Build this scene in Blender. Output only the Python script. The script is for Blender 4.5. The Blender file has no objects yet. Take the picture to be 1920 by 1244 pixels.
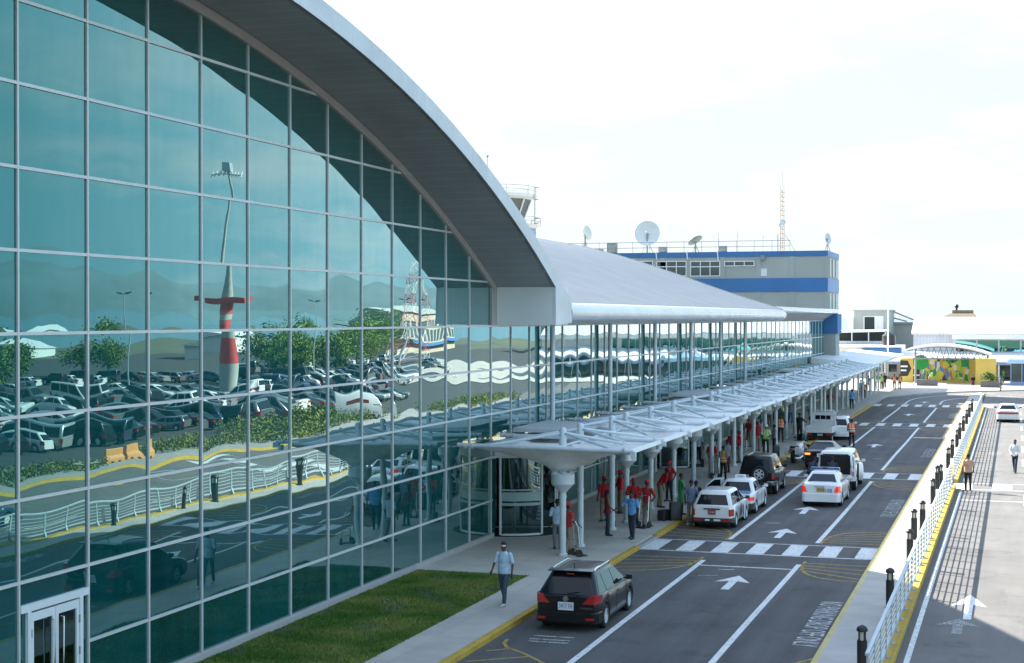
import bpy, bmesh, math, random
import numpy as np
from mathutils import Vector, Matrix, Euler
R = math.radians
random.seed(7)
scene = bpy.context.scene
COL = scene.collection

# ------------------------------------------------------------------ camera
CAMZ, YAW, PITCH, FPX = 8.2, 17.82, 0.507, 2940.0
cam = bpy.data.cameras.new('camera')
cam.sensor_width = 36.0
cam.lens = FPX / 1920 * 36
cam.clip_start, cam.clip_end = 0.5, 30000
camo = bpy.data.objects.new('camera', cam)
COL.objects.link(camo)
camo.location = (0, 0, CAMZ)
camo.rotation_euler = (R(90 - PITCH), 0, R(YAW))
scene.camera = camo

# ------------------------------------------------------------------ light
SUN_DIR = Vector((-1.37, 0.74, 1.0)).normalized()        # towards the sun: behind the terminal, ahead on the left
SUN_EL = math.asin(SUN_DIR.z)
SUN_AZ = math.atan2(SUN_DIR.x, SUN_DIR.y)                # from +Y towards +X
sun = bpy.data.lights.new('sun', 'SUN')
sun.energy, sun.angle, sun.color = 4.3, R(0.5), (1.0, 0.95, 0.86)
suno = bpy.data.objects.new('sun', sun)
COL.objects.link(suno)
suno.rotation_euler = SUN_DIR.to_track_quat('Z', 'Y').to_euler()
suno.location = (-60, 60, 80)

world = bpy.data.worlds.new('World')
scene.world = world
world.use_nodes = True
wt = world.node_tree
for n in list(wt.nodes):
    wt.nodes.remove(n)
def wn(t, **k):
    n = wt.nodes.new(t)
    for a, b in k.items():
        setattr(n, a, b)
    return n
out = wn('ShaderNodeOutputWorld'); bg = wn('ShaderNodeBackground')
sky = wn('ShaderNodeTexSky', sky_type='NISHITA', sun_disc=False, sun_elevation=SUN_EL, sun_rotation=SUN_AZ % (2 * math.pi))
sky.air_density, sky.dust_density, sky.ozone_density = 1.0, 0.8, 1.2
tc = wn('ShaderNodeTexCoord'); sx = wn('ShaderNodeSeparateXYZ')
wt.links.new(tc.outputs['Generated'], sx.inputs[0])
addz = wn('ShaderNodeMath', operation='ADD'); addz.inputs[1].default_value = 0.12
mxz = wn('ShaderNodeMath', operation='MAXIMUM'); mxz.inputs[1].default_value = 0.02
wt.links.new(sx.outputs[2], mxz.inputs[0]); wt.links.new(mxz.outputs[0], addz.inputs[0])
cx = wn('ShaderNodeMath', operation='DIVIDE'); cy = wn('ShaderNodeMath', operation='DIVIDE')
wt.links.new(sx.outputs[0], cx.inputs[0]); wt.links.new(addz.outputs[0], cx.inputs[1])
wt.links.new(sx.outputs[1], cy.inputs[0]); wt.links.new(addz.outputs[0], cy.inputs[1])
cc = wn('ShaderNodeCombineXYZ')
wt.links.new(cx.outputs[0], cc.inputs[0]); wt.links.new(cy.outputs[0], cc.inputs[1])
nz = wn('ShaderNodeTexNoise'); nz.inputs['Scale'].default_value = 0.75; nz.inputs['Detail'].default_value = 7; nz.inputs['Roughness'].default_value = 0.58
wt.links.new(cc.outputs[0], nz.inputs['Vector'])
rmp = wn('ShaderNodeValToRGB')
rmp.color_ramp.elements[0].position = 0.47; rmp.color_ramp.elements[0].color = (0, 0, 0, 1)
rmp.color_ramp.elements[1].position = 0.72; rmp.color_ramp.elements[1].color = (0.85, 0.85, 0.85, 1)
wt.links.new(nz.outputs['Fac'], rmp.inputs[0])
hz = wn('ShaderNodeMapRange'); hz.inputs['From Min'].default_value = 0.16; hz.inputs['From Max'].default_value = 0.52      # milky air low over the horizon
hz.inputs['To Min'].default_value = 0.98; hz.inputs['To Max'].default_value = 0.20
wt.links.new(mxz.outputs[0], hz.inputs['Value'])
mixh = wn('ShaderNodeMix', data_type='RGBA'); mixh.inputs['B'].default_value = (1.42, 1.70, 1.76, 1)
ez = wn('ShaderNodeMapRange'); ez.interpolation_type = 'SMOOTHSTEP'; ez.inputs['From Min'].default_value = -0.05; ez.inputs['From Max'].default_value = 0.35      # clear blue air away from the sun
wt.links.new(sx.outputs[0], ez.inputs['Value'])
mixe = wn('ShaderNodeMix', data_type='RGBA'); mixe.inputs['A'].default_value = (1.56, 1.74, 1.78, 1); mixe.inputs['B'].default_value = (1.10, 2.10, 2.50, 1)
wt.links.new(ez.outputs[0], mixe.inputs['Factor']); wt.links.new(mixe.outputs['Result'], mixh.inputs['B'])
wt.links.new(hz.outputs[0], mixh.inputs['Factor']); wt.links.new(sky.outputs[0], mixh.inputs['A'])
mixw = wn('ShaderNodeMix', data_type='RGBA')
mixw.inputs['B'].default_value = (2.7, 2.8, 2.85, 1)       # cloud, in the sky texture's own units
wt.links.new(rmp.outputs[0], mixw.inputs['Factor']); wt.links.new(mixh.outputs['Result'], mixw.inputs['A'])
wt.links.new(mixw.outputs['Result'], bg.inputs[0])
bg.inputs[1].default_value = 0.13
wt.links.new(bg.outputs[0], out.inputs[0])

vs = scene.view_settings
vs.view_transform, vs.look, vs.gamma, vs.use_curve_mapping = 'Standard', 'None', 1.0, False
vs.exposure = 2.15

# ------------------------------------------------------------------ helpers
_c, _s = math.cos, math.sin
_th, _pi = R(YAW), R(PITCH)
_fw = Vector((-_s(_th) * _c(_pi), _c(_th) * _c(_pi), -_s(_pi))); _rt = Vector((_c(_th), _s(_th), 0)); _up = _rt.cross(_fw)
def at(px, py, z=0.0):
    """point of the real place at height z that was measured at this spot of the photograph"""
    r = _fw + _rt * ((px - 960) / FPX) + _up * ((622 - py) / FPX)
    k = (z - CAMZ) / r.z
    return Vector((r.x * k, r.y * k, z))
def aty(px, py, Y):
    r = _fw + _rt * ((px - 960) / FPX) + _up * ((622 - py) / FPX)
    k = Y / r.y
    return Vector((r.x * k, Y, CAMZ + r.z * k))

def tag(o, label=None, cat=None, group=None, kind=None):
    if label: o['label'] = label
    if cat: o['category'] = cat
    if group: o['group'] = group
    if kind: o['kind'] = kind
    return o
def thing(name, label, cat, loc=(0, 0, 0), rotz=0.0, group=None):
    o = bpy.data.objects.new(name, None)
    COL.objects.link(o)
    o.empty_display_size = 0.3
    o.location = loc; o.rotation_euler = (0, 0, rotz)
    return tag(o, label, cat, group)

class G:
    def __init__(s): s.bm = bmesh.new(); s.M = Matrix.Identity(4)
    def v(s, p): return s.bm.verts.new(s.M @ Vector(p))
    def f(s, vs, m=0):
        try:
            f = s.bm.faces.new(vs); f.material_index = m; return f
        except ValueError: return None
    def box(s, x0, x1, y0, y1, z0, z1, m=0):
        c = [s.v((x, y, z)) for z in (z0, z1) for y in (y0, y1) for x in (x0, x1)]
        for q in ((0, 2, 3, 1), (4, 5, 7, 6), (0, 1, 5, 4), (2, 6, 7, 3), (0, 4, 6, 2), (1, 3, 7, 5)):
            s.f([c[i] for i in q], m)
        return s
    def poly(s, pts, m=0): s.f([s.v(p) for p in pts], m); return s
    def prism(s, pts, off, m=0):
        off = Vector(off); a = [s.v(p) for p in pts]; b = [s.v(Vector(p) + off) for p in pts]; n = len(a)
        s.f(a[::-1], m); s.f(b, m)
        for i in range(n): s.f([a[i], a[(i + 1) % n], b[(i + 1) % n], b[i]], m)
        return s
    def loft(s, rings, cap0=True, cap1=True, closed=True, m=0):
        rr = [[s.v(p) for p in r] for r in rings]; n = len(rr[0])
        for i in range(len(rr) - 1):
            for j in range(n if closed else n - 1):
                k = (j + 1) % n
                s.f([rr[i][j], rr[i][k], rr[i + 1][k], rr[i + 1][j]], m)
        if cap0: s.f(rr[0][::-1], m)
        if cap1: s.f(rr[-1], m)
        return s
    def tube(s, pts, r, n=8, m=0, cap=True):
        pts = [Vector(p) for p in pts]; rs = r if isinstance(r, (list, tuple)) else [r] * len(pts)
        rings = []; prev = None
        for i, p in enumerate(pts):
            d = (pts[min(i + 1, len(pts) - 1)] - pts[max(i - 1, 0)])
            if d.length < 1e-9: d = Vector((0, 0, 1))
            d.normalize()
            a = Vector((0, 0, 1)) if abs(d.z) < 0.9 else Vector((0, 1, 0))
            if prev is not None and (prev - d * prev.dot(d)).length > 1e-3: u = (prev - d * prev.dot(d)).normalized()
            else: u = d.cross(a).normalized()
            w = d.cross(u); prev = u
            rings.append([p + (u * _c(2 * math.pi * k / n) + w * _s(2 * math.pi * k / n)) * rs[i] for k in range(n)])
        return s.loft(rings, cap, cap, True, m)
    def capsule(s, a, b, ra, rb, n=8, m=0, flat=None):
        a, b = Vector(a), Vector(b); d = (b - a)
        if d.length < 1e-6: d = Vector((0, 0, 1e-3)); b = a + d
        d.normalize(); P = []; rad = []
        for k in (80, 55, 28): P.append(a - d * ra * _s(R(k))); rad.append(ra * _c(R(k)))
        P.append(a); rad.append(ra); P.append(b); rad.append(rb)
        for k in (28, 55, 80): P.append(b + d * rb * _s(R(k))); rad.append(rb * _c(R(k)))
        return s.tube(P, rad, n, m)
    def ball(s, c, r, n=12, k=8, m=0):
        if not isinstance(r, (list, tuple)): r = (r, r, r)
        rings = []
        for i in range(1, k):
            a = math.pi * i / k - math.pi / 2
            rings.append([(c[0] + r[0] * _c(a) * _c(2 * math.pi * j / n), c[1] + r[1] * _c(a) * _s(2 * math.pi * j / n), c[2] + r[2] * _s(a)) for j in range(n)])
        return s.loft(rings, True, True, True, m)
    def lathe(s, prof, c=(0, 0, 0), n=16, axis='z', m=0, cap=True):
        rings = []
        for r, h in prof:
            ring = []
            for j in range(n):
                a = 2 * math.pi * j / n; p, q = r * _c(a), r * _s(a)
                ring.append((c[0] + p, c[1] + q, c[2] + h) if axis == 'z' else (c[0] + h, c[1] + p, c[2] + q) if axis == 'x' else (c[0] + q, c[1] + h, c[2] + p))
            rings.append(ring)
        return s.loft(rings, cap, cap, True, m)
    def strip(s, pts, w, z, m=0, closed=False):
        pts = [Vector((p[0], p[1], 0)) for p in pts]; L = []; Rr = []
        for i, p in enumerate(pts):
            d = pts[min(i + 1, len(pts) - 1)] - pts[max(i - 1, 0)]
            d.normalize(); nn = Vector((-d.y, d.x, 0)) * (w / 2)
            L.append(s.v((p.x + nn.x, p.y + nn.y, z))); Rr.append(s.v((p.x - nn.x, p.y - nn.y, z)))
        for i in range(len(pts) - 1): s.f([L[i], Rr[i], Rr[i + 1], L[i + 1]], m)
        return s
    def build(s, name, mats, parent=None, smooth=None, bevel=0, loc=None, rot=None, fix=True):
        me = bpy.data.meshes.new(name)
        if fix: bmesh.ops.recalc_face_normals(s.bm, faces=s.bm.faces)
        s.bm.to_mesh(me); s.bm.free()
        for m_ in (mats if isinstance(mats, (list, tuple)) else [mats]): me.materials.append(m_)
        o = bpy.data.objects.new(name, me)
        COL.objects.link(o)
        if parent is not None: o.parent = parent
        if loc is not None: o.location = loc
        if rot is not None: o.rotation_euler = rot
        if smooth is not None:
            me.shade_smooth(); me.set_sharp_from_angle(angle=R(smooth))
        if bevel:
            b = o.modifiers.new('bevel', 'BEVEL'); b.width = bevel; b.segments = 2; b.limit_method = 'ANGLE'; b.angle_limit = R(35); b.harden_normals = False
        return o

BAKE = []
def fuse(o, vox, it=4):
    r = o.modifiers.new('fuse', 'REMESH'); r.mode = 'VOXEL'; r.voxel_size = vox; r.use_smooth_shade = True
    m_ = o.modifiers.new('relax', 'SMOOTH'); m_.iterations = it; m_.factor = 0.5
    BAKE.append(o)
    return o

def text_mesh(name, s, size, m, parent=None, loc=(0, 0, 0), rot=(0, 0, 0), ext=0.0, sx=1.0):
    cu = bpy.data.curves.new(name, 'FONT'); cu.body = s; cu.size = size; cu.align_x = 'CENTER'; cu.align_y = 'CENTER'; cu.extrude = ext; cu.resolution_u = 3
    t = bpy.data.objects.new(name, cu)
    me = bpy.data.meshes.new_from_object(t)
    bpy.data.objects.remove(t); bpy.data.curves.remove(cu)
    me.name = name; me.materials.clear(); me.materials.append(m)
    o = bpy.data.objects.new(name, me); COL.objects.link(o)
    o.location = loc; o.rotation_euler = rot; o.scale = (sx, 1, 1)
    if parent is not None: o.parent = parent
    return o

# ------------------------------------------------------------------ materials
def mat(name, col, rough=0.6, metal=0.0, var=0.10, scale=2.0, bump=0.0, bscale=40.0, spec=0.5, coat=0.0, emit=None):
    m = bpy.data.materials.new(name); m.use_nodes = True
    nt = m.node_tree; p = nt.nodes['Principled BSDF']
    p.inputs['Roughness'].default_value = rough; p.inputs['Metallic'].default_value = metal
    p.inputs['Specular IOR Level'].default_value = spec; p.inputs['Coat Weight'].default_value = coat
    if coat: p.inputs['Coat Roughness'].default_value = 0.04
    tcn = nt.nodes.new('ShaderNodeTexCoord')
    if var:
        n = nt.nodes.new('ShaderNodeTexNoise'); n.inputs['Scale'].default_value = scale; n.inputs['Detail'].default_value = 6; n.inputs['Roughness'].default_value = 0.62
        nt.links.new(tcn.outputs['Object'], n.inputs['Vector'])
        mp = nt.nodes.new('ShaderNodeMapRange'); mp.inputs['From Min'].default_value = 0.3; mp.inputs['From Max'].default_value = 0.7
        mp.inputs['To Min'].default_value = 1 - var; mp.inputs['To Max'].default_value = 1 + var
        nt.links.new(n.outputs['Fac'], mp.inputs['Value'])
        mx = nt.nodes.new('ShaderNodeMix'); mx.data_type = 'RGBA'; mx.blend_type = 'MULTIPLY'; mx.inputs['Factor'].default_value = 1
        mx.inputs['A'].default_value = (*col, 1); nt.links.new(mp.outputs[0], mx.inputs['B'])
        nt.links.new(mx.outputs['Result'], p.inputs['Base Color'])
    else: p.inputs['Base Color'].default_value = (*col, 1)
    if bump:
        n2 = nt.nodes.new('ShaderNodeTexNoise'); n2.inputs['Scale'].default_value = bscale; n2.inputs['Detail'].default_value = 4
        nt.links.new(tcn.outputs['Object'], n2.inputs['Vector'])
        b = nt.nodes.new('ShaderNodeBump'); b.inputs['Strength'].default_value = bump; b.inputs['Distance'].default_value = 0.02
        nt.links.new(n2.outputs['Fac'], b.inputs['Height']); nt.links.new(b.outputs[0], p.inputs['Normal'])
    if emit:
        p.inputs['Emission Color'].default_value = (*emit[0], 1); p.inputs['Emission Strength'].default_value = emit[1]
    return m

def slabs(name, col, w, h, joint, var=0.12, jw=0.012, rough=0.85):
    """paving poured in slabs, with joints laid out in the ground's own metres"""
    m = mat(name, col, rough, 0, var, 0.9, 0.25, 60)
    nt = m.node_tree; p = nt.nodes['Principled BSDF']
    src = p.inputs['Base Color'].links[0].from_socket
    tcn = nt.nodes.new('ShaderNodeTexCoord')
    br = nt.nodes.new('ShaderNodeTexBrick'); br.offset = 0.0; br.inputs['Scale'].default_value = 1.0
    br.inputs['Brick Width'].default_value = w; br.inputs['Row Height'].default_value = h; br.inputs['Mortar Size'].default_value = jw; br.inputs['Mortar Smooth'].default_value = 0.3
    br.inputs['Color1'].default_value = (1, 1, 1, 1); br.inputs['Color2'].default_value = (0.9, 0.9, 0.9, 1); br.inputs['Mortar'].default_value = (joint, joint, joint, 1)
    nt.links.new(tcn.outputs['Object'], br.inputs['Vector'])
    mx = nt.nodes.new('ShaderNodeMix'); mx.data_type = 'RGBA'; mx.blend_type = 'MULTIPLY'; mx.inputs['Factor'].default_value = 1
    nt.links.new(src, mx.inputs['A']); nt.links.new(br.outputs['Color'], mx.inputs['B']); nt.links.new(mx.outputs['Result'], p.inputs['Base Color'])
    return m

def asphalt(name, col, spot=0.33):
    m = mat(name, col, 0.9, 0, 0.16, 0.35, 0.5, 120)
    nt = m.node_tree; p = nt.nodes['Principled BSDF']; src = p.inputs['Base Color'].links[0].from_socket
    tcn = nt.nodes.new('ShaderNodeTexCoord')
    mpn = nt.nodes.new('ShaderNodeMapping'); mpn.inputs['Scale'].default_value = (1.1, 0.06, 1)
    nt.links.new(tcn.outputs['Object'], mpn.inputs[0])
    n = nt.nodes.new('ShaderNodeTexNoise'); n.inputs['Scale'].default_value = 1.6; n.inputs['Detail'].default_value = 5      # tyre tracks along the lanes
    nt.links.new(mpn.outputs[0], n.inputs['Vector'])
    n3 = nt.nodes.new('ShaderNodeTexNoise'); n3.inputs['Scale'].default_value = 30; n3.inputs['Detail'].default_value = 3
    nt.links.new(tcn.outputs['Object'], n3.inputs['Vector'])
    st = nt.nodes.new('ShaderNodeTexNoise'); st.inputs['Scale'].default_value = 0.55; st.inputs['Detail'].default_value = 7; st.inputs['Roughness'].default_value = 0.7      # oil stains and mended patches
    nt.links.new(tcn.outputs['Object'], st.inputs['Vector']); sr = nt.nodes.new('ShaderNodeMapRange'); sr.inputs['From Min'].default_value = 0.54; sr.inputs['From Max'].default_value = 0.68; sr.inputs['To Min'].default_value = 1.0; sr.inputs['To Max'].default_value = 0.64
    nt.links.new(st.outputs['Fac'], sr.inputs[0]); sm = nt.nodes.new('ShaderNodeMix'); sm.data_type = 'RGBA'; sm.blend_type = 'MULTIPLY'; sm.inputs['Factor'].default_value = 1
    nt.links.new(src, sm.inputs['A']); nt.links.new(sr.outputs[0], sm.inputs['B']); src = sm.outputs['Result']
    ad = nt.nodes.new('ShaderNodeMath'); ad.operation = 'ADD'; nt.links.new(n.outputs['Fac'], ad.inputs[0]); nt.links.new(n3.outputs['Fac'], ad.inputs[1])
    mp = nt.nodes.new('ShaderNodeMapRange'); mp.inputs['From Min'].default_value = 0.7; mp.inputs['From Max'].default_value = 1.3
    mp.inputs['To Min'].default_value = 1 - spot; mp.inputs['To Max'].default_value = 1 + spot
    nt.links.new(ad.outputs[0], mp.inputs[0])
    mx = nt.nodes.new('ShaderNodeMix'); mx.data_type = 'RGBA'; mx.blend_type = 'MULTIPLY'; mx.inputs['Factor'].default_value = 1
    nt.links.new(src, mx.inputs['A']); nt.links.new(mp.outputs[0], mx.inputs['B']); nt.links.new(mx.outputs['Result'], p.inputs['Base Color'])
    return m

def worn(name, col, wear=0.5, rough=0.75):
    """road paint with patches rubbed away"""
    m = mat(name, col, rough, 0, 0.12, 1.5)
    nt = m.node_tree; p = nt.nodes['Principled BSDF']
    tcn = nt.nodes.new('ShaderNodeTexCoord')
    n = nt.nodes.new('ShaderNodeTexNoise'); n.inputs['Scale'].default_value = 9; n.inputs['Detail'].default_value = 8; n.inputs['Roughness'].default_value = 0.75
    nt.links.new(tcn.outputs['Object'], n.inputs['Vector'])
    mp = nt.nodes.new('ShaderNodeMapRange'); mp.inputs['From Min'].default_value = wear - 0.12; mp.inputs['From Max'].default_value = wear + 0.1
    mp.inputs['To Min'].default_value = 0.0; mp.inputs['To Max'].default_value = 0.95
    nt.links.new(n.outputs['Fac'], mp.inputs[0]); nt.links.new(mp.outputs[0], p.inputs['Alpha'])
    return m

def stripes(name, col, axis, period, depth=0.15, rough=0.5, metal=0.0, width=0.12, bump=0.3, coat=0.0):
    """sheet with seams or corrugation every period metres along one of its own axes"""
    m = mat(name, col, rough, metal, 0.13, 0.5, coat=coat)
    nt = m.node_tree; p = nt.nodes['Principled BSDF']; src = p.inputs['Base Color'].links[0].from_socket
    tcn = nt.nodes.new('ShaderNodeTexCoord'); sp = nt.nodes.new('ShaderNodeSeparateXYZ'); nt.links.new(tcn.outputs['Object'], sp.inputs[0])
    d = nt.nodes.new('ShaderNodeMath'); d.operation = 'DIVIDE'; d.inputs[1].default_value = period; nt.links.new(sp.outputs['XYZ'.index(axis)], d.inputs[0])
    fr = nt.nodes.new('ShaderNodeMath'); fr.operation = 'FRACT'; nt.links.new(d.outputs[0], fr.inputs[0])
    lt = nt.nodes.new('ShaderNodeMath'); lt.operation = 'LESS_THAN'; lt.inputs[1].default_value = width; nt.links.new(fr.outputs[0], lt.inputs[0])
    mp = nt.nodes.new('ShaderNodeMapRange'); mp.inputs['To Min'].default_value = 1; mp.inputs['To Max'].default_value = 1 - depth; nt.links.new(lt.outputs[0], mp.inputs[0])
    mx = nt.nodes.new('ShaderNodeMix'); mx.data_type = 'RGBA'; mx.blend_type = 'MULTIPLY'; mx.inputs['Factor'].default_value = 1
    nt.links.new(src, mx.inputs['A']); nt.links.new(mp.outputs[0], mx.inputs['B']); nt.links.new(mx.outputs['Result'], p.inputs['Base Color'])
    if bump:
        b = nt.nodes.new('ShaderNodeBump'); b.inputs['Strength'].default_value = bump; b.inputs['Distance'].default_value = 0.01; b.invert = True
        nt.links.new(lt.outputs[0], b.inputs['Height']); nt.links.new(b.outputs[0], p.inputs['Normal'])
    return m

def tinted_glass(name, refl, trans, fac=0.6, film=None):
    m = bpy.data.materials.new(name); m.use_nodes = True; nt = m.node_tree
    for n in list(nt.nodes): nt.nodes.remove(n)
    o = nt.nodes.new('ShaderNodeOutputMaterial'); mx = nt.nodes.new('ShaderNodeMixShader')
    g = nt.nodes.new('ShaderNodeBsdfGlossy'); g.inputs['Roughness'].default_value = 0.0
    t = nt.nodes.new('ShaderNodeBsdfTransparent'); t.inputs[0].default_value = (*trans, 1)
    lw = nt.nodes.new('ShaderNodeLayerWeight'); lw.inputs[0].default_value = 0.5
    cr = nt.nodes.new('ShaderNodeValToRGB')                                 # the tint fades as the view grazes the pane
    cr.color_ramp.elements[0].position = 0.42; cr.color_ramp.elements[0].color = (*refl, 1)
    cr.color_ramp.elements[1].position = 0.93; cr.color_ramp.elements[1].color = (0.80, 0.90, 0.90, 1)
    nt.links.new(lw.outputs['Facing'], cr.inputs[0]); nt.links.new(cr.outputs[0], g.inputs[0])
    mx.inputs[0].default_value = fac
    if film:                                                                # dust and rain streaks down the panes
        tq = nt.nodes.new('ShaderNodeTexCoord'); mq = nt.nodes.new('ShaderNodeMapping'); mq.inputs['Scale'].default_value = (1, 2.2, 0.5); nq = nt.nodes.new('ShaderNodeTexNoise'); nq.inputs['Scale'].default_value = 1.2; nq.inputs['Detail'].default_value = 6
        rq = nt.nodes.new('ShaderNodeMapRange'); rq.inputs['From Min'].default_value = 0.3; rq.inputs['From Max'].default_value = 0.7; rq.inputs['To Min'].default_value = fac - 0.045; rq.inputs['To Max'].default_value = fac + 0.035
        nt.links.new(tq.outputs['Object'], mq.inputs[0]); nt.links.new(mq.outputs[0], nq.inputs['Vector']); nt.links.new(nq.outputs['Fac'], rq.inputs[0])
        oi = nt.nodes.new('ShaderNodeObjectInfo'); ro = nt.nodes.new('ShaderNodeMapRange'); ro.inputs['To Min'].default_value = -0.05; ro.inputs['To Max'].default_value = 0.05      # no two bays are quite alike
        ad = nt.nodes.new('ShaderNodeMath'); ad.operation = 'ADD'; nt.links.new(oi.outputs['Random'], ro.inputs[0]); nt.links.new(ro.outputs[0], ad.inputs[0]); nt.links.new(rq.outputs[0], ad.inputs[1]); nt.links.new(ad.outputs[0], mx.inputs[0])
    if film:                                                                # the body colour of the tinted pane
        df = nt.nodes.new('ShaderNodeBsdfDiffuse'); df.inputs[0].default_value = (*film, 1); m2 = nt.nodes.new('ShaderNodeMixShader'); m2.inputs[0].default_value = 0.5
        nt.links.new(t.outputs[0], m2.inputs[1]); nt.links.new(df.outputs[0], m2.inputs[2]); nt.links.new(m2.outputs[0], mx.inputs[1])
    else: nt.links.new(t.outputs[0], mx.inputs[1])
    nt.links.new(g.outputs[0], mx.inputs[2]); nt.links.new(mx.outputs[0], o.inputs[0])
    return m

def foliage(name, a, b, scale=0.8):
    m = mat(name, a, 0.6, 0, 0, spec=0.3); nt = m.node_tree; p = nt.nodes['Principled BSDF']
    gi = nt.nodes.new('ShaderNodeTexCoord'); n = nt.nodes.new('ShaderNodeTexNoise'); n.inputs['Scale'].default_value = scale; n.inputs['Detail'].default_value = 5
    nt.links.new(gi.outputs['Object'], n.inputs['Vector'])
    cr = nt.nodes.new('ShaderNodeValToRGB'); cr.color_ramp.elements[0].position = 0.36; cr.color_ramp.elements[0].color = (*a, 1); cr.color_ramp.elements[1].position = 0.64; cr.color_ramp.elements[1].color = (*b, 1)
    nt.links.new(n.outputs['Fac'], cr.inputs[0]); nt.links.new(cr.outputs[0], p.inputs['Base Color'])
    p.inputs['Transmission Weight'].default_value = 0.0
    return m

K = {}
K['asphalt'] = asphalt('asphalt_dark', (0.083, 0.080, 0.079))
K['asphalt_pale'] = asphalt('asphalt_pale', (0.138, 0.132, 0.125), 0.14)
K['walk'] = slabs('walk_concrete', (0.49, 0.455, 0.405), 1.55, 3.1, 0.72)
K['median'] = slabs('median_concrete', (0.42, 0.40, 0.37), 50, 1.6, 0.8)
K['plaza'] = slabs('plaza_paving', (0.36, 0.34, 0.32), 3, 3, 0.85)
K['kerb_y'] = worn('kerb_yellow_paint', (0.52, 0.33, 0.045), 0.36)
K['kerb_c'] = mat('kerb_concrete', (0.30, 0.29, 0.27), 0.85, 0, 0.2, 3, 0.2)
K['white_line'] = worn('white_road_paint', (0.70, 0.71, 0.70), 0.385)
K['white_old'] = worn('old_white_road_paint', (0.55, 0.56, 0.56), 0.46)
K['white_text'] = worn('lettering_road_paint', (0.62, 0.63, 0.63), 0.43)
K['white_ghost'] = worn('rubbed_out_road_paint', (0.5, 0.5, 0.5), 0.54)
K['yellow_line'] = worn('yellow_road_paint', (0.42, 0.27, 0.06), 0.40)
K['dirt'] = mat('ground_earth', (0.10, 0.115, 0.07), 0.95, 0, 0.3, 0.05)
K['lot'] = asphalt('car_park_asphalt', (0.055, 0.057, 0.057), 0.2)
K['sea'] = mat('sea_water', (0.10, 0.20, 0.24), 0.25, 0, 0.05, 0.01)
K['soil'] = mat('lawn_soil', (0.045, 0.06, 0.02), 0.95, 0, 0.4, 1.2)
K['frame'] = mat('mullion_aluminium', (0.64, 0.635, 0.63), 0.45, 0.25, 0.05)
K['steel'] = mat('pale_blue_steel', (0.58, 0.64, 0.67), 0.42, 0.1, 0.12, 2.2)
K['fabric'] = mat('canopy_membrane', (0.74, 0.74, 0.71), 0.6, 0, 0.16, 1.3)
K['panel'] = mat('canopy_flat_panel', (0.44, 0.46, 0.47), 0.6, 0, 0.1, 0.6)
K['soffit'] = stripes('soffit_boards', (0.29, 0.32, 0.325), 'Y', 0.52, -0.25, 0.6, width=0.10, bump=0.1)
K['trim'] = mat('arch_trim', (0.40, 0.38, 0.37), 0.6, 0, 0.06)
K['fascia'] = stripes('fascia_panel', (0.66, 0.66, 0.67), 'Y', 3.05, 0.22, 0.5, 0.05, width=0.008, bump=0.1)
K['boxface'] = mat('eave_box_panel', (0.78, 0.80, 0.78), 0.45, 0.05, 0.04, 0.6)
K['roof'] = stripes('standing_seam_roof', (0.092, 0.122, 0.150), 'Y', 6.1, 0.2, 0.7, 0.0, width=0.012, bump=0.25)
K['bull'] = stripes('bullnose_metal', (0.62, 0.63, 0.66), 'Y', 5.2, 0.10, 0.2, 0.5, width=0.008, bump=0.1)
K['glass'] = tinted_glass('teal_mirror_glass', (0.135, 0.245, 0.245), (0.05, 0.22, 0.21), 0.78, (0.02, 0.42, 0.42))
K['clear'] = tinted_glass('door_glass', (0.22, 0.34, 0.35), (0.16, 0.30, 0.29), 0.40)
K['frost'] = mat('frosted_band', (0.35, 0.45, 0.46), 0.5, 0, 0.05)
K['white'] = mat('white_paint', (0.74, 0.75, 0.75), 0.5, 0, 0.05, 1.0)
K['whitewall'] = mat('white_render', (0.70, 0.70, 0.68), 0.8, 0, 0.07, 0.4)
K['greywall'] = mat('grey_render', (0.36, 0.38, 0.35), 0.85, 0, 0.09, 0.25)
K['blue'] = mat('blue_wall_paint', (0.05, 0.165, 0.37), 0.7, 0, 0.10, 0.3)
K['blue_pale'] = mat('faded_blue_paint', (0.24, 0.33, 0.52), 0.7, 0, 0.08, 0.3)
K['winglass'] = mat('window_glass', (0.03, 0.06, 0.06), 0.08, 0, 0.25, 0.6, spec=0.8)
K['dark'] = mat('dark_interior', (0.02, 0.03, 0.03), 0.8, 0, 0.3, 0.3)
K['infloor'] = mat('lobby_floor', (0.10, 0.12, 0.11), 0.4, 0, 0.1, 0.5)
K['inwall'] = mat('lobby_wall', (0.16, 0.20, 0.19), 0.8, 0, 0.2, 0.3)
K['green_seat'] = mat('green_seat_plastic', (0.12, 0.48, 0.06), 0.5, 0, 0.05)
K['black'] = mat('black_metal', (0.018, 0.019, 0.021), 0.45, 0, 0.1)
K['lamp'] = mat('lamp_lens', (0.55, 0.54, 0.45), 0.3, 0, 0.05)
K['rail'] = mat('galvanised_rail', (0.40, 0.47, 0.52), 0.45, 0.2, 0.06, 1.2)
K['grey_steel'] = mat('grey_steelwork', (0.25, 0.27, 0.28), 0.5, 0.2, 0.1)
K['dish'] = mat('dish_white', (0.66, 0.69, 0.70), 0.6, 0, 0.04)
K['corr'] = stripes('corrugated_white', (0.68, 0.67, 0.66), 'X', 0.55, 0.14, 0.55, 0, width=0.3, bump=0.3)
K['corr_wall'] = stripes('corrugated_wall', (0.55, 0.57, 0.62), 'X', 0.42, 0.12, 0.6, 0, width=0.3, bump=0.3)
K['tan'] = stripes('tan_roof', (0.20, 0.155, 0.105), 'X', 0.4, 0.15, 0.7, 0, width=0.3, bump=0.3)
K['yellow'] = mat('yellow_wall', (0.62, 0.44, 0.10), 0.7, 0, 0.06, 0.5)
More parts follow.
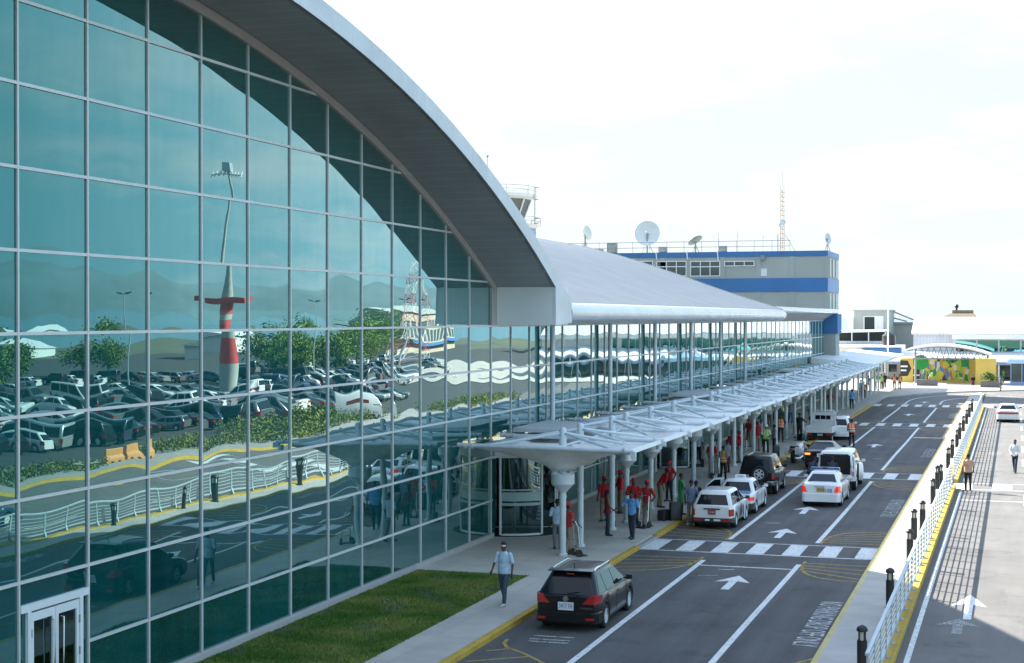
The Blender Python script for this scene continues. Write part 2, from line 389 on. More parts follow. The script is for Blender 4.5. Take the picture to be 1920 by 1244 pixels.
K['planter'] = mat('planter_concrete', (0.16, 0.15, 0.15), 0.9, 0, 0.15, 1.5, 0.2)
K['leaf'] = foliage('tree_leaves', (0.045, 0.10, 0.015), (0.19, 0.27, 0.04), 0.6)
K['leaf2'] = foliage('hedge_leaves', (0.06, 0.09, 0.015), (0.22, 0.24, 0.04), 0.9)
K['grassm'] = foliage('grass_blades', (0.05, 0.15, 0.012), (0.22, 0.26, 0.06), 0.55)
K['bark'] = mat('bark', (0.12, 0.085, 0.06), 0.9, 0, 0.25, 6, 0.4)
K['tyre'] = mat('tyre_rubber', (0.022, 0.022, 0.023), 0.85, 0, 0.15, 8)
K['alloy'] = mat('wheel_alloy', (0.62, 0.63, 0.64), 0.4, 0.15, 0.05)
K['under'] = mat('underbody', (0.012, 0.012, 0.013), 0.8, 0, 0.1)
K['carglass'] = mat('car_window', (0.007, 0.012, 0.016), 0.04, 0, 0.1, 1, spec=0.35)
K['red_lens'] = mat('red_lens', (0.42, 0.02, 0.02), 0.18, 0, 0.12, 8, coat=0.5)
K['brake_on'] = mat('lit_brake_lamp', (0.55, 0.04, 0.03), 0.2, 0, 0.1, 8, emit=((1.0, 0.03, 0.02), 0.10))
K['amber_on'] = mat('lit_amber_lamp', (0.6, 0.25, 0.03), 0.2, 0, 0.1, 8, emit=((1.0, 0.36, 0.03), 0.5))
K['white_lens'] = mat('white_lens', (0.75, 0.75, 0.72), 0.15, 0, 0.05, coat=0.5)
K['chrome'] = mat('chrome', (0.62, 0.63, 0.64), 0.12, 0.95, 0.04)
K['plate_w'] = mat('number_plate_white', (0.62, 0.68, 0.74), 0.4, 0, 0.04)
K['plate_r'] = mat('number_plate_red', (0.28, 0.03, 0.04), 0.4, 0, 0.08)
K['plate_y'] = mat('number_plate_yellow', (0.45, 0.32, 0.05), 0.4, 0, 0.08)
K['ink'] = mat('plate_ink', (0.03, 0.05, 0.12), 0.5, 0, 0)
K['ink_blue'] = mat('blue_lettering', (0.01, 0.22, 0.50), 0.5, 0, 0)
K['seam'] = mat('panel_gap', (0.008, 0.008, 0.008), 0.9, 0, 0)
def carpaint(name, col, metal=0.0, coat=0.8): return mat(name, col, 0.3, metal, 0.05, 1.5, coat=coat, spec=0.3 if coat < 0.5 else 0.5)
K['car_black'] = carpaint('car_paint_black', (0.008, 0.009, 0.011), 0.0, 0.35)
K['car_white'] = carpaint('car_paint_white', (0.72, 0.73, 0.73))
K['car_silver'] = carpaint('car_paint_silver', (0.42, 0.44, 0.45), 0.5)
K['car_navy'] = carpaint('car_paint_navy', (0.03, 0.05, 0.10), 0.2)
K['car_blue'] = carpaint('car_paint_blue', (0.05, 0.24, 0.52))
K['car_grey'] = carpaint('car_paint_grey', (0.16, 0.17, 0.18), 0.4)
K['car_green'] = carpaint('car_paint_green', (0.03, 0.11, 0.08), 0.2)
K['car_red'] = carpaint('car_paint_red', (0.35, 0.03, 0.03))
K['bumper'] = mat('black_bumper_plastic', (0.03, 0.032, 0.034), 0.6, 0, 0.1)
# ------------------------------------------------------------------ ground, roads, markings
F = -18.33            # glass line of the terminal
KX = -12.65           # road edge of the terminal kerb
def sheet(name, pts, z, m, kind='structure'):
    g = G(); g.poly([(p[0], p[1], z) for p in pts]); o = g.build(name, m); tag(o, kind=kind); return o
def slab(name, pts, z0, z1, m):
    g = G(); g.prism([(p[0], p[1], z0) for p in pts], (0, 0, z1 - z0)); o = g.build(name, m); tag(o, kind='structure'); return o
sheet('ground', [(-3000, -1500), (3000, -1500), (3000, 900), (-3000, 900)], -0.06, K['dirt'])
sheet('sea', [(-12000, 600), (12000, 600), (12000, 16000), (-12000, 16000)], -0.5 + 0.46, K['sea'])
sheet('road', [(KX, -30), (-4.45, -30), (-4.45, 150), (KX, 150)], 0.0, K['asphalt'])
sheet('side_road', [(-3.0, -30), (7.6, -30), (7.6, 150), (60, 168), (60, 192), (1.0, 190), (-13.5, 190), (-13.5, 150), (-4.45, 150), (-4.45, 176), (-3.0, 176)], -0.004, K['asphalt_pale'])
slab('pavement', [(F - 0.02, 46.8), (-12.85, 46.8), (-12.85, 158), (-12.62, 165.8), (-10.9, 169.5), (-6.9, 177.3), (-3.1, 181), (0.9, 184.5), (20, 192), (60, 197), (60, 260), (-60, 260), (-60, 160.5), (F - 0.02, 160.5)], -0.05, 0.14, K['walk'])
slab('footpath', [(-14.5, 10), (-12.85, 10), (-12.85, 46.8), (-14.5, 46.8)], -0.05, 0.139, K['walk'])
slab('lawn_bed', [(F - 0.02, 10), (-14.5, 10), (-14.5, 46.8), (F - 0.02, 46.8)], -0.05, 0.12, K['soil'])
def kerb(name, x0, x1, segs, m, z=0.145):
    g = G()
    for a, b in segs: g.box(x0, x1, a, b, -0.05, z)
    o = g.build(name, m, bevel=0.02); tag(o, kind='structure'); return o
kerb('kerb', -12.85, KX, [(10, 54.1), (57.0, 81.3), (84.8, 121.3), (124.8, 148.2)], K['kerb_y'])
kerb('ramp', -12.85, KX, [(54.1, 57.0), (81.3, 84.8), (121.3, 124.8), (148.2, 158)], K['kerb_c'], 0.10)
slab('median', [(-4.45, -30), (-3.2, -30), (-3.2, 172), (-3.6, 176), (-4.45, 172)], -0.05, 0.15, K['median'])
o = kerb('median_kerb', -4.56, -4.40, [(-30, 172)], worn('pale_yellow_paint', (0.50, 0.42, 0.17), 0.34), 0.153)
kerb('railing_kerb', -3.25, -2.72, [(-30, 78.2), (80.6, 150)], K['kerb_y'], 0.19)
kerb('far_kerb', 7.6, 7.85, [(-30, 150)], K['kerb_y'], 0.16)
slab('verge', [(7.85, -30), (12.4, -30), (12.4, 148), (7.85, 148)], -0.05, 0.12, K['plaza'])
sheet('car_park', [(12.4, -60), (170, -60), (170, 420), (40, 420), (12.4, 150)], 0.006, K['lot'])
sheet('far_apron', [(-60, 260), (60, 260), (60, 600), (-60, 600)], 0.0, K['asphalt_pale'])

def marking(name, g, m):
    o = g.build(name, m, fix=False); tag(o, kind='structure'); return o
L1, L2 = -10.05, -6.85
g = G()
for x in (L1, L2):
    for a, b in ((8, 52.4), (57.6, 80.2), (86.2, 120.2), (126.2, 147.3), (153.2, 158)):
        n = int((b - a) / 3) + 1
        g.strip([(x + 0.012 * _s(y * 1.7), y) for y in np.linspace(a, b, n)], 0.17, 0.005)
g.strip([(L1 + 0.1, 51.3), (L2 - 0.1, 51.3)], 0.14, 0.006); g.strip([(L1 + 0.1, 119.2), (L2 - 0.1, 119.2)], 0.14, 0.006)
for y in (9, 18, 27): pass
def bend(p0, p1, p2, n=10): return [((1 - t) ** 2 * p0[0] + 2 * t * (1 - t) * p1[0] + t * t * p2[0], (1 - t) ** 2 * p0[1] + 2 * t * (1 - t) * p1[1] + t * t * p2[1]) for t in np.linspace(0, 1, n)]
g.strip(bend((L1, 158), (L1, 171), (-2, 178)), 0.17, 0.005); g.strip(bend((L2, 158), (L2, 167), (0, 171)), 0.17, 0.005)
g.strip([(-2.47, 8), (-2.45, 76.6)], 0.14, 0.005); g.strip([(-2.45, 82), (-2.55, 148)], 0.14, 0.005)
g.strip([(-2.4, 73.2), (7.4, 73.2)], 0.13, 0.006)
g.strip(bend((0.6, 154), (0.6, 170), (30, 176)), 0.14, 0.005)
for y in np.arange(14, 150, 9.6):
    if not (74 < y < 84): g.strip([(0.42, y), (0.42, y + 4.2)], 0.14, 0.006)
marking('lane_marking', g, K['white_line'])

def crossing(y0, y1, x0, x1, n, first=True):
    g = G(); w = (x1 - x0) / (2 * n - 1)
    for i in range(n): g.strip([(x0 + (2 * i + 0.5) * w, y0), (x0 + (2 * i + 0.5) * w, y1)], w, 0.007)
    g.strip([(x0, y0 - 0.12), (x1, y0 - 0.12)], 0.13, 0.007); g.strip([(x0, y1 + 0.12), (x1, y1 + 0.12)], 0.10, 0.007)
    return g
for a, b in ((54.3, 56.8), (81.6, 84.5), (121.6, 124.6), (148.6, 152.2)):
    marking('crossing_marking', crossing(a, b, KX, -4.6, 7), K['white_line'])
marking('crossing_marking', crossing(77.9, 80.6, -2.9, 7.2, 6), K['white_line'])
marking('crossing_marking', crossing(150.0, 153.5, -2.9, 7.2, 6), K['white_line'])

def arrow(g, x, y, s=1.0, w=1.0, z=0.006):
    g.poly([(x - 0.11 * w, y - 1.3 * s, z), (x + 0.11 * w, y - 1.3 * s, z), (x + 0.11 * w, y + 0.25 * s, z), (x - 0.11 * w, y + 0.25 * s, z)])
    g.poly([(x - 0.48 * w, y + 0.05 * s, z), (x - 0.11 * w, y + 0.25 * s, z), (x + 0.11 * w, y + 0.25 * s, z), (x + 0.48 * w, y + 0.05 * s, z), (x, y + 1.35 * s, z)])
g = G()
for x, y in ((-8.35, 48.2), (-8.45, 59.8), (-8.5, 67.3), (-8.6, 102.6), (-8.6, 136.2), (-8.4, 156.5)): arrow(g, x, y, 1.0, 1.15)
arrow(g, -1.25, 46.2, 1.5, 1.0)
marking('arrow_marking', g, K['white_line'])
g = G(); arrow(g, -1.2, 98.5, 1.0, 1.0); arrow(g, -1.45, 43.2, 0.8, 1.2)
marking('faded_arrow_marking', g, K['white_ghost'])
for yc, m_ in ((42.6, 'white_text'), (69.2, 'white_old'), (98.0, 'white_old'), (136, 'white_old')):
    o = text_mesh('road_lettering', 'NO PARKING DROP OFF ONLY', 0.92, K[m_], None, (-5.05, yc, 0.006), (0, 0, R(-90)), 0.0, 0.50)
    tag(o, kind='structure')
g = G()
for x, y in ((-11.3, 38.6), (-11.3, 38.2), (-11.25, 37.9)): g.strip([(x - 0.5, y), (x + 0.55, y + 0.03)], 0.1, 0.006)
g.strip([(-9.2, 50.6), (-8.7, 50.7)], 0.12, 0.006); g.strip([(-9.6, 49.2), (-9.0, 49.4)], 0.06, 0.006)
marking('worn_marking', g, K['white_old'])

for i, (x, y, w, l) in enumerate(((-9.0, 70.5, 1.3, 2.6), (-5.7, 88.0, 1.6, 1.2), (-11.6, 47.0, 0.9, 2.2), (2.6, 62.0, 2.4, 1.5), (4.9, 92.0, 1.4, 3.2))):       # mended rectangles
    sheet('road_patch', [(x, y), (x + w, y + 0.05), (x + w - 0.04, y + l), (x + 0.03, y + l - 0.06)], 0.003, K['asphalt'] if x < -3 else K['asphalt_pale'])
for i, (x, y) in enumerate(((-9.2, 62.6), (-7.6, 93.0)  )):
    g = G(); g.lathe([(0.33, 0.004), (0.33, 0.012), (0.27, 0.012), (0.27, 0.009), (0.02, 0.009)], (x, y, 0), 24); o = g.build('manhole_cover', K['planter']); tag(o, ['round manhole cover in the middle lane just past the near arrows', 'round manhole cover in the middle lane past the second crossing', 'round manhole cover on the near crossing by the kerb'][i], 'manhole cover', 'manhole covers in the road')
# yellow hatching beside the crossings
def hatch(g, x0, x1, y0, y1, n, tipx):
    """n slanting bars between the kerb at x0 and the lane line at x1, closed by a curved border"""
    ya = y0 if tipx < 0 else y1
    for i in range(n):
        t = (i + 0.5) / n
        g.strip([(x0, y0 + (y1 - y0) * t), (x1, y0 + (y1 - y0) * (t * 0.55 + (0.42 if tipx < 0 else 0.03)))], 0.10, 0.0055)
    g.strip(bend((x1, (y0 + y1) / 2 + (0.35 if tipx < 0 else -0.35) * (y1 - y0)), (x1, ya), (x0, ya), 9), 0.10, 0.0055)
    g.strip([(x1, y1 if tipx < 0 else y0), (x1, (y0 + y1) / 2 + (0.3 if tipx < 0 else -0.3) * (y1 - y0))], 0.10, 0.0055)
g = G()
for c0, c1 in ((54.1, 57.0), (81.3, 84.8), (121.3, 124.8), (148.2, 152.4)):
    hatch(g, KX + 0.05, L1 - 0.14, c0 - 4.6, c0 - 1.0, 4, -1)
    hatch(g, -4.62, L2 + 0.14, c0 - 4.6, c0 - 1.0, 4, -1)
    hatch(g, KX + 0.05, L1 - 0.14, c1 + 0.5, c1 + 4.2, 4, 1)
    hatch(g, -4.62, L2 + 0.14, c1 + 0.5, c1 + 4.2, 5, 1)
P = [at(*p) for p in ((952, 1199), (945, 1206), (950, 1214), (985, 1227), (1030, 1250), (1060, 1268))]
g.strip(P, 0.10, 0.0055)
g.strip([at(912, 1221), at(958, 1217)], 0.10, 0.0055); g.strip([at(872, 1241), at(990, 1232)], 0.10, 0.0055); g.strip([at(800, 1270), at(1040, 1258)], 0.10, 0.0055)
g.strip([at(*p) for p in ((1542, 1230), (1530, 1235), (1500, 1242), (1470, 1252))], 0.10, 0.0055)
g.strip([(-2.7, 82.6 + 15.2), (2.6, 98.1)], 0.12, 0.0055)
marking('hatch_marking', g, K['yellow_line'])

# grass: blades over the lawn bed
rng = np.random.default_rng(3)
def blades(name, x0, x1, y0, y1, n, h, m, z):
    x = rng.uniform(x0, x1, n); y = rng.uniform(y0, y1, n)
    keep = (np.sin(x * 2.1 + np.sin(y * .9) * 1.7) * np.sin(y * 1.3 + x) > -0.62) | (rng.random(n) < 0.22)
    x, y = x[keep], y[keep]; n = len(x)
    a = rng.uniform(0, 6.283, n); hh = h * rng.uniform(0.5, 1.3, n); lean = rng.uniform(0, 0.9, n) * hh; w = 0.012
    V = np.empty((n, 3, 3))
    V[:, 0] = np.c_[x - np.cos(a) * w, y - np.sin(a) * w, np.full(n, z)]; V[:, 1] = np.c_[x + np.cos(a) * w, y + np.sin(a) * w, np.full(n, z)]
    b = rng.uniform(0, 6.283, n); V[:, 2] = np.c_[x + np.cos(b) * lean, y + np.sin(b) * lean, z + hh]
    me = bpy.data.meshes.new(name); me.vertices.add(3 * n); me.vertices.foreach_set('co', V.ravel())
    me.loops.add(3 * n); me.loops.foreach_set('vertex_index', np.arange(3 * n)); me.polygons.add(n)
    me.polygons.foreach_set('loop_start', np.arange(0, 3 * n, 3)); me.update(calc_edges=True); me.materials.append(m)
    o = bpy.data.objects.new(name, me); COL.objects.link(o); return o
tag(blades('grass', F + 0.12, -14.46, 24, 46.80, 125000, 0.05, K['grassm'], 0.12), 'short green grass growing on the strip in front of the glass wall', 'grass', kind='stuff')

# ------------------------------------------------------------------ the terminal
W = 2.385; Y0 = 54.47; ROWS = [0.30, 1.49, 3.07, 4.67, 6.285, 7.89, 9.50, 11.10, 12.72, 14.33, 15.95]
AC, AZ, AR = 25.62, -52.06, 68.05           # circle of the arch soffit
def arch(y, off=0.0): return AZ + math.sqrt(max((AR + off) ** 2 - (y - AC) ** 2, 0))
term = thing('terminal_building', 'airport terminal with teal mirror glass wall under a wide arched roof', 'terminal', (F, 54.5, 0))
TL = Vector((F, 54.5, 0))
def T(g, name, mats, **k):
    o = g.build(name, mats, term, **k); o.matrix_parent_inverse = Matrix.Translation(-TL); return o

def pane(g, y0, y1, z0, z1, top=None, nu=9, nv=7):
    wv = random.uniform(-0.0027, 0.0027); wf = random.uniform(0.8, 1.7); a = random.uniform(0.0020, 0.0048) * random.choice((1, 1, 1, -0.6)); b = random.uniform(-0.0011, 0.0011); ph = random.uniform(0, 6)
    tx, tz = random.uniform(-0.0034, 0.0034), random.uniform(-0.0024, 0.0024)
    grid = []
    for i in range(nu + 1):
        u = i / nu; y = y0 + (y1 - y0) * u; zt_ = z1 if top is None else min(z1, max(z0, top(y)))
        row = []
        for j in range(nv + 1):
            v = j / nv; z = z0 + (zt_ - z0) * v
            x = F + a * _s(math.pi * u) * _s(math.pi * v) + b * _s(2 * math.pi * v + ph) + wv * _s(6.283 * wf * u + ph * 2) * (v - 0.5) + (u - 0.5) * tx + (v - 0.5) * tz
            row.append(g.v((x, y, z)))
        grid.append(row)
    for i in range(nu):
        for j in range(nv):
            q = [grid[i][j], grid[i + 1][j], grid[i + 1][j + 1], grid[i][j + 1]]
            if (q[2].co - q[1].co).length + (q[3].co - q[0].co).length > 1e-4: g.f(q)

ENTR = [(54.60, 58.80), (81.9, 86.2), (122.2, 126.5)]      # openings of the revolving doors
glasstop = lambda y: arch(y) - 0.20
DOORBAY = -12                                              # bay holding the double door at the near end
for n in range(-15, 44):
    y0, y1 = Y0 + n * W, Y0 + (n + 1) * W
    g = G(); near = n < 0
    tops = ROWS if near else ROWS[:6]
    for i in range(len(tops) - 1):
        z0, z1 = tops[i], tops[i + 1]
        if near and max(glasstop(y0), glasstop(y1)) <= z0 + 0.02: continue
        if n == DOORBAY + 0 and i < 1: continue
        if any(e0 - 0.4 < (y0 + y1) / 2 < e1 + 0.4 for e0, e1 in ENTR) and i < 2: continue
        if n == DOORBAY and i == 1: z0 = 2.62
        pane(g, y0, y1, z0, z1, glasstop if near else None)
    T(g, 'glass_panel', K['glass'], smooth=60, fix=False)
    g = G(); zt_ = glasstop(y0) if near else 7.92
    zb_ = 0.14
    if any(e0 + 0.3 < y0 < e1 - 0.3 for e0, e1 in ENTR): zb_ = 3.07
    g.box(F - 0.08, F + 0.04, y0 - 0.027, y0 + 0.027, zb_, zt_)
    T(g, 'mullion', K['frame'])
for z in ROWS[1:-1]:
    g = G(); yl = 20.0
    if z > 7.9: half = math.sqrt((AR - 0.2) ** 2 - (z - AZ) ** 2); ye = AC + half
    else: ye = Y0 + 44 * W
    cuts = [(yl, ye)]
    if z < 3.0:
        b0 = Y0 + DOORBAY * W
        cuts = [(yl, b0), (b0 + W, ENTR[0][0]), (ENTR[0][1], ENTR[1][0]), (ENTR[1][1], ENTR[2][0]), (ENTR[2][1], ye)]
    for a, b in cuts: g.box(F - 0.075, F + 0.037, a, b, z - 0.032, z + 0.032)
    T(g, 'transom', K['frame'])
g = G(); g.box(F - 0.2, F + 0.10, 20, ENTR[0][0], 0.0, 0.30); g.box(F - 0.2, F + 0.10, ENTR[0][1], ENTR[1][0], 0, 0.30); g.box(F - 0.2, F + 0.10, ENTR[1][1], ENTR[2][0], 0, 0.30); g.box(F - 0.2, F + 0.10, ENTR[2][1], 159.3, 0, 0.30)
T(g, 'plinth', K['trim'], bevel=0.02)
for e0, e1 in ENTR:                                         # narrow lights between the regular bays and the revolving doors
    bs_ = [n for n in range(0, 44) if e0 - 0.4 < Y0 + (n + 0.5) * W < e1 + 0.4]
    for ya, yb in ((Y0 + bs_[0] * W, e0), (e1, Y0 + (bs_[-1] + 1) * W)):
        if yb - ya > 0.1:
            g = G(); pane(g, ya, yb, 0.30, 1.49); pane(g, ya, yb, 1.49, 3.07); T(g, 'glass_panel', K['glass'], smooth=60, fix=False)
g = G(); g.box(F - 0.1, F + 0.07, 54.40, 55.0, 7.93, arch(55) - 0.02); T(g, 'arch_end_trim', K['trim'])
# arch: trim, soffit, fascia, roof shell
def arcpts(off, ya, yb, n=48): return [(y, arch(y, off)) for y in np.linspace(ya, yb, n)]
YL, YR = AC - 29.38, 55.0
inner = arcpts(0, YL, YR); tr = arcpts(-0.26, YL, YR - 0.35)
g = G(); g.prism([(F + 0.10, y, z) for y, z in arcpts(-0.02, YL, YR)] + [(F + 0.10, y, z) for y, z in tr[::-1]], (-0.3, 0, 0)); T(g, 'arch_trim', K['trim'])
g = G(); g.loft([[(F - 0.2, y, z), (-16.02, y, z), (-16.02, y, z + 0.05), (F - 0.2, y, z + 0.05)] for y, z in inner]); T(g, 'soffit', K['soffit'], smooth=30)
outer = arcpts(0.52, YL - 1.2, 57.16)
fas = [(y, z) for y, z in outer] + [(57.16, 8.0), (55.0, 7.93)] + [(y, z) for y, z in inner[::-1]] + [(YL, 7.93), (YL - 1.2, 8.0)]
g = G(); n_ = len(outer)
o_in = arcpts(0.0, YL, YR, n_)
g.loft([[(-16.0, a[0], a[1]), (-16.0, b[0], b[1]), (-16.14, b[0], b[1]), (-16.14, a[0], a[1])] for a, b in zip(o_in, outer)])
g.prism([(-16.0, 55.0, arch(55.0)), (-16.0, 57.16, arch(57.16, 0.52)), (-16.0, 57.16, 8.0), (-16.0, 55.0, 7.93)], (-0.14, 0, 0))
g.prism([(-16.0, YL, arch(YL)), (-16.0, YL - 1.2, arch(YL - 1.2, 0.52)), (-16.0, YL - 1.2, 8.0), (-16.0, YL, 7.93)], (-0.14, 0, 0))
T(g, 'fascia', K['fascia'], smooth=20)
g = G(); g.prism([(F, 55.0, 7.93), (-16.14, 55.0, 7.93), (-16.14, 55.0, arch(55) + 0.02), (F, 55.0, arch(55) + 0.02)], (0, 2.1, 0)); T(g, 'eave_box', K['boxface'])
g = G(); g.loft([[(-16.14, y, z), (-46, y, z), (-46, y, z - 0.35), (-16.14, y, z - 0.35)] for y, z in outer]); T(g, 'arched_roof', K['roof'], smooth=30)
# long low roof with rounded eave
prof = [(-16.5, 8.80), (-16.25, 8.77), (-16.07, 8.66), (-15.98, 8.5), (-15.96, 8.38), (-16.0, 8.22), (-16.12, 8.09), (-16.3, 8.02), (-16.5, 8.0)]
g = G(); g.loft([[(x, 57.17, z) for x, z in prof], [(x, 114.6, z) for x, z in prof], [(x - 0.06, 115.8, 8.4 + (z - 8.4) * 0.93) for x, z in prof], [(x - 0.3, 116.3, 8.4 + (z - 8.4) * 0.6) for x, z in prof]]); T(g, 'rounded_eave', K['bull'], smooth=40)
rk = [(-16.4, 8.80), (-18.5, 9.45), (-21.1, 10.3), (-24, 11.35), (-26.8, 12.3), (-29, 12.98), (-31.4, 13.6), (-35.2, 14.3), (-40, 14.8), (-48, 15.1)]
g = G(); g.prism([(x, 57.18, z) for x, z in rk] + [(x, 57.18, z - 0.25) for x, z in rk[::-1]], (0, 59.2, 0)); T(g, 'sloping_roof', K['roof'], smooth=20)
g = G(); g.prism([(x, 116.4, z + 0.04) for x, z in rk] + [(x, 116.4, z - 0.3) for x, z in rk[::-1]], (0, 0.12, 0)); T(g, 'roof_verge', K['bull'])
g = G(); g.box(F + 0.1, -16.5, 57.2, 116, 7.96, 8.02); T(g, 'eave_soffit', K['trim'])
prof2 = [(-17.4, 9.05), (-17.1, 9.0), (-16.95, 8.9), (-16.9, 8.78), (-16.95, 8.66), (-17.1, 8.58), (-17.4, 8.56)]
g = G(); g.loft([[(x, 117.4, z) for x, z in prof2], [(x, 160.2, z) for x, z in prof2]]); T(g, 'far_eave', K['bull'], smooth=40)
g = G(); g.box(-40, -17.4, 117.4, 160.2, 8.75, 9.02); T(g, 'far_roof', K['roof'])
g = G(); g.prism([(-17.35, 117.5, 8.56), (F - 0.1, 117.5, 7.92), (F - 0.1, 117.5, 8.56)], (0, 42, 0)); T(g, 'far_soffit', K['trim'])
g = G(); g.box(F, -17.15, 159.0, 162.5, 0.1, 6.6); T(g, 'end_pier', K['greywall'])
g = G(); g.box(F - 0.05, -16.95, 158.9, 162.6, 6.6, 8.56); T(g, 'pier_block', K['blue'])
for y in np.arange(61.4, 117, 4 * W):
    g = G(); g.tube([(F + 0.33, y, 0.14), (F + 0.33, y, 7.98)], 0.105, 12); T(g, 'tall_column', K['steel'], smooth=40)
# lobby seen through the glass
g = G(); g.box(-33, F - 0.25, 2, 160, 0.0, 0.13); T(g, 'lobby_floor', K['infloor'])
g = G(); bw = [(y, min(arch(y) - 0.4, 15)) for y in np.linspace(2, 55, 20)]; g.prism([(-33, 2, 0.0)] + [(-33, y, z) for y, z in bw] + [(-33, 55, 7.9), (-33, 160, 7.9), (-33, 160, 0.0)], (-0.3, 0, 0)); T(g, 'lobby_wall', K['inwall'])
g = G(); g.box(-33, F - 0.25, 1.8, 2, 0, 11); T(g, 'lobby_end_wall', K['inwall']); g = G(); g.box(-33, F - 0.25, 160, 160.2, 0, 7.9); T(g, 'lobby_end_wall', K['inwall'])
g = G(); g.box(-33, F - 0.4, 57.3, 160, 7.7, 7.9); T(g, 'lobby_ceiling', K['inwall'])
for y in np.arange(26, 155, 9.54):
    g = G(); g.tube([(-23.5, y, 0.13), (-23.5, y, 7.9)], 0.3, 14); T(g, 'lobby_column', K['whitewall'], smooth=40)
# double door at the near end
d0 = Y0 + DOORBAY * W
dr = G()
def yz(g, ya, yb, za, zb, xa, xb): g.box(xa, xb, ya, yb, za, zb)
yz(dr, d0 + 0.03, d0 + W - 0.03, 2.47, 2.62, F - 0.08, F + 0.06)
for ya in (d0 + 0.24, d0 + W - 0.36): yz(dr, ya, ya + 0.11, 0.14, 2.47, F - 0.07, F + 0.065)
yz(dr, d0 + 0.03, d0 + W - 0.03, 0.14, 0.2, F - 0.08, F + 0.02)
door = T(dr, 'double_door', K['white'])
def leaf(ya, yb, hy, hinge):
    g = G(); s_ = 0.095
    yz(g, ya, ya + s_, 0.2, 2.43, F - 0.03, F + 0.045); yz(g, yb - s_, yb, 0.2, 2.43, F - 0.03, F + 0.045)
    yz(g, ya + s_, yb - s_, 2.26, 2.43, F - 0.03, F + 0.045); yz(g, ya + s_, yb - s_, 0.2, 0.42, F - 0.03, F + 0.045)
    o = g.build('door_leaf', K['white'], door)
    g = G(); g.poly([(F + 0.01, ya + s_, 0.42), (F + 0.01, yb - s_, 0.42), (F + 0.01, yb - s_, 2.26), (F + 0.01, ya + s_, 2.26)])
    g.build('door_pane', K['clear'], door)
    g = G(); g.tube([(F + 0.05, hy, 2.2), (F + 0.13, hy, 2.2), (F + 0.13, hy, 0.6), (F + 0.05, hy, 0.6)], 0.017, 8); g.build('handle', K['chrome'], door, smooth=50)
    g = G()
    for z in (0.5, 1.3, 1.95): g = G(); g.box(F + 0.045, F + 0.07, hinge - 0.012, hinge + 0.012, z, z + 0.16); g.build('hinge', K['grey_steel'], door)
ym = (d0 + 0.35 + d0 + W - 0.36) / 2
leaf(d0 + 0.36, ym - 0.008, ym - 0.16, d0 + 0.36); leaf(ym + 0.008, d0 + W - 0.37, ym + 0.16, d0 + W - 0.37)
g = G()
for ya, yb in ((d0 + 0.03, d0 + 0.24), (d0 + W - 0.25, d0 + W - 0.03)): g = G(); g.poly([(F, ya, 0.2), (F, yb, 0.2), (F, yb, 2.47), (F, ya, 2.47)]); T(g, 'side_light', K['glass'])
# revolving doors
for e0, e1 in ENTR:
    yc = (e0 + e1) / 2; rad = 1.75; xc = F + 0.15
    g = G(); g.lathe([(rad + 0.02, 3.02), (rad + 0.02, 3.35)], (xc, yc, 0), 40); g.box(F - 0.1, F + 0.09, e0, yc - rad * 0.95, 3.02, 3.1); g.box(F - 0.1, F + 0.09, yc + rad * 0.95, e1, 3.02, 3.1)
    rv = T(g, 'revolving_door', K['white'], smooth=40)
    g = G()
    for a0, a1 in ((-86, -36), (36, 86), (94, 144), (216, 266)):
        g = G(); g.loft([[(xc + rad * _c(R(a)), yc + rad * _s(R(a)), 0.22), (xc + rad * _c(R(a)), yc + rad * _s(R(a)), 3.02)] for a in np.linspace(a0, a1, 10)], False, False, False)
        g.build('curved_glass', K['clear'], rv, smooth=60, fix=False)
    for a0, a1 in ((-86, -36), (36, 86)):
        for z0, z1 in ((1.25, 1.36), (1.42, 1.75), (1.8, 1.86)):
            g = G(); g.loft([[(xc + (rad + 0.006) * _c(R(a)), yc + (rad + 0.006) * _s(R(a)), z0), (xc + (rad + 0.006) * _c(R(a)), yc + (rad + 0.006) * _s(R(a)), z1)] for a in np.linspace(a0, a1, 10)], False, False, False)
            g.build('safety_band', K['frost'], rv, smooth=60, fix=False)
    g = G()
    for a0, a1 in ((-88, -35), (35, 88)):
        g = G(); pr = [(xc + rad * _c(R(a)), yc + rad * _s(R(a)), 0.18) for a in np.linspace(a0, a1, 12)]; g.tube([(pr[0][0], pr[0][1], 3.02)] + pr + [(pr[-1][0], pr[-1][1], 3.02)], 0.05, 8)
        g.build('door_frame', K['white'], rv, smooth=50)
    for a in (20, 110, 200, 290):
        g = G(); ca, sa = _c(R(a)), _s(R(a))
        g.tube([(xc + 0.05 * ca, yc + 0.05 * sa, 0.25), (xc + 1.6 * ca, yc + 1.6 * sa, 0.25), (xc + 1.6 * ca, yc + 1.6 * sa, 2.95), (xc + 0.05 * ca, yc + 0.05 * sa, 2.95)], 0.035, 6)
        g.poly([(xc + 0.05 * ca, yc + 0.05 * sa, 0.25), (xc + 1.6 * ca, yc + 1.6 * sa, 0.25), (xc + 1.6 * ca, yc + 1.6 * sa, 2.95), (xc + 0.05 * ca, yc + 0.05 * sa, 2.95)], 1)
        g.build('turning_wing', [K['white'], K['clear']], rv)
    g = G(); g.lathe([(rad + 0.25, 0.142), (rad + 0.25, 0.15)], (xc, yc, 0), 32); g.build('door_mat', K['dark'], rv)
    g = G()
    for ya, yb in ((e0, yc - rad), (yc + rad, e1)):
        g = G(); g.poly([(F, ya, 0.2), (F, yb, 0.2), (F, yb, 3.02), (F, ya, 3.02)]); g.build('side_glass', K['glass'], rv)
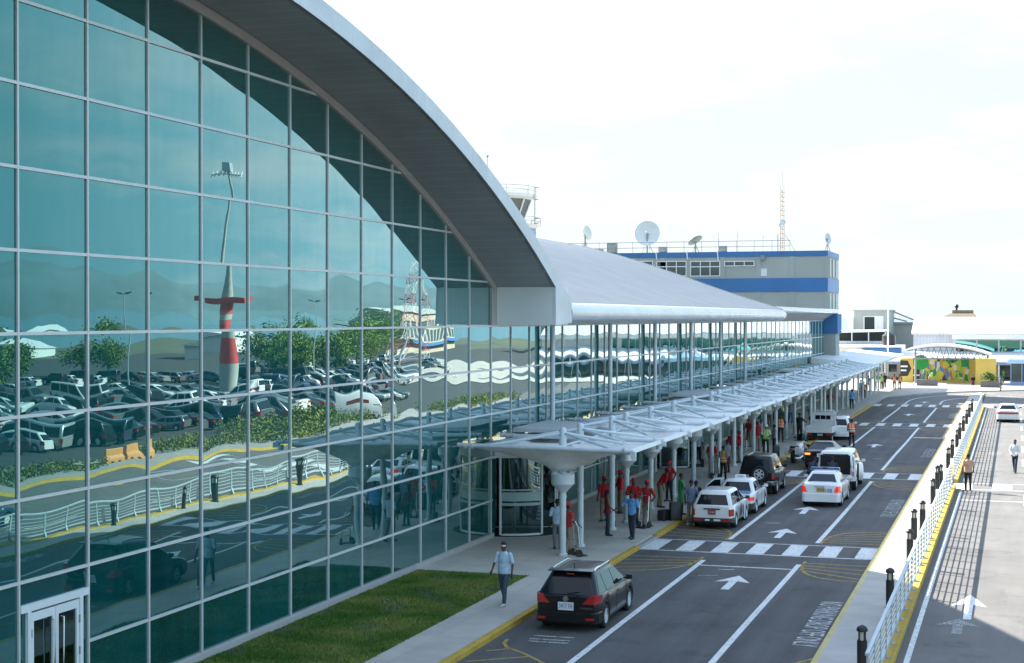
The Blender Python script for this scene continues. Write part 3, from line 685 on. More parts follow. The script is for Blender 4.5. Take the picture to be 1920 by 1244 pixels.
# green seats in the lobby
kk = 0
for sx_, sy_ in ((-20.4, 33.9), (-20.4, 34.8), (-20.9, 36.6), (-20.9, 37.5), (-20.6, 39.6)):
    kk += 1
    t = thing('lobby_seat', ['', 'first', 'second', 'third', 'fourth', 'fifth'][kk] + ' green seat from the near door, behind the glass wall', 'seat', (sx_, sy_, 0.13), R(70), 'green seats in the lobby')
    g = G(); g.loft([[(-0.24, -0.05, 0.42), (0.24, -0.05, 0.42), (0.24, -0.05, 0.46), (-0.24, -0.05, 0.46)], [(-0.24, 0.42, 0.44), (0.24, 0.42, 0.44), (0.24, 0.42, 0.48), (-0.24, 0.42, 0.48)]]); g.build('seat_pan', K['green_seat'], t, bevel=0.02)
    g = G(); g.prism([(-0.24, -0.06, 0.46), (0.24, -0.06, 0.46), (0.22, -0.2, 0.95), (-0.22, -0.2, 0.95)], (0, -0.04, 0)); g.build('backrest', K['green_seat'], t, bevel=0.02)
    for px_, py_ in ((-0.2, 0), (0.2, 0), (-0.2, 0.38), (0.2, 0.38)):
        g = G(); g.tube([(px_, py_, 0), (px_, py_, 0.43)], 0.018, 8); g.build('leg', K['rail'], t)
# ------------------------------------------------------------------ the walkway canopy, one bay per column
ORD = ['zeroth', 'first', 'second', 'third', 'fourth', 'fifth', 'sixth', 'seventh', 'eighth', 'ninth', 'tenth', 'eleventh', 'twelfth', 'thirteenth', 'fourteenth', 'fifteenth', 'sixteenth', 'seventeenth', 'eighteenth', 'nineteenth', 'twentieth', 'twenty-first', 'twenty-second', 'twenty-third', 'twenty-fourth', 'twenty-fifth', 'twenty-sixth', 'twenty-seventh', 'twenty-eighth', 'twenty-ninth', 'thirtieth', 'thirty-first', 'thirty-second', 'thirty-third', 'thirty-fourth', 'thirty-fifth', 'thirty-sixth', 'thirty-seventh', 'thirty-eighth', 'thirty-ninth', 'fortieth']
MASTS = [51.05, 53.3, 57.85, 60.15, 64.5, 69.15, 73.7, 78.3, 80.4, 84.9, 87.1, 91.6, 95.9, 100.5, 105.2, 109.4, 113.8, 118.4, 120.6, 124.9, 127.3, 131.5, 135.9, 140.7, 145.1]
TUBES = [49.9 + 4.63 * k for k in range(22)]
CXL, CXR, CXM, RIM = -17.95, -12.0, -14.6, 3.84
bounds = [49.9]
for a, b in zip(MASTS, MASTS[1:]):
    mid = (a + b) / 2; t_ = min(TUBES, key=lambda q: abs(q - mid)); bounds.append(t_ if abs(t_ - mid) < 0.9 and a < t_ < b else mid)
bounds.append(147.1)
colm = cap = None
def first_or_copy(store, make, parent):
    if store[0] is None: store[0] = make(); o = store[0]
    else: o = store[0].copy(); COL.objects.link(o)
    o.parent = parent; return o
s_col, s_ring, s_mast = [None], [None], [None]
def mk_col():
    g = G(); g.tube([(0, 0, 0.14), (0, 0, 3.03)], 0.112, 14); g.lathe([(0.13, 2.1), (0.13, 2.18)], n=14); g.lathe([(0.17, 0.14), (0.17, 0.2), (0.13, 0.24)], n=14); return g.build('column', K['steel'], smooth=40)
def mk_ring():
    g = G(); g.lathe([(0.125, 2.28), (0.16, 2.34), (0.38, 2.56), (0.40, 2.58), (0.40, 2.92), (0.34, 2.92)], n=20)
    for a in range(0, 360, 60): g.box(0.34 * _c(R(a)) - 0.03, 0.34 * _c(R(a)) + 0.03, 0.34 * _s(R(a)) - 0.03, 0.34 * _s(R(a)) + 0.03, 2.90, 3.06)
    return g.build('column_head', K['steel'], smooth=35)
def mk_mast():
    g = G(); g.tube([(0, 0, 2.95), (0, 0, 4.40), (0, 0, 4.46), (0, 0, 4.49)], [0.125, 0.125, 0.10, 0.03], 14); return g.build('mast', K['steel'], smooth=40)
for i, my in enumerate(MASTS):
    b0, b1 = bounds[i] - my, bounds[i + 1] - my
    t = thing('canopy_bay', ORD[i + 1] + ' bay of the pale blue walkway canopy, counted from its near end', 'canopy bay', (CXM, my, 0), 0, 'canopy bays along the terminal pavement')
    first_or_copy(s_col, mk_col, t); first_or_copy(s_ring, mk_ring, t) if not any(abs(my - q) < 0.1 for q in (53.3, 57.85, 80.4, 84.9, 120.6, 124.9)) else None; first_or_copy(s_mast, mk_mast, t)
    xl, xr = CXL - CXM, CXR - CXM
    rim = []
    N = 40
    for k in range(N):                                   # points round the rectangular rim, matched by angle to the ring
        a = 2 * math.pi * (k + 0.5) / N; dx, dy = _c(a), _s(a)
        tx = (xr / dx) if dx > 1e-6 else (xl / dx) if dx < -1e-6 else 1e9
        ty = (b1 / dy) if dy > 1e-6 else (b0 / dy) if dy < -1e-6 else 1e9
        q = min(tx, ty); px_, py_ = dx * q, dy * q; bul = 1 - (2 * (py_ - (b0 + b1) / 2) / (b1 - b0)) ** 2; rim.append((px_ + (0.55 * bul if px_ < xl + 0.01 else 0), py_))     # scalloped towards the glass
    g = G(); rings = []
    for s_ in (0, 0.08, 0.18, 0.3, 0.45, 0.62, 0.8, 1.0):
        ring = []
        for k in range(N):
            a = 2 * math.pi * (k + 0.5) / N; p0 = (0.36 * _c(a), 0.36 * _s(a)); p1 = rim[k]
            x = p0[0] + (p1[0] - p0[0]) * s_; y = p0[1] + (p1[1] - p0[1]) * s_
            ring.append((x, y, 3.03 + (RIM - 3.03) * s_ ** 0.62))
        rings.append(ring)
    g.loft(rings, False, False, True)
    o = g.build('membrane', K['fabric'], t, smooth=50); so = o.modifiers.new('thick', 'SOLIDIFY'); so.thickness = 0.02
    # pale edge strip facing the road
    g = G(); g.prism([(xr + 0.02, b0, RIM - 0.10), (xr + 0.06, b0, RIM - 0.10), (xr + 0.02, b0, RIM + 0.04)], (0, b1 - b0, 0)); g.build('edge_strip', K['white'], t)
    for sxn, syn in ((1, 1), (1, -1), (-1, 1), (-1, -1)):
        ex = (xr - 0.75) if sxn > 0 else (xl + 1.1); ey = (b1 if syn > 0 else b0) * 0.86
        g = G(); g.tube([(0.1 * sxn, 0.05 * syn, 4.28), (ex, ey, RIM + 0.07)], 0.05, 8); g.build('strut', K['steel'], t, smooth=40)
    for ty_ in TUBES:
        if bounds[i] - 0.01 <= ty_ < bounds[i + 1] - 0.01 or (i == len(MASTS) - 1 and 146 < ty_ < 148):
            y = ty_ - my
            g = G(); g.tube([(xl - 0.02, y, RIM + 0.06), (xr + 0.12, y, RIM - 0.02)], 0.075, 10)
            for xx in (xl + 0.25, xl + 0.5, xr - 0.2): g.lathe([(0.1, -0.04), (0.1, 0.04)], (xx, y, RIM + 0.04), 10, 'x')
            g.build('cross_tube', K['steel'], t, smooth=40)
            g = G(); g.box(xr + 0.02, xr + 0.2, y - 0.07, y + 0.07, RIM - 0.2, RIM - 0.02); g.lathe([(0.11, -0.12), (0.11, 0.06)], (xr - 0.05, y, RIM - 0.18), 10); g.build('tube_shoe', K['steel'], t)
    g = G(); g.tube([(0, b0, RIM + 0.02), (0, b1, RIM + 0.02)], 0.04, 6); g.build('ridge_rod', K['steel'], t)
    if any(abs(my - q) < 0.1 for q in (57.85, 84.9, 124.9)):
        g = G(); g.prism([(-2.9, -3.3, 4.02), (-0.5, -3.3, 4.02), (-0.5, -3.3, 4.12), (-2.9, -3.3, 4.18)], (0, 4.5, 0)); g.build('flat_panel', K['panel'], t)
# low white roof that ends the walkway
t = thing('walkway_end_roof', 'flat white roof at the far end of the walkway canopy, on slim posts', 'canopy', (-14.6, 147.3, 0))
g = G(); g.prism([(-3.6, 0, 3.85), (2.2, 0, 3.75), (2.2, 0, 3.95), (-3.6, 0, 4.5)], (0, 41, 0)); g.build('roof', K['white'], t, bevel=0.03)
for k in range(9):
    g = G(); g.tube([(0.2, 1.5 + 4.6 * k, 0.14), (0.2, 1.5 + 4.6 * k, 3.85)], 0.1, 8); g.build('post', K['steel'], t, smooth=40)

# ------------------------------------------------------------------ railing along the median
def railing(name, y0, y1, label):
    t = thing(name, label, 'railing', (-2.9, y0, 0.19), 0, 'railings on the median kerb')
    L = y1 - y0; n = max(2, int(L / 1.55)); zt_ = 1.06
    g = G(); g.box(-0.045, 0.045, -0.1, L + 0.1, zt_ - 0.02, zt_ + 0.05); g.build('top_rail', K['rail'], t, bevel=0.015)
    g = G(); g.box(-0.03, 0.03, 0, L, 0.16, 0.22); g.build('bottom_rail', K['rail'], t)
    g = G()
    for z in (0.34, 0.48, 0.62, 0.76, 0.90): g.tube([(0, 0, z), (0, L, z)], 0.016, 5)
    g.build('infill_rods', K['rail'], t)
    for k in range(n + 1):
        y = L * k / n
        g = G(); g.box(-0.02, 0.02, y - 0.045, y + 0.045, 0.0, zt_ - 0.02); g.box(-0.09, 0.09, y - 0.08, y + 0.08, 0.0, 0.03); g.prism([(-0.02, y - 0.045, 0.03), (-0.13, y - 0.045, 0.03), (-0.02, y - 0.045, 0.28)], (0, 0.09, 0))
        g.build('post', K['rail'], t)
    return t
railing('railing', 33.0, 77.9, 'pale galvanised railing on the median, nearer length ending at the zebra crossing')
railing('railing', 80.6, 148.0, 'pale galvanised railing on the median, longer length beyond the zebra crossing')
bol = None
BOLL = [(1625, 1180), (1676, 1071), (1712, 997), (1735, 943), (1754, 901), (1768, 874), (1781.5, 842), (1789, 826), (1797.5, 808), (1802.5, 795), (1809, 782), (1815, 770), (1820, 759), (1825, 750)]
POS = [(at(px, py, 1.18).x - 0.10, at(px, py, 1.18).y) for px, py in BOLL]
POS.insert(3, (-3.5, 58.6)); POS.insert(6, (-3.5, 76.2))
for i, (x, y) in enumerate(POS):
    lab = ORD[i + 1] + ' black lamp bollard from the near end of the median'
    if bol is None:
        bol = thing('bollard_lamp', lab, 'bollard', (x, y, 0.15), 0, 'lamp bollards along the median')
        g = G(); g.lathe([(0.15, 0), (0.15, 0.03), (0.115, 0.05), (0.115, 0.78)], n=12); g.build('post', K['black'], bol, smooth=40)
        g = G()
        for a in (45, 135, 225, 315): g.box(0.09 * _c(R(a)) - 0.016, 0.09 * _c(R(a)) + 0.016, 0.09 * _s(R(a)) - 0.016, 0.09 * _s(R(a)) + 0.016, 0.78, 0.98)
        g.build('lamp_cage', K['black'], bol)
        g = G(); g.lathe([(0.075, 0.78), (0.075, 0.98)], n=12); g.build('lamp_lens', K['lamp'], bol, smooth=40)
        g = G(); g.lathe([(0.125, 0.98), (0.125, 1.03), (0.10, 1.08), (0.03, 1.12)], n=12); g.build('cap', K['black'], bol, smooth=40)
    else:
        r = bol.copy(); COL.objects.link(r); r.location = (x, y, 0.15); r['label'] = lab
        for ch in bol.children:
            c = ch.copy(); COL.objects.link(c); c.parent = r

# ------------------------------------------------------------------ blue and grey office building behind the terminal
YB = 168.0
def bx(px, py): return aty(px, py, YB)
ob = thing('office_building', 'grey office block with blue bands rising behind the low terminal roof', 'building', (-19, YB, 0))
def O(g, name, m, **k):
    o = g.build(name, m, ob, **k); o.matrix_parent_inverse = Matrix.Translation((19, -YB, 0)); return o
XR, XL = -19.0, -66.0
zt0, zt1, zb0, zb1 = 15.30, 14.72, 12.42, 10.95
g = G(); g.box(XL, XR, YB, YB + 11, 0, zt0 - 0.05); O(g, 'wall', K['greywall'])
g = G(); g.box(XL, XR + 0.04, YB - 0.06, YB - 0.003, zt1, zt0); O(g, 'parapet_band', K['blue'])
g = G(); g.box(XL, XR + 0.04, YB - 0.06, YB - 0.003, zb1, zb0); O(g, 'blue_band', K['blue'])
g = G(); g.box(XR + 0.003, XR + 0.06, YB + 0.02, YB + 11.05, zb1, zb0); g.box(XR + 0.003, XR + 0.06, YB + 0.02, YB + 11.05, zt1, zt0); O(g, 'side_band', K['blue_pale'])
for px in (1243, 1292, 1355, 1422, 1485, 1551.3, 1190):
    for z0, z1 in ((zb0, zt1), (8, zb1)): x = bx(px, 500).x; g = G(); g.box(x - 0.28, x + 0.28, YB - 0.05, YB - 0.003, z0, z1); O(g, 'pilaster', K['greywall'])
def win(xa, xb, za, zb, nx, split):
    f = G(); w_ = 0.09; yy = (YB - 0.09, YB - 0.004)
    f.box(xa, xb, *yy, zb - w_, zb); f.box(xa, xb, *yy, za, za + w_)
    for k in range(nx + 1):
        x = xa + (xb - xa - w_) * k / nx; f.box(x, x + w_, yy[0], yy[1], za + w_, zb - w_)
    if split:
        for k in range(nx):
            a = xa + (xb - xa - w_) * k / nx + w_; b = xa + (xb - xa - w_) * (k + 1) / nx; f.box(a, b, yy[0] + 0.01, yy[1], split - 0.05, split + 0.05)
    o = O(f, 'window', K['white'])
    p = G(); p.box(xa + 0.02, xb - 0.02, YB - 0.05, YB - 0.006, za + 0.02, zb - 0.02); p.build('pane', K['winglass'], o)
for pa, pb, ya, yb, nx, sp in ((1231, 1287.5, 489.5, 519, 3, 1), (1294.5, 1350.5, 489.5, 519, 3, 1), (1358, 1415, 489.5, 500, 3, 0), (1170, 1224.5, 489.5, 519, 3, 1)):
    a, b = bx(pa, yb), bx(pb, ya); win(a.x, b.x, a.z, b.z, nx, a.z + (b.z - a.z) * 0.63 if sp else 0)
g = G(); a, b = bx(1427, 488), bx(1434.5, 479); g.box(a.x, b.x, YB - 0.35, YB - 0.004, a.z, b.z); O(g, 'air_conditioner', K['grey_steel'])
g = G(); a, b = bx(1422, 518), bx(1438, 504); g.box(a.x, b.x, YB - 0.03, YB - 0.004, a.z, b.z); O(g, 'blocked_opening', K['whitewall'])
for k in range(3):
    for za, zb in ((zb0 + 0.15, zt1 - 0.2), (8.8, zb1 - 0.15)):
        y = YB + 1.6 + k * 3.2
        f = G(); f.box(XR + 0.003, XR + 0.05, y, y + 1.5, za, zb); o = O(f, 'side_window', K['winglass'])
for px in (1230.5, 1288, 1345.5):
    x = bx(px, 470).x; g = G(); g.tube([(x, YB - 0.12, zt0 + 0.1), (x + 0.08, YB - 0.12, zt1 - (0.6 if px > 1290 else 0.4) + 0.2)], 0.07, 8); O(g, 'downpipe', K['white'])
g = G(); n_ = 22
for z in (zt0 + 0.55, zt0 + 1.15): g.tube([(XL + 1, YB + 0.4, z), (bx(1480, 470).x, YB + 0.4, z)], 0.03, 5)
for k in range(n_ + 1):
    x = XL + 1 + (bx(1480, 470).x - XL - 1) * k / n_; g.tube([(x, YB + 0.4, zt0 - 0.1), (x, YB + 0.4, zt0 + 1.2)], 0.03, 5)
O(g, 'roof_railing', K['grey_steel'])
def dish(px, py, rad, aim, label, mesh=False, lift=0.0):
    p = aty(px, py, YB + 3.0); base = zt0 - 0.05
    t = thing('satellite_dish', label, 'satellite dish', (p.x, p.y, base)); h = p.z - base
    ax = Vector(aim).normalized(); q = ax.to_track_quat('Z', 'Y').to_matrix().to_4x4(); M_ = Matrix.Translation((0, 0, h)) @ q
    g = G(); g.M = M_; g.lathe([(rad * s_, 0.28 * rad * (s_ * s_ - 0.6)) for s_ in np.linspace(0.02, 1, 9)], n=28, cap=False)
    o = g.build('reflector', K['dish'] if not mesh else K['grey_steel'], t, smooth=50); so = o.modifiers.new('t', 'SOLIDIFY'); so.thickness = 0.04
    g = G(); g.tube([(0, 0, 0), (0, 0, h - 0.1)], 0.09 if rad > 0.8 else 0.05, 8); bk = -ax * (0.17 * rad); g.tube([(0, 0, h - 0.2), (bk.x, bk.y, h + bk.z)], 0.1, 8); g.tube([(0.5 * rad, 0.2, 0), (0, 0, h * 0.7)], 0.04, 6); g.tube([(-0.5 * rad, 0.2, 0), (0, 0, h * 0.7)], 0.04, 6); g.build('mount', K['grey_steel'], t)
    g = G(); g.M = M_
    g.tube([(0, 0, -0.15 * rad), (0, 0, 0.62 * rad)], 0.03, 6); g.tube([(0.75 * rad, 0, 0.0), (0, 0, 0.62 * rad)], 0.025, 5); g.ball((0, 0, 0.62 * rad), 0.09, 8, 6); g.build('feed_horn', K['white'], t)
dish(1213.5, 438, 1.42, (0.12, -1, 0.12), 'large round white satellite dish facing the road on the office roof')
dish(1097, 437, 0.95, (0.55, 0.85, 0.35), 'white satellite dish turned sideways at the left end of the office roof')
dish(1304, 452, 0.85, (-0.55, 0.3, 0.85), 'dark mesh satellite dish tilted to the sky on the office roof', True)
dish(1551, 448, 0.65, (0.9, -0.35, 0.1), 'small round white dish at the right corner of the office roof')
p = aty(1467, 468, YB + 2.5); t = thing('radio_mast', 'slim lattice radio mast standing on the office roof', 'mast', (p.x, p.y, zt0 - 0.05))
g = G(); hh = aty(1467, 345, YB + 2.5).z - zt0; tri = [(0.26 * _c(R(a)), 0.26 * _s(R(a))) for a in (90, 210, 330)]
for x, y in tri: g.tube([(x, y, 0), (x * 0.8, y * 0.8, hh)], 0.028, 5)
for k in range(int(hh / 0.5)):
    for j in range(3):
        a, b = tri[j], tri[(j + 1) % 3]; g.tube([(a[0], a[1], 0.5 * k), (b[0], b[1], 0.5 * k + 0.5)], 0.022, 4); g.tube([(a[0], a[1], 0.5 * k), (b[0], b[1], 0.5 * k)], 0.02, 4)
g.build('lattice', mat('mast_paint', (0.36, 0.27, 0.22), 0.6), t)
g = G(); g.tube([(0, 0, hh), (0, 0, hh + 1.3)], 0.025, 5); g.build('aerial', K['grey_steel'], t)
g = G(); g.lathe([(0.32, 0), (0.30, 0.12)], (0.1, -0.35, hh * 0.44), 16, 'y'); g.box(-0.35, -0.1, -0.3, 0, hh * 0.37, hh * 0.43); g.build('drum_aerial', K['dish'], t)
g = G(); g.tube([(0.3, 0, 1.9), (1.4, 0.1, 0.05)], 0.025, 5); g.tube([(-0.5, 0, 0), (-0.5, 0, 2.0)], 0.05, 6); g.build('stay', K['grey_steel'], t)
for px, py, nm in ((1347, 430, 'third'), (1383, 420, 'second'), (1430.5, 425, 'first'), (1142, 445, 'fourth')):
    p = aty(px, py, YB + 1.5); t = thing('whip_aerial', 'thin whip aerial on the office roof, ' + nm + ' to the left of the lattice mast', 'aerial', (p.x, p.y, zt0 - 0.05), 0, 'whip aerials on the office roof')
    g = G(); g.tube([(0, 0, 0), (0, 0, p.z - zt0)], [0.03, 0.012], 5); g.ball((0, 0, (p.z - zt0) * 0.6), 0.07, 6, 4); g.build('rod', K['grey_steel'], t)
for px, w_, h_, nm in ((1148, 0.55, 0.75, 'tall grey equipment cabinet left of the large dish'), (1243, 0.45, 0.45, 'small grey equipment box right of the large dish'), (1356, 0.4, 0.45, 'small dark equipment box between the dark dish and the mast'), (1118, 0.8, 0.35, 'low grey equipment box beside the sideways dish')):
    p = aty(px, 465, YB + 1.0); t = thing('rooftop_cabinet', nm, 'cabinet', (p.x, p.y, zt0 - 0.05))
    g = G(); g.box(-w_, w_, -0.3, 0.3, 0.1, h_ * 1.6); g.build('case', K['grey_steel'], t, bevel=0.03); g = G(); g.box(-w_ * 0.8, w_ * 0.8, -0.32, -0.301, 0.2, h_ * 1.5); g.build('cabinet_door', K['greywall'], t); g = G(); g.box(-w_, -w_ + 0.1, -0.2, 0.2, 0, 0.1); g.box(w_ - 0.1, w_, -0.2, 0.2, 0, 0.1); g.build('foot', K['black'], t)

# ------------------------------------------------------------------ control tower behind the arch
YT = 205.0
c0 = aty(925, 372, YT); ct = thing('control_tower', 'control tower with slanted cab windows and balconies, half hidden behind the arched roof', 'tower', (c0.x, YT, 0))
zc = lambda py: aty(1000, py, YT).z
def ring_(rad, n=10, off=18): return [(rad * _c(R(off + 36 * k)), rad * _s(R(off + 36 * k))) for k in range(n)]
k1 = (1000 - 925) / FPX * (YT * 0.985); k0 = (984 - 925) / FPX * YT * 0.985; kb = (1012 - 925) / FPX * YT
g = G(); g.loft([[(x, y, 0) for x, y in ring_(k0 * 1.45)], [(x, y, zc(428)) for x, y in ring_(k0 * 1.45)]]); g.build('shaft', K['blue_pale'], ct)
g = G(); g.loft([[(x, y, zc(428)) for x, y in ring_(kb * 0.98)], [(x, y, zc(422)) for x, y in ring_(kb * 1.1)]]); g.build('balcony', K['whitewall'], ct)
g = G(); g.loft([[(x, y, zc(422)) for x, y in ring_(k0)], [(x, y, zc(413)) for x, y in ring_(k0)]]); g.build('cab_base', K['whitewall'], ct)
g = G(); g.loft([[(x, y, zc(413)) for x, y in ring_(k0)], [(x, y, zc(374)) for x, y in ring_(k1)]]); g.build('cab_glass', K['winglass'], ct)
for (x, y), (x2, y2) in zip(ring_(k0 * 1.01), ring_(k1 * 1.01)): g = G(); g.tube([(x, y, zc(413)), (x2, y2, zc(374))], 0.13, 6); g.build('window_frame', K['white'], ct)
g = G(); g.loft([[(x, y, zc(374)) for x, y in ring_(k1 * 1.03)], [(x, y, zc(370)) for x, y in ring_(kb * 0.99)], [(x, y, zc(364)) for x, y in ring_(kb * 1.0)]]); g.build('roof', K['whitewall'], ct)
for zb_, zt_, rr_ in ((zc(364), zc(350), kb * 0.97), (zc(422), zc(408), kb * 1.07)):
    g = G(); pts = ring_(rr_, 10)
    for z in (zt_, (zb_ + zt_) / 2): g.tube([(x, y, z) for x, y in pts] + [(pts[0][0], pts[0][1], z)], 0.035, 5)
    for x, y in pts: g.tube([(x, y, zb_), (x, y, zt_)], 0.035, 5)
    g.build('guard_rail', K['grey_steel'], ct)
g = G()
for dy in (-0.25, 0.25): g.tube([(kb * 0.98, dy, zc(424)), (kb * 0.98, dy, zc(350))], 0.04, 5)
for z in np.arange(zc(422), zc(352), 0.35): g.tube([(kb * 0.98, -0.25, z), (kb * 0.98, 0.25, z)], 0.02, 4)
for py in (375, 352, 420, 410):
    g.tube([(kb * 0.98, -0.4, zc(py)), (kb * 1.06, -0.4, zc(py)), (kb * 1.06, 0.4, zc(py)), (kb * 0.98, 0.4, zc(py))], 0.035, 5)
g.build('ladder', K['grey_steel'], ct)
p = aty(914, 290, 120); t = thing('lightning_rod', 'thin rod standing on the arched roof behind its right edge', 'rod', (p.x, p.y, 10.0)); g = G(); g.tube([(0, 0, 0), (0, 0, p.z - 10)], [0.05, 0.02], 6); g.build('rod', K['grey_steel'], t); g = G(); g.ball((0, 0, p.z - 10.15), 0.1, 8, 6); g.build('finial', K['grey_steel'], t)
# ------------------------------------------------------------------ buildings at the far end of the road
def wbox(name, label, cat, Y, px0, px1, py0, py1, depth, m, z0=None):
    a, b = aty(px0, py1, Y), aty(px1, py0, Y)
    t = thing(name, label, cat, ((a.x + b.x) / 2, Y, 0)); w = (b.x - a.x) / 2
    g = G(); g.box(-w, w, 0, depth, 0.0 if z0 is None else z0, b.z); g.build('wall', m, t)
    return t, w, b.z
# grey upper storey with white framed openings
t, w, h = wbox('plant_house', 'grey rooftop house with two white framed openings beyond the walkway', 'building', 232, 1601, 1668, 583, 700, 9, K['greywall'])
for f0, f1, zt_, zb_, m_ in ((0.30, 0.58, 0.9, 2.9, 'dark'), (0.64, 0.80, 0.9, 2.7, 'whitewall')):
    xa, xb = -w + 2 * w * f0, -w + 2 * w * f1
    g = G(); g.box(xa - 0.15, xb + 0.15, -0.12, -0.01, h - zb_ - 0.1, h - zt_ + 0.15); o = g.build('window_frame', K['white'], t)
    g = G(); g.box(xa, xb, -0.16, -0.121, h - zb_, h - zt_); g.build('opening', K[m_], o)
g = G(); g.box(-w - 0.2, w + 0.2, -0.2, 9.1, h, h + 0.15); g.build('roof_slab', K['greywall'], t)
g = G(); g.box(-w - 1.0, -w - 0.05, -0.5, 0.4, 0, h - 1.0); g.build('white_column', K['white'], t)
t, w, h = wbox('link_building', 'pale two storey link building with railed balcony beyond the terminal end', 'building', 214, 1560, 1690, 652, 720, 8, K['whitewall'])
g = G(); g.box(-w, w, -1.2, 8.0, h, h + 0.25); g.build('roof', K['white'], t)
for k in range(5):
    x = -w + 1.2 + k * (2 * w - 2.4) / 4; g = G(); g.box(x - 0.6, x + 0.6, -0.05, -0.01, 1.0, 2.9); g.build('window', K['winglass'], t)
g = G(); g.box(w - 5, w, -1.3, -0.01, h - 1.2, h - 0.1); g.build('blue_fascia', K['blue'], t)
t, w, h = wbox('car_deck', 'white slatted deck with a flat roof behind the link building', 'building', 222, 1560, 1664, 640, 700, 6, K['corr_wall'])
a = aty(1600, 622, 222).z
g = G(); g.prism([(-w, -1.5, a - 0.2), (w * 0.9, -1.5, a), (w * 0.9, -1.5, a + 0.25), (-w, -1.5, a + 0.15)], (0, 8, 0)); g.build('roof', K['white'], t)
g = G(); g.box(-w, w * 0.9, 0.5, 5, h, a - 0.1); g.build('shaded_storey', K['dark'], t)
for k in range(4): x = -w + 0.5 + k * w * 0.6; g = G(); g.tube([(x, -0.5, h), (x, -0.5, a - 0.1)], 0.08, 6); g.build('post', K['white'], t)
p = aty(1694, 640, 219); t = thing('water_tank', 'dark round water tank on the link building roof', 'tank', (p.x - 1.7, 216, aty(1680, 652, 214).z + 0.25)); g = G(); g.lathe([(0.85, 0), (0.9, 0.3), (0.9, 1.3), (0.6, 1.55), (0.2, 1.65)], n=16); g.build('shell', K['black'], t, smooth=40); g = G(); g.lathe([(0.25, 1.6), (0.25, 1.75)], n=12); g.build('lid', K['black'], t)
p = aty(1666, 540, 213); q = aty(1666, 652, 213)
t = thing('flag_pole', 'slim white pole rising in front of the grey rooftop house', 'pole', (p.x, 212.3, 0.14)); g = G(); g.tube([(0, 0, 0), (0, 0, aty(1666, 598, 213).z), (0, 0, p.z)], [0.12, 0.1, 0.03], 8); g.build('shaft', K['white'], t); g = G(); g.lathe([(0.2, 0), (0.2, 0.3)], n=10); g.build('base', K['greywall'], t)
# grey sheds with a gantry between the house and the white terminal
t, w, h = wbox('low_shed', 'low grey shed with a rusty roof behind the white terminal', 'shed', 240, 1668, 1720, 608, 690, 6, K['greywall'])
g = G(); g.prism([(-w, -0.4, h), (w + 3, -0.4, h), (w + 3, -0.4, h + 0.3), (-w, -0.4, h + 0.3)], (0, 6.5, 0)); g.build('roof', K['grey_steel'], t)
g = G(); g.tube([(-w + 0.2, -0.3, h + 2.0), (w, -0.3, h + 0.4)], 0.12, 6); g.tube([(-w + 0.2, -0.3, h + 1.0), (-w + 2.5, -0.3, h + 0.4)], 0.12, 6); g.box(-w - 1.2, -w + 0.2, -0.3, 1.5, h, h + 2.1); g.build('gantry', K['grey_steel'], t)
# white terminal block
YW = 216.0
A = lambda px, py: aty(px, py, YW)
wt_ = thing('white_terminal', 'long white terminal block with ribbed roof and a strip of teal windows', 'building', (A(1712, 700).x, YW, 0)); X0 = A(1712, 700).x
def Wd(g, name, m, par=None, **k): o = g.build(name, m, par or wt_, **k); return o
xr_ = 40.0
x1 = A(1786, 620).x - X0
g = G(); g.box(0, xr_, 0.0, 30, 0, A(0, 650).z); Wd(g, 'lower_wall', K['greywall'])
g = G(); g.box(0, x1, 0.3, 20, A(0, 648).z, A(0, 621).z); Wd(g, 'ribbed_wall', K['corr_wall'])
g = G(); g.box(x1, xr_, 0.3, 20, A(0, 650).z, A(0, 624).z); Wd(g, 'upper_wall', K['whitewall'])
g = G(); g.prism([(-0.2, -0.4, A(0, 622).z), (x1 - 0.05, -0.4, A(0, 622).z), (x1 - 0.05, 6, A(0, 598).z), (-0.2, 6, A(0, 598).z)], (0, 0, 0.25)); Wd(g, 'left_roof', K['corr'])
g = G(); g.prism([(x1 - 0.02, -1.0, A(0, 623).z), (xr_, -1.0, A(0, 623).z), (xr_, 6, A(0, 598).z), (x1 - 0.02, 6, A(0, 598).z)], (0, 0, 0.25)); Wd(g, 'main_roof', K['corr'])
g = G(); g.box(x1 - 0.02, xr_, -1.05, -1.0, A(0, 629).z, A(0, 622).z); Wd(g, 'gutter', K['whitewall'])
zz = (A(0, 648).z, A(0, 631).z); x = A(1791, 640).x - X0
for k in range(9):
    f = G(); f.box(x, x + 2.75, 0.2, 0.29, zz[0] - 0.1, zz[1] + 0.1); o = Wd(f, 'window', K['white'])
    f = G(); f.box(x + 0.1, x + 2.65, 0.15, 0.199, zz[0], zz[1]); f.build('pane', tinted_glass('strip_window_glass', (0.16, 0.40, 0.40), (0.02, 0.05, 0.05), 0.9) if k == 0 else bpy.data.materials['strip_window_glass'], o)
    x += 2.76
g = G(); g.prism([(-6.0, -7.0, A(0, 668).z + 0.5), (xr_, -7.0, A(0, 668).z + 0.5), (xr_, 0.2, A(0, 650).z), (-6.0, 0.2, A(0, 650).z)], (0, 0, 0.2)); Wd(g, 'porch_roof', K['white'])
g = G(); g.box(-6, xr_, -6.8, -6.7, A(0, 672).z + 0.5, A(0, 668).z + 0.5); Wd(g, 'porch_beam', K['blue_pale'])
for k in range(12):
    g = G(); xx = -5 + k * 4.0; g.tube([(xx, -6.5, 0.14), (xx, -6.5, A(0, 668).z + 0.5)], 0.12, 8); Wd(g, 'porch_post', K['white'])
g = G(); g.box(2, xr_, -0.06, -0.005, 0.2, 2.6); Wd(g, 'shop_front', K['winglass'])
a, b = aty(1752, 604, 246), aty(1812, 588, 246)
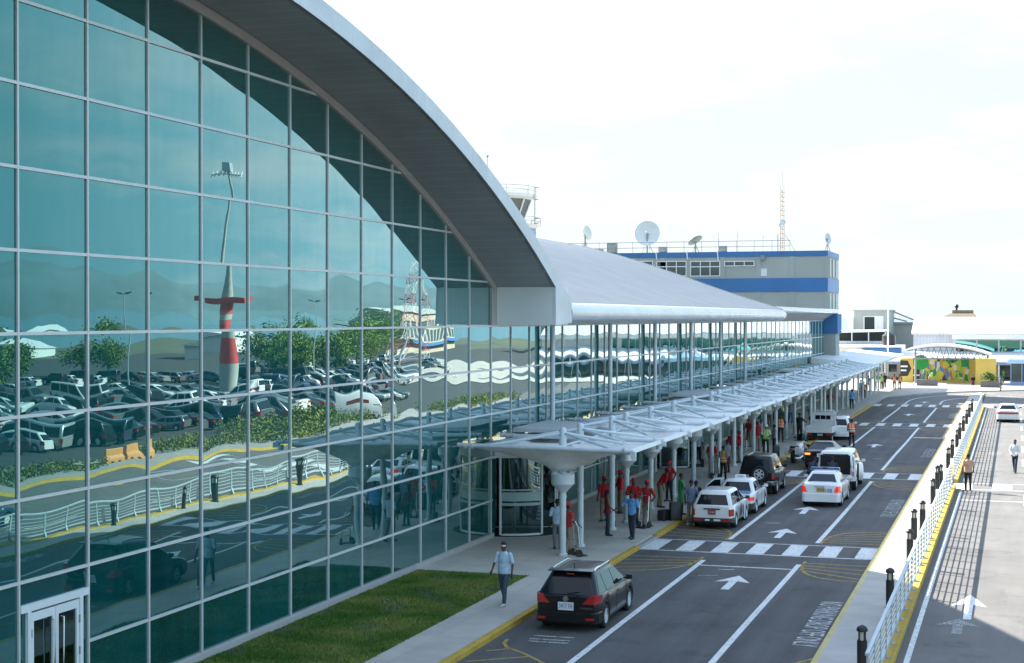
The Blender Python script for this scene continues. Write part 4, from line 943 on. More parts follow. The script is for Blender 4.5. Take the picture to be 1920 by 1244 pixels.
t = thing('tan_roof_house', 'house with a tan hipped roof and a chimney cowl behind the white terminal', 'building', ((a.x + b.x) / 2 + 1, 246, 0)); hw = (b.x - a.x) / 2
g = G(); g.box(-hw * 1.2, hw * 1.2, 0, 8, 0, a.z); g.build('wall', K['whitewall'], t)
g = G(); g.loft([[(-hw * 1.6, -1, a.z), (hw * 1.4, -1, a.z), (hw * 1.4, 9, a.z), (-hw * 1.6, 9, a.z)], [(-hw * 0.45, 2, b.z), (hw * 0.95, 2, b.z), (hw * 0.95, 6, b.z), (-hw * 0.45, 6, b.z)]]); g.build('roof', K['tan'], t)
g = G(); g.box(-hw * 0.35, hw * 0.95, 2.5, 5.5, b.z, b.z + 0.5); g.build('ridge_box', K['tan'], t)
g = G(); g.tube([(-hw * 0.1, 4, b.z + 0.4), (-hw * 0.1, 4, b.z + 0.9)], 0.15, 8); g.ball((-hw * 0.1, 4, b.z + 1.1), 0.32, 10, 8); g.build('chimney_cowl', K['black'], t, smooth=50)

# truss canopy over the mural
YM = 199.0
a, b = aty(1692, 660, YM), aty(1858, 668, YM); tp = aty(1788, 650, YM)
t = thing('truss_canopy', 'white arched canopy on a zigzag steel truss above the painted wall', 'canopy', ((a.x + b.x) / 2, YM, 0)); xc_ = (a.x + b.x) / 2; hw = (b.x - a.x) / 2
def arcz(u): return a.z + (b.z - a.z) * (u + 1) / 2 + (tp.z - (a.z + b.z) / 2) * (1 - abs(u) ** 2.0)
us = np.linspace(-1, 1, 25)
g = G(); g.loft([[(hw * u, -0.6, arcz(u)), (hw * u, 7, arcz(u)), (hw * u, 7, arcz(u) + 0.22), (hw * u, -0.6, arcz(u) + 0.22)] for u in us]); g.build('curved_roof', K['white'], t, smooth=40)
zc_ = aty(1780, 673, YM).z; g = G(); us2 = np.linspace(-0.62, 0.9, 23)
g.tube([(hw * u, 0, arcz(u) - 0.1) for u in us2], 0.07, 6); g.tube([(-hw * 0.75, 0, zc_), (hw * 0.96, 0, zc_)], 0.1, 6)
for i in range(len(us2) - 1):
    u, v = us2[i], us2[i + 1]; g.tube([(hw * u, 0, arcz(u) - 0.1 if i % 2 else zc_), (hw * v, 0, zc_ if i % 2 else arcz(v) - 0.1)], 0.06, 5)
g.build('truss', K['grey_steel'], t)
for k, u in enumerate((-0.7, 0.93)):
    g = G(); g.tube([(hw * u, 0, 0.14), (hw * u, 0, arcz(u))], 0.14, 8); g.build('post', K['grey_steel'], t)
for u in (-0.3, 0.05, 0.4): g = G(); g.box(hw * u - 0.25, hw * u + 0.25, -0.4, -0.1, zc_ + 0.1, zc_ + 0.35); g.build('flood_lamp', K['white_lens'], t)
# mural: a crowd in green, yellow and white
mur = bpy.data.materials.new('mural_paint'); mur.use_nodes = True; nt = mur.node_tree; pb = nt.nodes['Principled BSDF']; pb.inputs['Roughness'].default_value = 0.6
tcn = nt.nodes.new('ShaderNodeTexCoord'); mp = nt.nodes.new('ShaderNodeMapping'); mp.inputs['Scale'].default_value = (1.5, 1, 0.75); nt.links.new(tcn.outputs['Object'], mp.inputs[0])
nn = nt.nodes.new('ShaderNodeTexNoise'); nn.inputs['Scale'].default_value = 1.1; nn.inputs['Detail'].default_value = 3; nt.links.new(mp.outputs[0], nn.inputs['Vector'])
va = nt.nodes.new('ShaderNodeMix'); va.data_type = 'VECTOR'; va.inputs['Factor'].default_value = 0.35; nt.links.new(mp.outputs[0], va.inputs['A']); nt.links.new(nn.outputs['Color'], va.inputs['B'])
vo = nt.nodes.new('ShaderNodeTexVoronoi'); vo.inputs['Scale'].default_value = 3.0; nt.links.new(va.outputs['Result'], vo.inputs['Vector'])
sp = nt.nodes.new('ShaderNodeSeparateColor'); nt.links.new(vo.outputs['Color'], sp.inputs[0])
cr = nt.nodes.new('ShaderNodeValToRGB'); cr.color_ramp.interpolation = 'CONSTANT'
for i, (q, c) in enumerate(((0, (0.55, 0.42, 0.05)), (0.16, (0.02, 0.25, 0.06)), (0.3, (0.62, 0.62, 0.5)), (0.42, (0.55, 0.5, 0.06)), (0.56, (0.05, 0.04, 0.04)), (0.66, (0.30, 0.48, 0.08)), (0.78, (0.10, 0.20, 0.5)), (0.86, (0.5, 0.3, 0.05)), (0.94, (0.35, 0.18, 0.1)))):
    e = cr.color_ramp.elements[0] if i == 0 else cr.color_ramp.elements.new(q); e.position = q; e.color = (*c, 1)
cr.color_ramp.elements.remove(cr.color_ramp.elements[-1])
nt.links.new(sp.outputs[0], cr.inputs[0]); nt.links.new(cr.outputs[0], pb.inputs['Base Color'])
def fwall(name, label, Y, px0, px1, py0, py1, m, cat='wall', th=0.35):
    a, b = aty(px0, py1, Y), aty(px1, py0, Y); t = thing(name, label, cat, ((a.x + b.x) / 2, Y, 0.14)); w = (b.x - a.x) / 2
    g = G(); g.box(-w, w, 0, th, 0, b.z - 0.14); g.build('wall', m, t); return t, w, b.z - 0.14
t, w, h = fwall('painted_wall', 'wall with a bright mural of a crowd in green and yellow under the truss canopy', 202, 1711, 1829, 672, 722, K['yellow'])
g = G(); g.box(-w + 0.9, w - 0.8, -0.05, -0.004, 0.25, h - 0.05); g.build('mural', mur, t)
g = G(); g.lathe([(0.95, -0.006), (0.95, -0.001)], (-w + 1.0, -0.055, h - 0.55), 24, 'y'); g.build('green_disc', mat('mural_green', (0.01, 0.30, 0.06), 0.6), t)
g = G(); g.box(-w + 0.05, -w + 0.85, -0.05, -0.004, 0.1, h - 1.4); g.build('door', K['black'], t); g = G(); g.box(-w + 0.05, -w + 0.85, -0.06, -0.051, 0.8, 0.95); g.build('door_rail', K['white'], t)
g = G(); g.box(w - 1.7, w - 0.8, -0.055, -0.05, h - 1.1, h - 0.1); g.build('green_banner', mat('banner_green', (0.015, 0.28, 0.10), 0.6), t)
t, w, h = fwall('yellow_wall', 'plain yellow wall right of the mural with a planter before it', 196.5, 1829, 1868, 673, 727, K['yellow'], th=2.5)
t, w, h = fwall('yellow_sign_wall', 'yellow panel with a black arrow sign at the end of the walkway', 200.5, 1688, 1712, 672, 719, K['yellow'])
g = G(); zq = h * 0.58; g.poly([(-w, -0.02, zq + 1.0), (-w + 0.9, -0.02, zq + 0.95), (w * 0.75, -0.02, zq), (-w + 0.9, -0.02, zq - 0.95), (-w, -0.02, zq - 1.0)]); g.build('arrow', K['black'], t)
g = G(); g.box(-w + 0.05, w * 0.15, -0.05, -0.03, zq + 0.15, zq + 0.35); g.box(-w + 0.05, -w * 0.05, -0.05, -0.03, zq - 0.35, zq - 0.15); g.build('white_bar', K['white'], t)
def leafball(name, n, c, r, s, m, parent, squash=0.8, seed=1):
    rg = np.random.default_rng(seed)
    nc = max(4, n // 70); cc_ = rg.normal(0, 0.5, (nc, 3)); cc_ /= np.maximum(1, np.linalg.norm(cc_, axis=1))[:, None]
    k = rg.integers(0, nc, n); P_ = cc_[k] * 0.85 + rg.normal(0, 0.17, (n, 3)); P_[:, 2] *= squash; P_ = P_ * r + np.array(c)
    d1 = rg.normal(0, 1, (n, 3)); d1 /= np.linalg.norm(d1, axis=1)[:, None]; d2 = np.cross(d1, rg.normal(0, 1, (n, 3))); d2 /= np.linalg.norm(d2, axis=1)[:, None]
    sz = s * rg.uniform(0.6, 1.4, n)[:, None]
    V = np.stack([P_ - d1 * sz, P_ + d2 * sz * 0.5, P_ + d1 * sz, P_ - d2 * sz * 0.5], 1)
    me = bpy.data.meshes.new(name); me.vertices.add(4 * n); me.vertices.foreach_set('co', V.ravel()); me.loops.add(4 * n); me.loops.foreach_set('vertex_index', np.arange(4 * n)); me.polygons.add(n); me.polygons.foreach_set('loop_start', np.arange(0, 4 * n, 4)); me.update(calc_edges=True); me.materials.append(m)
    o = bpy.data.objects.new(name, me); COL.objects.link(o)
    if parent: o.parent = parent
    return o
for Y, px0, px1, label, fan in ((192, 1719, 1758, 'low grey planter with a spiky palm in front of the mural', True), (189.5, 1838, 1876, 'low grey planter with a leafy bush in front of the yellow wall', False)):
    a, b = aty(px0, 720, Y), aty(px1, 720, Y); w = (b.x - a.x) / 2
    t = thing('planter', label, 'planter', ((a.x + b.x) / 2, Y, 0.14)); g = G(); g.box(-w, w, -0.6, 0.6, 0, 0.72); g.build('trough', K['planter'], t, bevel=0.03); g = G(); g.box(-w + 0.08, w - 0.08, -0.52, 0.52, 0.6, 0.725); g.build('soil', K['soil'], t)
    if fan:
        g = G()
        for k in range(26):
            a_ = random.uniform(0, 6.28); l_ = random.uniform(1.0, 1.7); e_ = random.uniform(0.3, 1.3)
            p1 = Vector((_c(a_) * l_ * _c(e_) * .6, _s(a_) * l_ * _c(e_) * .6, 0.75 + l_ * _s(e_) * .8)); p2 = p1 + Vector((_c(a_) * .5, _s(a_) * .5, -0.15)); sd = Vector((-_s(a_), _c(a_), 0)) * 0.05
            g.poly([(0, 0, 0.7), tuple(p1 + sd), tuple(p2), tuple(p1 - sd)])
        p = thing('palm_plant', 'young palm with spiky fronds growing in the planter before the mural', 'plant', t.location + Vector((0, 0, 0.0))); g.build('fronds', K['leaf2'], p, fix=False); g = G(); g.tube([(0, 0, 0.6), (0, 0, 1.0)], 0.08, 8); g.build('stem', K['bark'], p)
    else:
        p = thing('bush', 'green bush growing in the planter before the yellow wall', 'bush', t.location); leafball('foliage', 900, (0, 0, 1.35), 1.1, 0.10, K['leaf'], p, 0.6, 5); g = G(); g.tube([(0, 0, 0.6), (0, 0, 1.3)], 0.05, 6); g.build('stem', K['bark'], p)
# kiosk with pale blue roof
p = at(1925, 722, 0.14); t = thing('kiosk', 'glass kiosk with a pale blue rounded roof at the far pavement', 'kiosk', (p.x + 1.3, 196, 0.14))
g = G(); g.box(-3.2, 3.2, 0, 3, 0, 0.4); g.build('base', K['blue_pale'], t)
g = G(); g.box(-3.1, 3.1, 0.05, 2.9, 0.4, 2.6); g.build('glass_wall', K['winglass'], t)
g = G()
for k in range(6): g.box(-3.15 + k * 1.24, -3.05 + k * 1.24, 0, 0.06, 0.4, 2.6)
g.build('post', K['blue_pale'], t)
g = G(); g.loft([[(-3.6, -0.3, 2.6), (3.6, -0.3, 2.6), (3.6, 3.3, 2.6), (-3.6, 3.3, 2.6)], [(-3.4, -0.2, 3.1), (3.4, -0.2, 3.1), (3.4, 3.2, 3.1), (-3.4, 3.2, 3.1)], [(-2.2, 0.5, 3.5), (2.2, 0.5, 3.5), (2.2, 2.5, 3.5), (-2.2, 2.5, 3.5)]]); g.build('roof', carpaint('pale_blue_roof', (0.38, 0.55, 0.66)), t, smooth=20)
g = G(); g.loft([[(-1.2, 0.9, 3.5), (1.2, 0.9, 3.5), (1.2, 2.1, 3.5), (-1.2, 2.1, 3.5)], [(-0.1, 1.4, 4.1), (0.1, 1.4, 4.1), (0.1, 1.6, 4.1), (-0.1, 1.6, 4.1)]]); g.build('lantern', K['white'], t)

# ------------------------------------------------------------------ the east side, seen as reflections in the glass
def tree(x, y, h, r, seed, label, m='leaf'):
    t = thing('tree', label, 'tree', (x, y, 0.0), 0, 'trees in the car park'); rg = random.Random(seed)
    g = G(); top = h * 0.55; g.tube([(0, 0, 0), (0.08, 0.05, h * 0.2), (-0.05, 0.1, top)], [0.24, 0.17, 0.12], 8)
    for k in range(7):
        a = k * 0.9 + rg.random(); l_ = r * rg.uniform(0.55, 0.9); g.tube([(0, 0.05, h * rg.uniform(0.25, 0.5)), (_c(a) * l_ * 0.5, _s(a) * l_ * 0.5, h * 0.58), (_c(a) * l_, _s(a) * l_, h * rg.uniform(0.62, 0.85))], [0.09, 0.06, 0.025], 5)
    g.build('trunk', K['bark'], t, smooth=50)
    leafball('crown', 3200, (0, 0, h * 0.66), r * 1.12, 0.20, K[m], t, 0.72, seed)
TR = [(55, 183, 6.5, 3.6), (59, 201, 7, 4), (49, 190, 6.2, 3.4), (63, 237, 8.5, 5), (57, 219, 7.5, 4.2), (47, 174, 6, 3.2), (52, 120, 6, 3.0), (60, 98, 6, 3.2), (74, 260, 9, 5), (72, 150, 6, 3.2), (76, 176, 6.5, 3.6)]
NEARBY = ['beside the radio tower', 'second beyond the radio tower', 'between the light poles', 'wide and tall at the far side of the lot', 'tall at the far side of the lot', 'small before the radio tower', 'alone among the parked cars', 'nearest the terminal arch', 'farthest along the lot', 'broad behind the banded tower', 'tall behind the banded tower']
for i, (x, y, h, r) in enumerate(TR): tree(x, y, h, r, 11 + i, 'bushy green car park tree, ' + NEARBY[i])
def hedge(x0, x1, y0, y1, h, seed, label):
    t = thing('hedge', label, 'hedge', ((x0 + x1) / 2, (y0 + y1) / 2, 0.1), 0, 'hedges between road and car park'); n = int((y1 - y0) * (x1 - x0) * 60) + 200; rg = np.random.default_rng(seed)
    P_ = np.c_[rg.uniform(-.5, .5, n) * (x1 - x0), rg.uniform(-.5, .5, n) * (y1 - y0), np.zeros(n)]; P_[:, 2] = h * rg.uniform(0.1, 1, n) * (0.65 + 0.35 * np.sin(P_[:, 1] * 2.3) * np.sin(P_[:, 1] * .7 + seed))
    d1 = rg.normal(0, 1, (n, 3)); d1 /= np.linalg.norm(d1, axis=1)[:, None]; d2 = np.cross(d1, rg.normal(0, 1, (n, 3))); d2 /= np.linalg.norm(d2, axis=1)[:, None]; sz = 0.10
    V = np.stack([P_ - d1 * sz, P_ + d2 * sz * 0.6, P_ + d1 * sz, P_ - d2 * sz * 0.6], 1); me = bpy.data.meshes.new('foliage'); me.vertices.add(4 * n); me.vertices.foreach_set('co', V.ravel()); me.loops.add(4 * n); me.loops.foreach_set('vertex_index', np.arange(4 * n)); me.polygons.add(n); me.polygons.foreach_set('loop_start', np.arange(0, 4 * n, 4)); me.update(calc_edges=True); me.materials.append(K['leaf2'])
    o = bpy.data.objects.new('foliage', me); COL.objects.link(o); o.parent = t
    g = G()
    for k in range(int(y1 - y0)): g.tube([(0, -(y1 - y0) / 2 + k + 0.5, 0), (random.uniform(-.2, .2), -(y1 - y0) / 2 + k + 0.6, h * 0.7)], 0.02, 4)
    g.build('stems', K['bark'], t)
hedge(9.2, 11.6, 50, 72.5, 0.8, 1, 'low yellow green hedge nearest the terminal arch, along the far kerb')
hedge(9.4, 12.0, 80, 96, 0.9, 2, 'middle yellow green hedge along the far kerb, between the barriers')
hedge(10.5, 17.5, 98, 117, 1.2, 3, 'deep yellow green hedge bed by the white van on the far verge')
hedge(9.4, 12.0, 126, 146, 1.0, 4, 'farthest yellow green hedge along the far kerb')
for i, (x, y, rz) in enumerate(((10.0, 74.2, 12), (10.2, 77.2, -6))):
    t = thing('road_barrier', ['first', 'second'][i] + ' orange plastic road barrier from the near hedge on the far verge', 'barrier', (x, y, 0.12), R(rz), 'orange barriers on the far verge'); om = K.setdefault('orange', mat('orange_plastic', (0.62, 0.27, 0.07), 0.5, 0, 0.1))
    g = G(); g.loft([[(-.3, -1.1, 0), (.3, -1.1, 0), (.3, 1.1, 0), (-.3, 1.1, 0)], [(-.28, -1.1, .3), (.28, -1.1, .3), (.28, 1.1, .3), (-.28, 1.1, .3)], [(-.12, -1.0, .5), (.12, -1.0, .5), (.12, 1.0, .5), (-.12, 1.0, .5)], [(-.1, -1.0, 1.0), (.1, -1.0, 1.0), (.1, 1.0, 1.0), (-.1, 1.0, 1.0)]]); g.build('body', om, t, bevel=0.03); g = G(); g.box(-.32, .32, -.6, -.3, -0.01, .12); g.box(-.32, .32, .3, .6, -0.01, .12); g.build('foot', K['black'], t)
def lightpole(x, y, h, label):
    t = thing('light_pole', label, 'light pole', (x, y, 0), R(35), 'double headed light poles in the car park'); g = G(); g.tube([(0, 0, 0), (0, 0, h)], [0.13, 0.07], 8); g.build('pole', K['rail'], t)
    for s_ in (-1, 1): g = G(); g.tube([(0, 0, h), (1.0 * s_, 0, h + 0.12)], 0.05, 6); g.build('arm', K['rail'], t); g = G(); g.loft([[(0.8 * s_, -0.22, h + 0.05), (0.8 * s_, 0.22, h + 0.05), (0.8 * s_, 0.2, h + 0.22), (0.8 * s_, -0.2, h + 0.22)], [(2.3 * s_, -0.2, h + 0.2), (2.3 * s_, 0.2, h + 0.2), (2.3 * s_, 0.16, h + 0.34), (2.3 * s_, -0.16, h + 0.34)]]); g.build('lamp_head', K['black'], t)
lightpole(39.9, 125, 10.1, 'tall light pole with twin dark heads nearest the arch'); lightpole(36.8, 158.5, 10.0, 'tall light pole with twin dark heads beside the trees'); lightpole(45, 205, 10.6, 'tall light pole with twin dark heads by the lattice pylon'); lightpole(30, 240, 10, 'tall light pole with twin dark heads far along the car park')
# red and white banded radio tower
t = thing('banded_tower', 'tall tapering tower banded red and white with an aerial crossarm on top', 'tower', (43.6, 150, 0)); red = mat('tower_red', (0.50, 0.04, 0.04), 0.5, 0, 0.1)
for i, (z0, z1, m_) in enumerate(((0, 3.4, 'white'), (3.4, 5.4, 'red'), (5.4, 7.0, 'white'), (7.0, 8.2, 'red'), (8.2, 8.8, 'white'), (8.8, 10.6, 'red'), (10.6, 24, 'white'))):
    rr = lambda z: 1.0 - 0.45 * min(z / 4.5, 1) if z < 4.5 else max(0.55 - 0.025 * (z - 4.5), 0.18)
    g = G(); g.lathe([(rr(z0), z0), (rr((z0 + z1) / 2), (z0 + z1) / 2), (rr(z1), z1)], n=16); g.build('tower_band', red if m_ == 'red' else K['greywall'], t, smooth=40)
g = G(); g.box(-1.7, 1.7, -0.5, 0.5, 10.0, 10.6); g.build('ring_platform', red, t); g = G(); g.tube([(-2.4, 0, 23.6), (2.4, 0, 23.6)], 0.12, 6)
for k in range(9): g.tube([(-2.4 + 0.6 * k, -0.3, 23.3), (-2.4 + 0.6 * k, 0.3, 24.1)], 0.1, 5)
g.build('crossarm', K['white'], t); g = G(); g.box(-0.7, 0.7, -0.5, 0.5, 24, 25.2); g.build('aerial_box', K['rail'], t)
t = thing('lattice_pylon', 'red and white lattice pylon at the far side of the car park', 'pylon', (48, 216, 0)); g = G(); g2 = G(); hp = 17.0
for k in range(10):
    z0, z1 = hp * k / 10, hp * (k + 1) / 10; a0, a1 = 1.9 - 1.3 * k / 10, 1.9 - 1.3 * (k + 1) / 10; q = g if k % 2 else g2
    c4 = [(-1, -1), (1, -1), (1, 1), (-1, 1)]
    for j in range(4):
        p_, n_ = c4[j], c4[(j + 1) % 4]
        q.tube([(p_[0] * a0, p_[1] * a0, z0), (p_[0] * a1, p_[1] * a1, z1)], 0.06, 4); q.tube([(p_[0] * a0, p_[1] * a0, z0), (n_[0] * a1, n_[1] * a1, z1)], 0.03, 4); q.tube([(n_[0] * a0, n_[1] * a0, z0), (p_[0] * a1, p_[1] * a1, z1)], 0.03, 4); q.tube([(p_[0] * a0, p_[1] * a0, z0), (n_[0] * a0, n_[1] * a0, z0)], 0.03, 4)
g.build('white_section', K['white'], t); g2.build('red_section', red, t)
# sheds and long buildings beyond the car park
def longb(x, y, l, d, h, rz, m, label, band=None, wins=6):
    t = thing('long_building', label, 'building', (x, y, 0), R(rz)); g = G(); g.box(-l / 2, l / 2, -d / 2, d / 2, 0, h); g.build('wall', m, t); g = G(); g.prism([(-l / 2 - .5, -d / 2 - .8, h), (-l / 2 - .5, d / 2 + .8, h), (-l / 2 - .5, 0, h + d * 0.16)], (l + 1, 0, 0)); g.build('roof', K['white'] if h < 6 else K['greywall'], t)
    for k in range(wins):
        xx = -l / 2 + l * (k + 0.5) / wins
        g = G(); g.box(xx - l / wins * 0.33, xx + l / wins * 0.33, -d / 2 - 0.06, -d / 2 - 0.005, h * 0.45, h * 0.75); g.build('window', K['winglass'], t)
        g = G(); g.box(xx - l / wins * 0.33, xx + l / wins * 0.33, d / 2 + 0.005, d / 2 + 0.06, h * 0.45, h * 0.75); g.build('window', K['winglass'], t)
    if band: g = G(); g.box(-l / 2, l / 2, -d / 2 - 1.8, -d / 2 - 0.01, h * 0.30, h * 0.40); g.box(-l / 2, l / 2, d / 2 + .01, d / 2 + 1.8, h * 0.30, h * 0.40); g.build('awning', band, t)
tanw = mat('beige_render', (0.45, 0.38, 0.30), 0.8, 0, 0.1, 0.3)
longb(195, 330, 110, 10, 3.2, 60, K['whitewall'], 'long white shed beyond the car park, opposite the arch', None, 0)
longb(140, 330, 70, 9, 3.0, 70, K['whitewall'], 'long white hangar at the far corner of the car park', None, 0)
longb(95, 330, 60, 12, 8.5, 80, tanw, 'beige building with a blue awning beyond the far end of the car park', K['blue'], 10)
longb(70, 400, 50, 12, 8.5, 85, tanw, 'farthest beige building with a pale blue awning', K['blue_pale'], 9)
longb(150, 120, 40, 8, 2.6, 50, K['greywall'], 'grey shed beyond the near corner of the car park', None, 0)
# hills across the water
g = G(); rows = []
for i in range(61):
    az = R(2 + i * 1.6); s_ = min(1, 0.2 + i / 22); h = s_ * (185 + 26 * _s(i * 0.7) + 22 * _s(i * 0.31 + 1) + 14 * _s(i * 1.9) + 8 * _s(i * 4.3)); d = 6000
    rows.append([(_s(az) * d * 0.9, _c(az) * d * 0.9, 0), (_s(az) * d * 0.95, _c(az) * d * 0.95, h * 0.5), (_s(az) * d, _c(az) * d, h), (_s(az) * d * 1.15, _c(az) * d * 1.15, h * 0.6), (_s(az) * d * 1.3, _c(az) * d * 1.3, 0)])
g.loft(rows, False, False, False); tag(g.build('hills', mat('hill_haze_tint', (0.12, 0.19, 0.205), 0.95, 0, 0.25, 0.002), smooth=60), kind='structure')  # pale blue of distant air haze is put into the hill colour
# ------------------------------------------------------------------ vehicles
def lerpt(tab, y):
    if y <= tab[0][0]: return tab[0][1]
    for (a, p), (b, q) in zip(tab, tab[1:]):
        if y <= b:
            t = (y - a) / (b - a); t = t * t * (3 - 2 * t) * 0.4 + t * 0.6; return p + (q - p) * t
    return tab[-1][1]
def rrect(y0, y1, hw, z, r, n=4):
    P = []
    for cx_, cy_, a0 in ((hw - r, y1 - r, 0), (-hw + r, y1 - r, 90), (-hw + r, y0 + r, 180), (hw - r, y0 + r, 270)):
        for k in range(n): a = R(a0 + 90 * k / (n - 1)); P.append((cx_ + r * _c(a), cy_ + r * _s(a), z))
    return P
_wheel = {}
def wheel(t, x, y, r, side, w=0.2, rimm='alloy', simple=False, spokes=6):
    key = (round(r, 2), w, rimm, simple, side)
    if key not in _wheel:
        g = G(); q = 0.64 * r; g.lathe([(q, -w / 2), (r * 0.93, -w / 2), (r, -w / 2 + 0.03), (r, w / 2 - 0.03), (r * 0.93, w / 2), (q, w / 2)], n=24, axis='x', cap=False)
        if simple: g.lathe([(q, w / 2 * side * 0.9), (q * 0.2, w / 2 * side)], n=16, axis='x', m=1)
        ty = g.build('wheel', [K['tyre'], K[rimm]], None, smooth=40); rim = None
        if not simple:
            g = G(); h = w / 2 * side; g.lathe([(q, h * 0.95), (q * 0.88, h * 0.98), (q * 0.84, h * 0.55), (q * 0.84, 0)], n=24, axis='x', cap=False); g.lathe([(q * 0.86, h * 0.1), (0.01, h * 0.12)], n=20, axis='x', m=1); g.lathe([(q * 0.26, h * 0.1), (q * 0.24, h * 0.85), (0.01, h * 0.9)], n=12, axis='x')
            for k in range(spokes):
                a = 2 * math.pi * k / spokes; d = Vector((0, _c(a), _s(a))); e = Vector((0, -_s(a), _c(a))); hx = Vector((h, 0, 0))
                g.loft([[d * q * 0.2 + e * q * .14 + hx * .86, d * q * 0.2 - e * q * .14 + hx * .86, d * q * 0.2 - e * q * .14 + hx * .4, d * q * 0.2 + e * q * .14 + hx * .4], [d * q * .87 + e * q * .12 + hx * .8, d * q * .87 - e * q * .12 + hx * .8, d * q * .87 - e * q * .12 + hx * .4, d * q * .87 + e * q * .12 + hx * .4]])
            rim = g.build('rim', [K[rimm], K['under']], ty, smooth=35)
        _wheel[key] = (ty, rim); ty.parent = t; ty.location = (x, y, r); return ty
    ty, rim = _wheel[key]; o = ty.copy(); COL.objects.link(o); o.parent = t; o.location = (x, y, r)
    if rim: c = rim.copy(); COL.objects.link(c); c.parent = o
    return o

def car(sp, name, label, loc, rz=0, paint='car_white', group=None, simple=False, cat='car'):
    t = thing(name, label, cat, loc, R(rz), group)
    L, hw, H, r = sp['L'], sp['W'] / 2, sp['H'], sp['r']; ra, fa = sp['ra'], sp['ra'] + sp['wb']; sill = sp.get('sill', 0.2)
    ys = set([0, 0.05, 0.18, 0.4, L - 0.5, L - 0.22, L - 0.07, L] + [d[0] for d in sp['deck'] if 0 < d[0] < L])
    Rr = r + 0.055
    for a in (ra, fa):
        for k in (-90, -75, -60, -40, -20, 0, 20, 40, 60, 75, 90): ys.add(round(a + Rr * _s(R(k)), 3))
        ys.add(a - Rr - 0.02); ys.add(a + Rr + 0.02)
    for y in np.linspace(0.6, L - 0.6, 9): ys.add(float(y))
    ys = sorted(ys); rings = []
    for y in ys:
        e = min(y, L - y); f = 0.86 + 0.14 * min(1, (e / 0.5)) ** 0.5 if y < L / 2 else 0.80 + 0.20 * min(1, e / 0.6) ** 0.5
        w = hw * f; zb = sill + (0.10 * max(0, 1 - e / 0.3))
        for a in (ra, fa):
            if abs(y - a) < Rr: zb = max(zb, r + math.sqrt(Rr * Rr - (y - a) ** 2))
        zt_ = lerpt(sp['deck'], y); h = zt_ - zb; ch = sp.get('crown', 0.03)
        half = [(0.95, 0), (0.985, 0.10), (1.0, 0.40), (0.995, 0.66), (0.965, 0.90), (0.90, 1.0)]
        R_ = [(w * a, y, zb + h * b) for a, b in half] + [(w * 0.45, y, zt_ + ch), (-w * 0.45, y, zt_ + ch)] + [(-w * a, y, zb + h * b) for a, b in half[::-1]]
        rings.append(R_)
    g = G(); g.loft(rings); body = g.build('body', K[paint], t, smooth=38)
    # cabin
    b0, b1, t0, t1, hb, ht, zb_ = sp['cab']; zt_ = H - 0.09
    g = G(); g.loft([rrect(b0, b1, hb, zb_ - 0.1, 0.13), rrect(b0, b1, hb, zb_, 0.13), rrect(t0, t1, ht, zt_, 0.16), rrect(t0 + 0.035, t1 - 0.06, ht - 0.045, H - 0.035, 0.16), rrect(t0 + 0.12, t1 - 0.18, ht - 0.13, H - 0.008, 0.16), rrect(t0 + 0.35, t1 - 0.45, ht - 0.3, H, 0.16)])
    g.build('cabin', K[sp.get('cabin_paint', paint)], t, smooth=42)
    lx = lambda q: hb + (ht - hb) * q; lz = lambda q: zb_ + (zt_ - zb_) * q; yr = lambda q: b0 + (t0 - b0) * q; yf = lambda q: b1 + (t1 - b1) * q
    gl = K['carglass']
    def wpoly(ya, yb, s_, fa_, fb_):
        P = []
        for q, first in ((0.06, 0), (0.92, 1)):
            A_ = (yr(q) + ya) if fa_ else ya; B_ = (yf(q) - yb) if fb_ else yb; P.append(((lx(q) + 0.007) * s_, A_, lz(q))); P.append(((lx(q) + 0.007) * s_, B_, lz(q)))
        return [P[0], P[1], P[3], P[2]]
    wl = sp['wins']
    if simple:
        g = G()
        for s_ in (-1, 1):
            for i, (ya, yb) in enumerate(wl): g.poly(wpoly(ya, yb, s_, i == 0, i == len(wl) - 1))
        side = g
    else:
        for s_ in (-1, 1):
            for i, (ya, yb) in enumerate(wl):
                g = G(); g.poly(wpoly(ya, yb, s_, i == 0, i == len(wl) - 1)); g.build('side_window', gl, t)
    def endglass(g, front):
        f = yf if front else yr; d = 0.012 if front else -0.012; qs = sp.get('rear_q', (0.08, 0.88)) if not front else (0.04, 0.92)
        P = []
        for q in qs: m_ = 0.13 if not front else 0.1; P += [(-(lx(q) - m_), f(q) + d, lz(q)), (lx(q) - m_, f(q) + d, lz(q))]
        g.poly([P[0], P[1], P[3], P[2]])
    if simple:
        endglass(side, True); endglass(side, False); side.build('windows', gl, t)
    else:
        if not sp.get('open_rear'):
            g = G(); endglass(g, False); g.build('rear_window', gl, t)
        g = G(); endglass(g, True); g.build('windscreen', gl, t)
    for s_ in (-1, 1):
        for a in (ra, fa): wheel(t, s_ * (hw - 0.11), a, r, s_, 0.2, sp.get('rim', 'alloy'), simple)
    g = G(); g.box(-hw + 0.22, hw - 0.22, 0.12, L - 0.2, 0.17, sill + 0.4); g.build('underbody', K['under'], t)
    # lamps wrap round the rear corners
    for x0, z0, z1, m_ in sp.get('tail', ()):
        for s_ in (-1, 1):
            pl = [(x0, -0.014), (0.86 * hw, -0.014), (0.90 * hw, 0.03), (0.945 * hw + 0.006, 0.16), (0.972 * hw + 0.006, sp.get('tail_len', 0.30)), (0.9 * hw, 0.30), (x0, 0.1)]
            g = G(); k = sp.get('tail_taper', 1.0)
            g.loft([[(x * s_, y, z0) for x, y in pl], [((0.89 * hw - (0.89 * hw - x) * k) * s_ if x < 0.89 * hw else x * s_, y, z1) for x, y in pl]]); g.build('tail_lamp', K[m_], t)
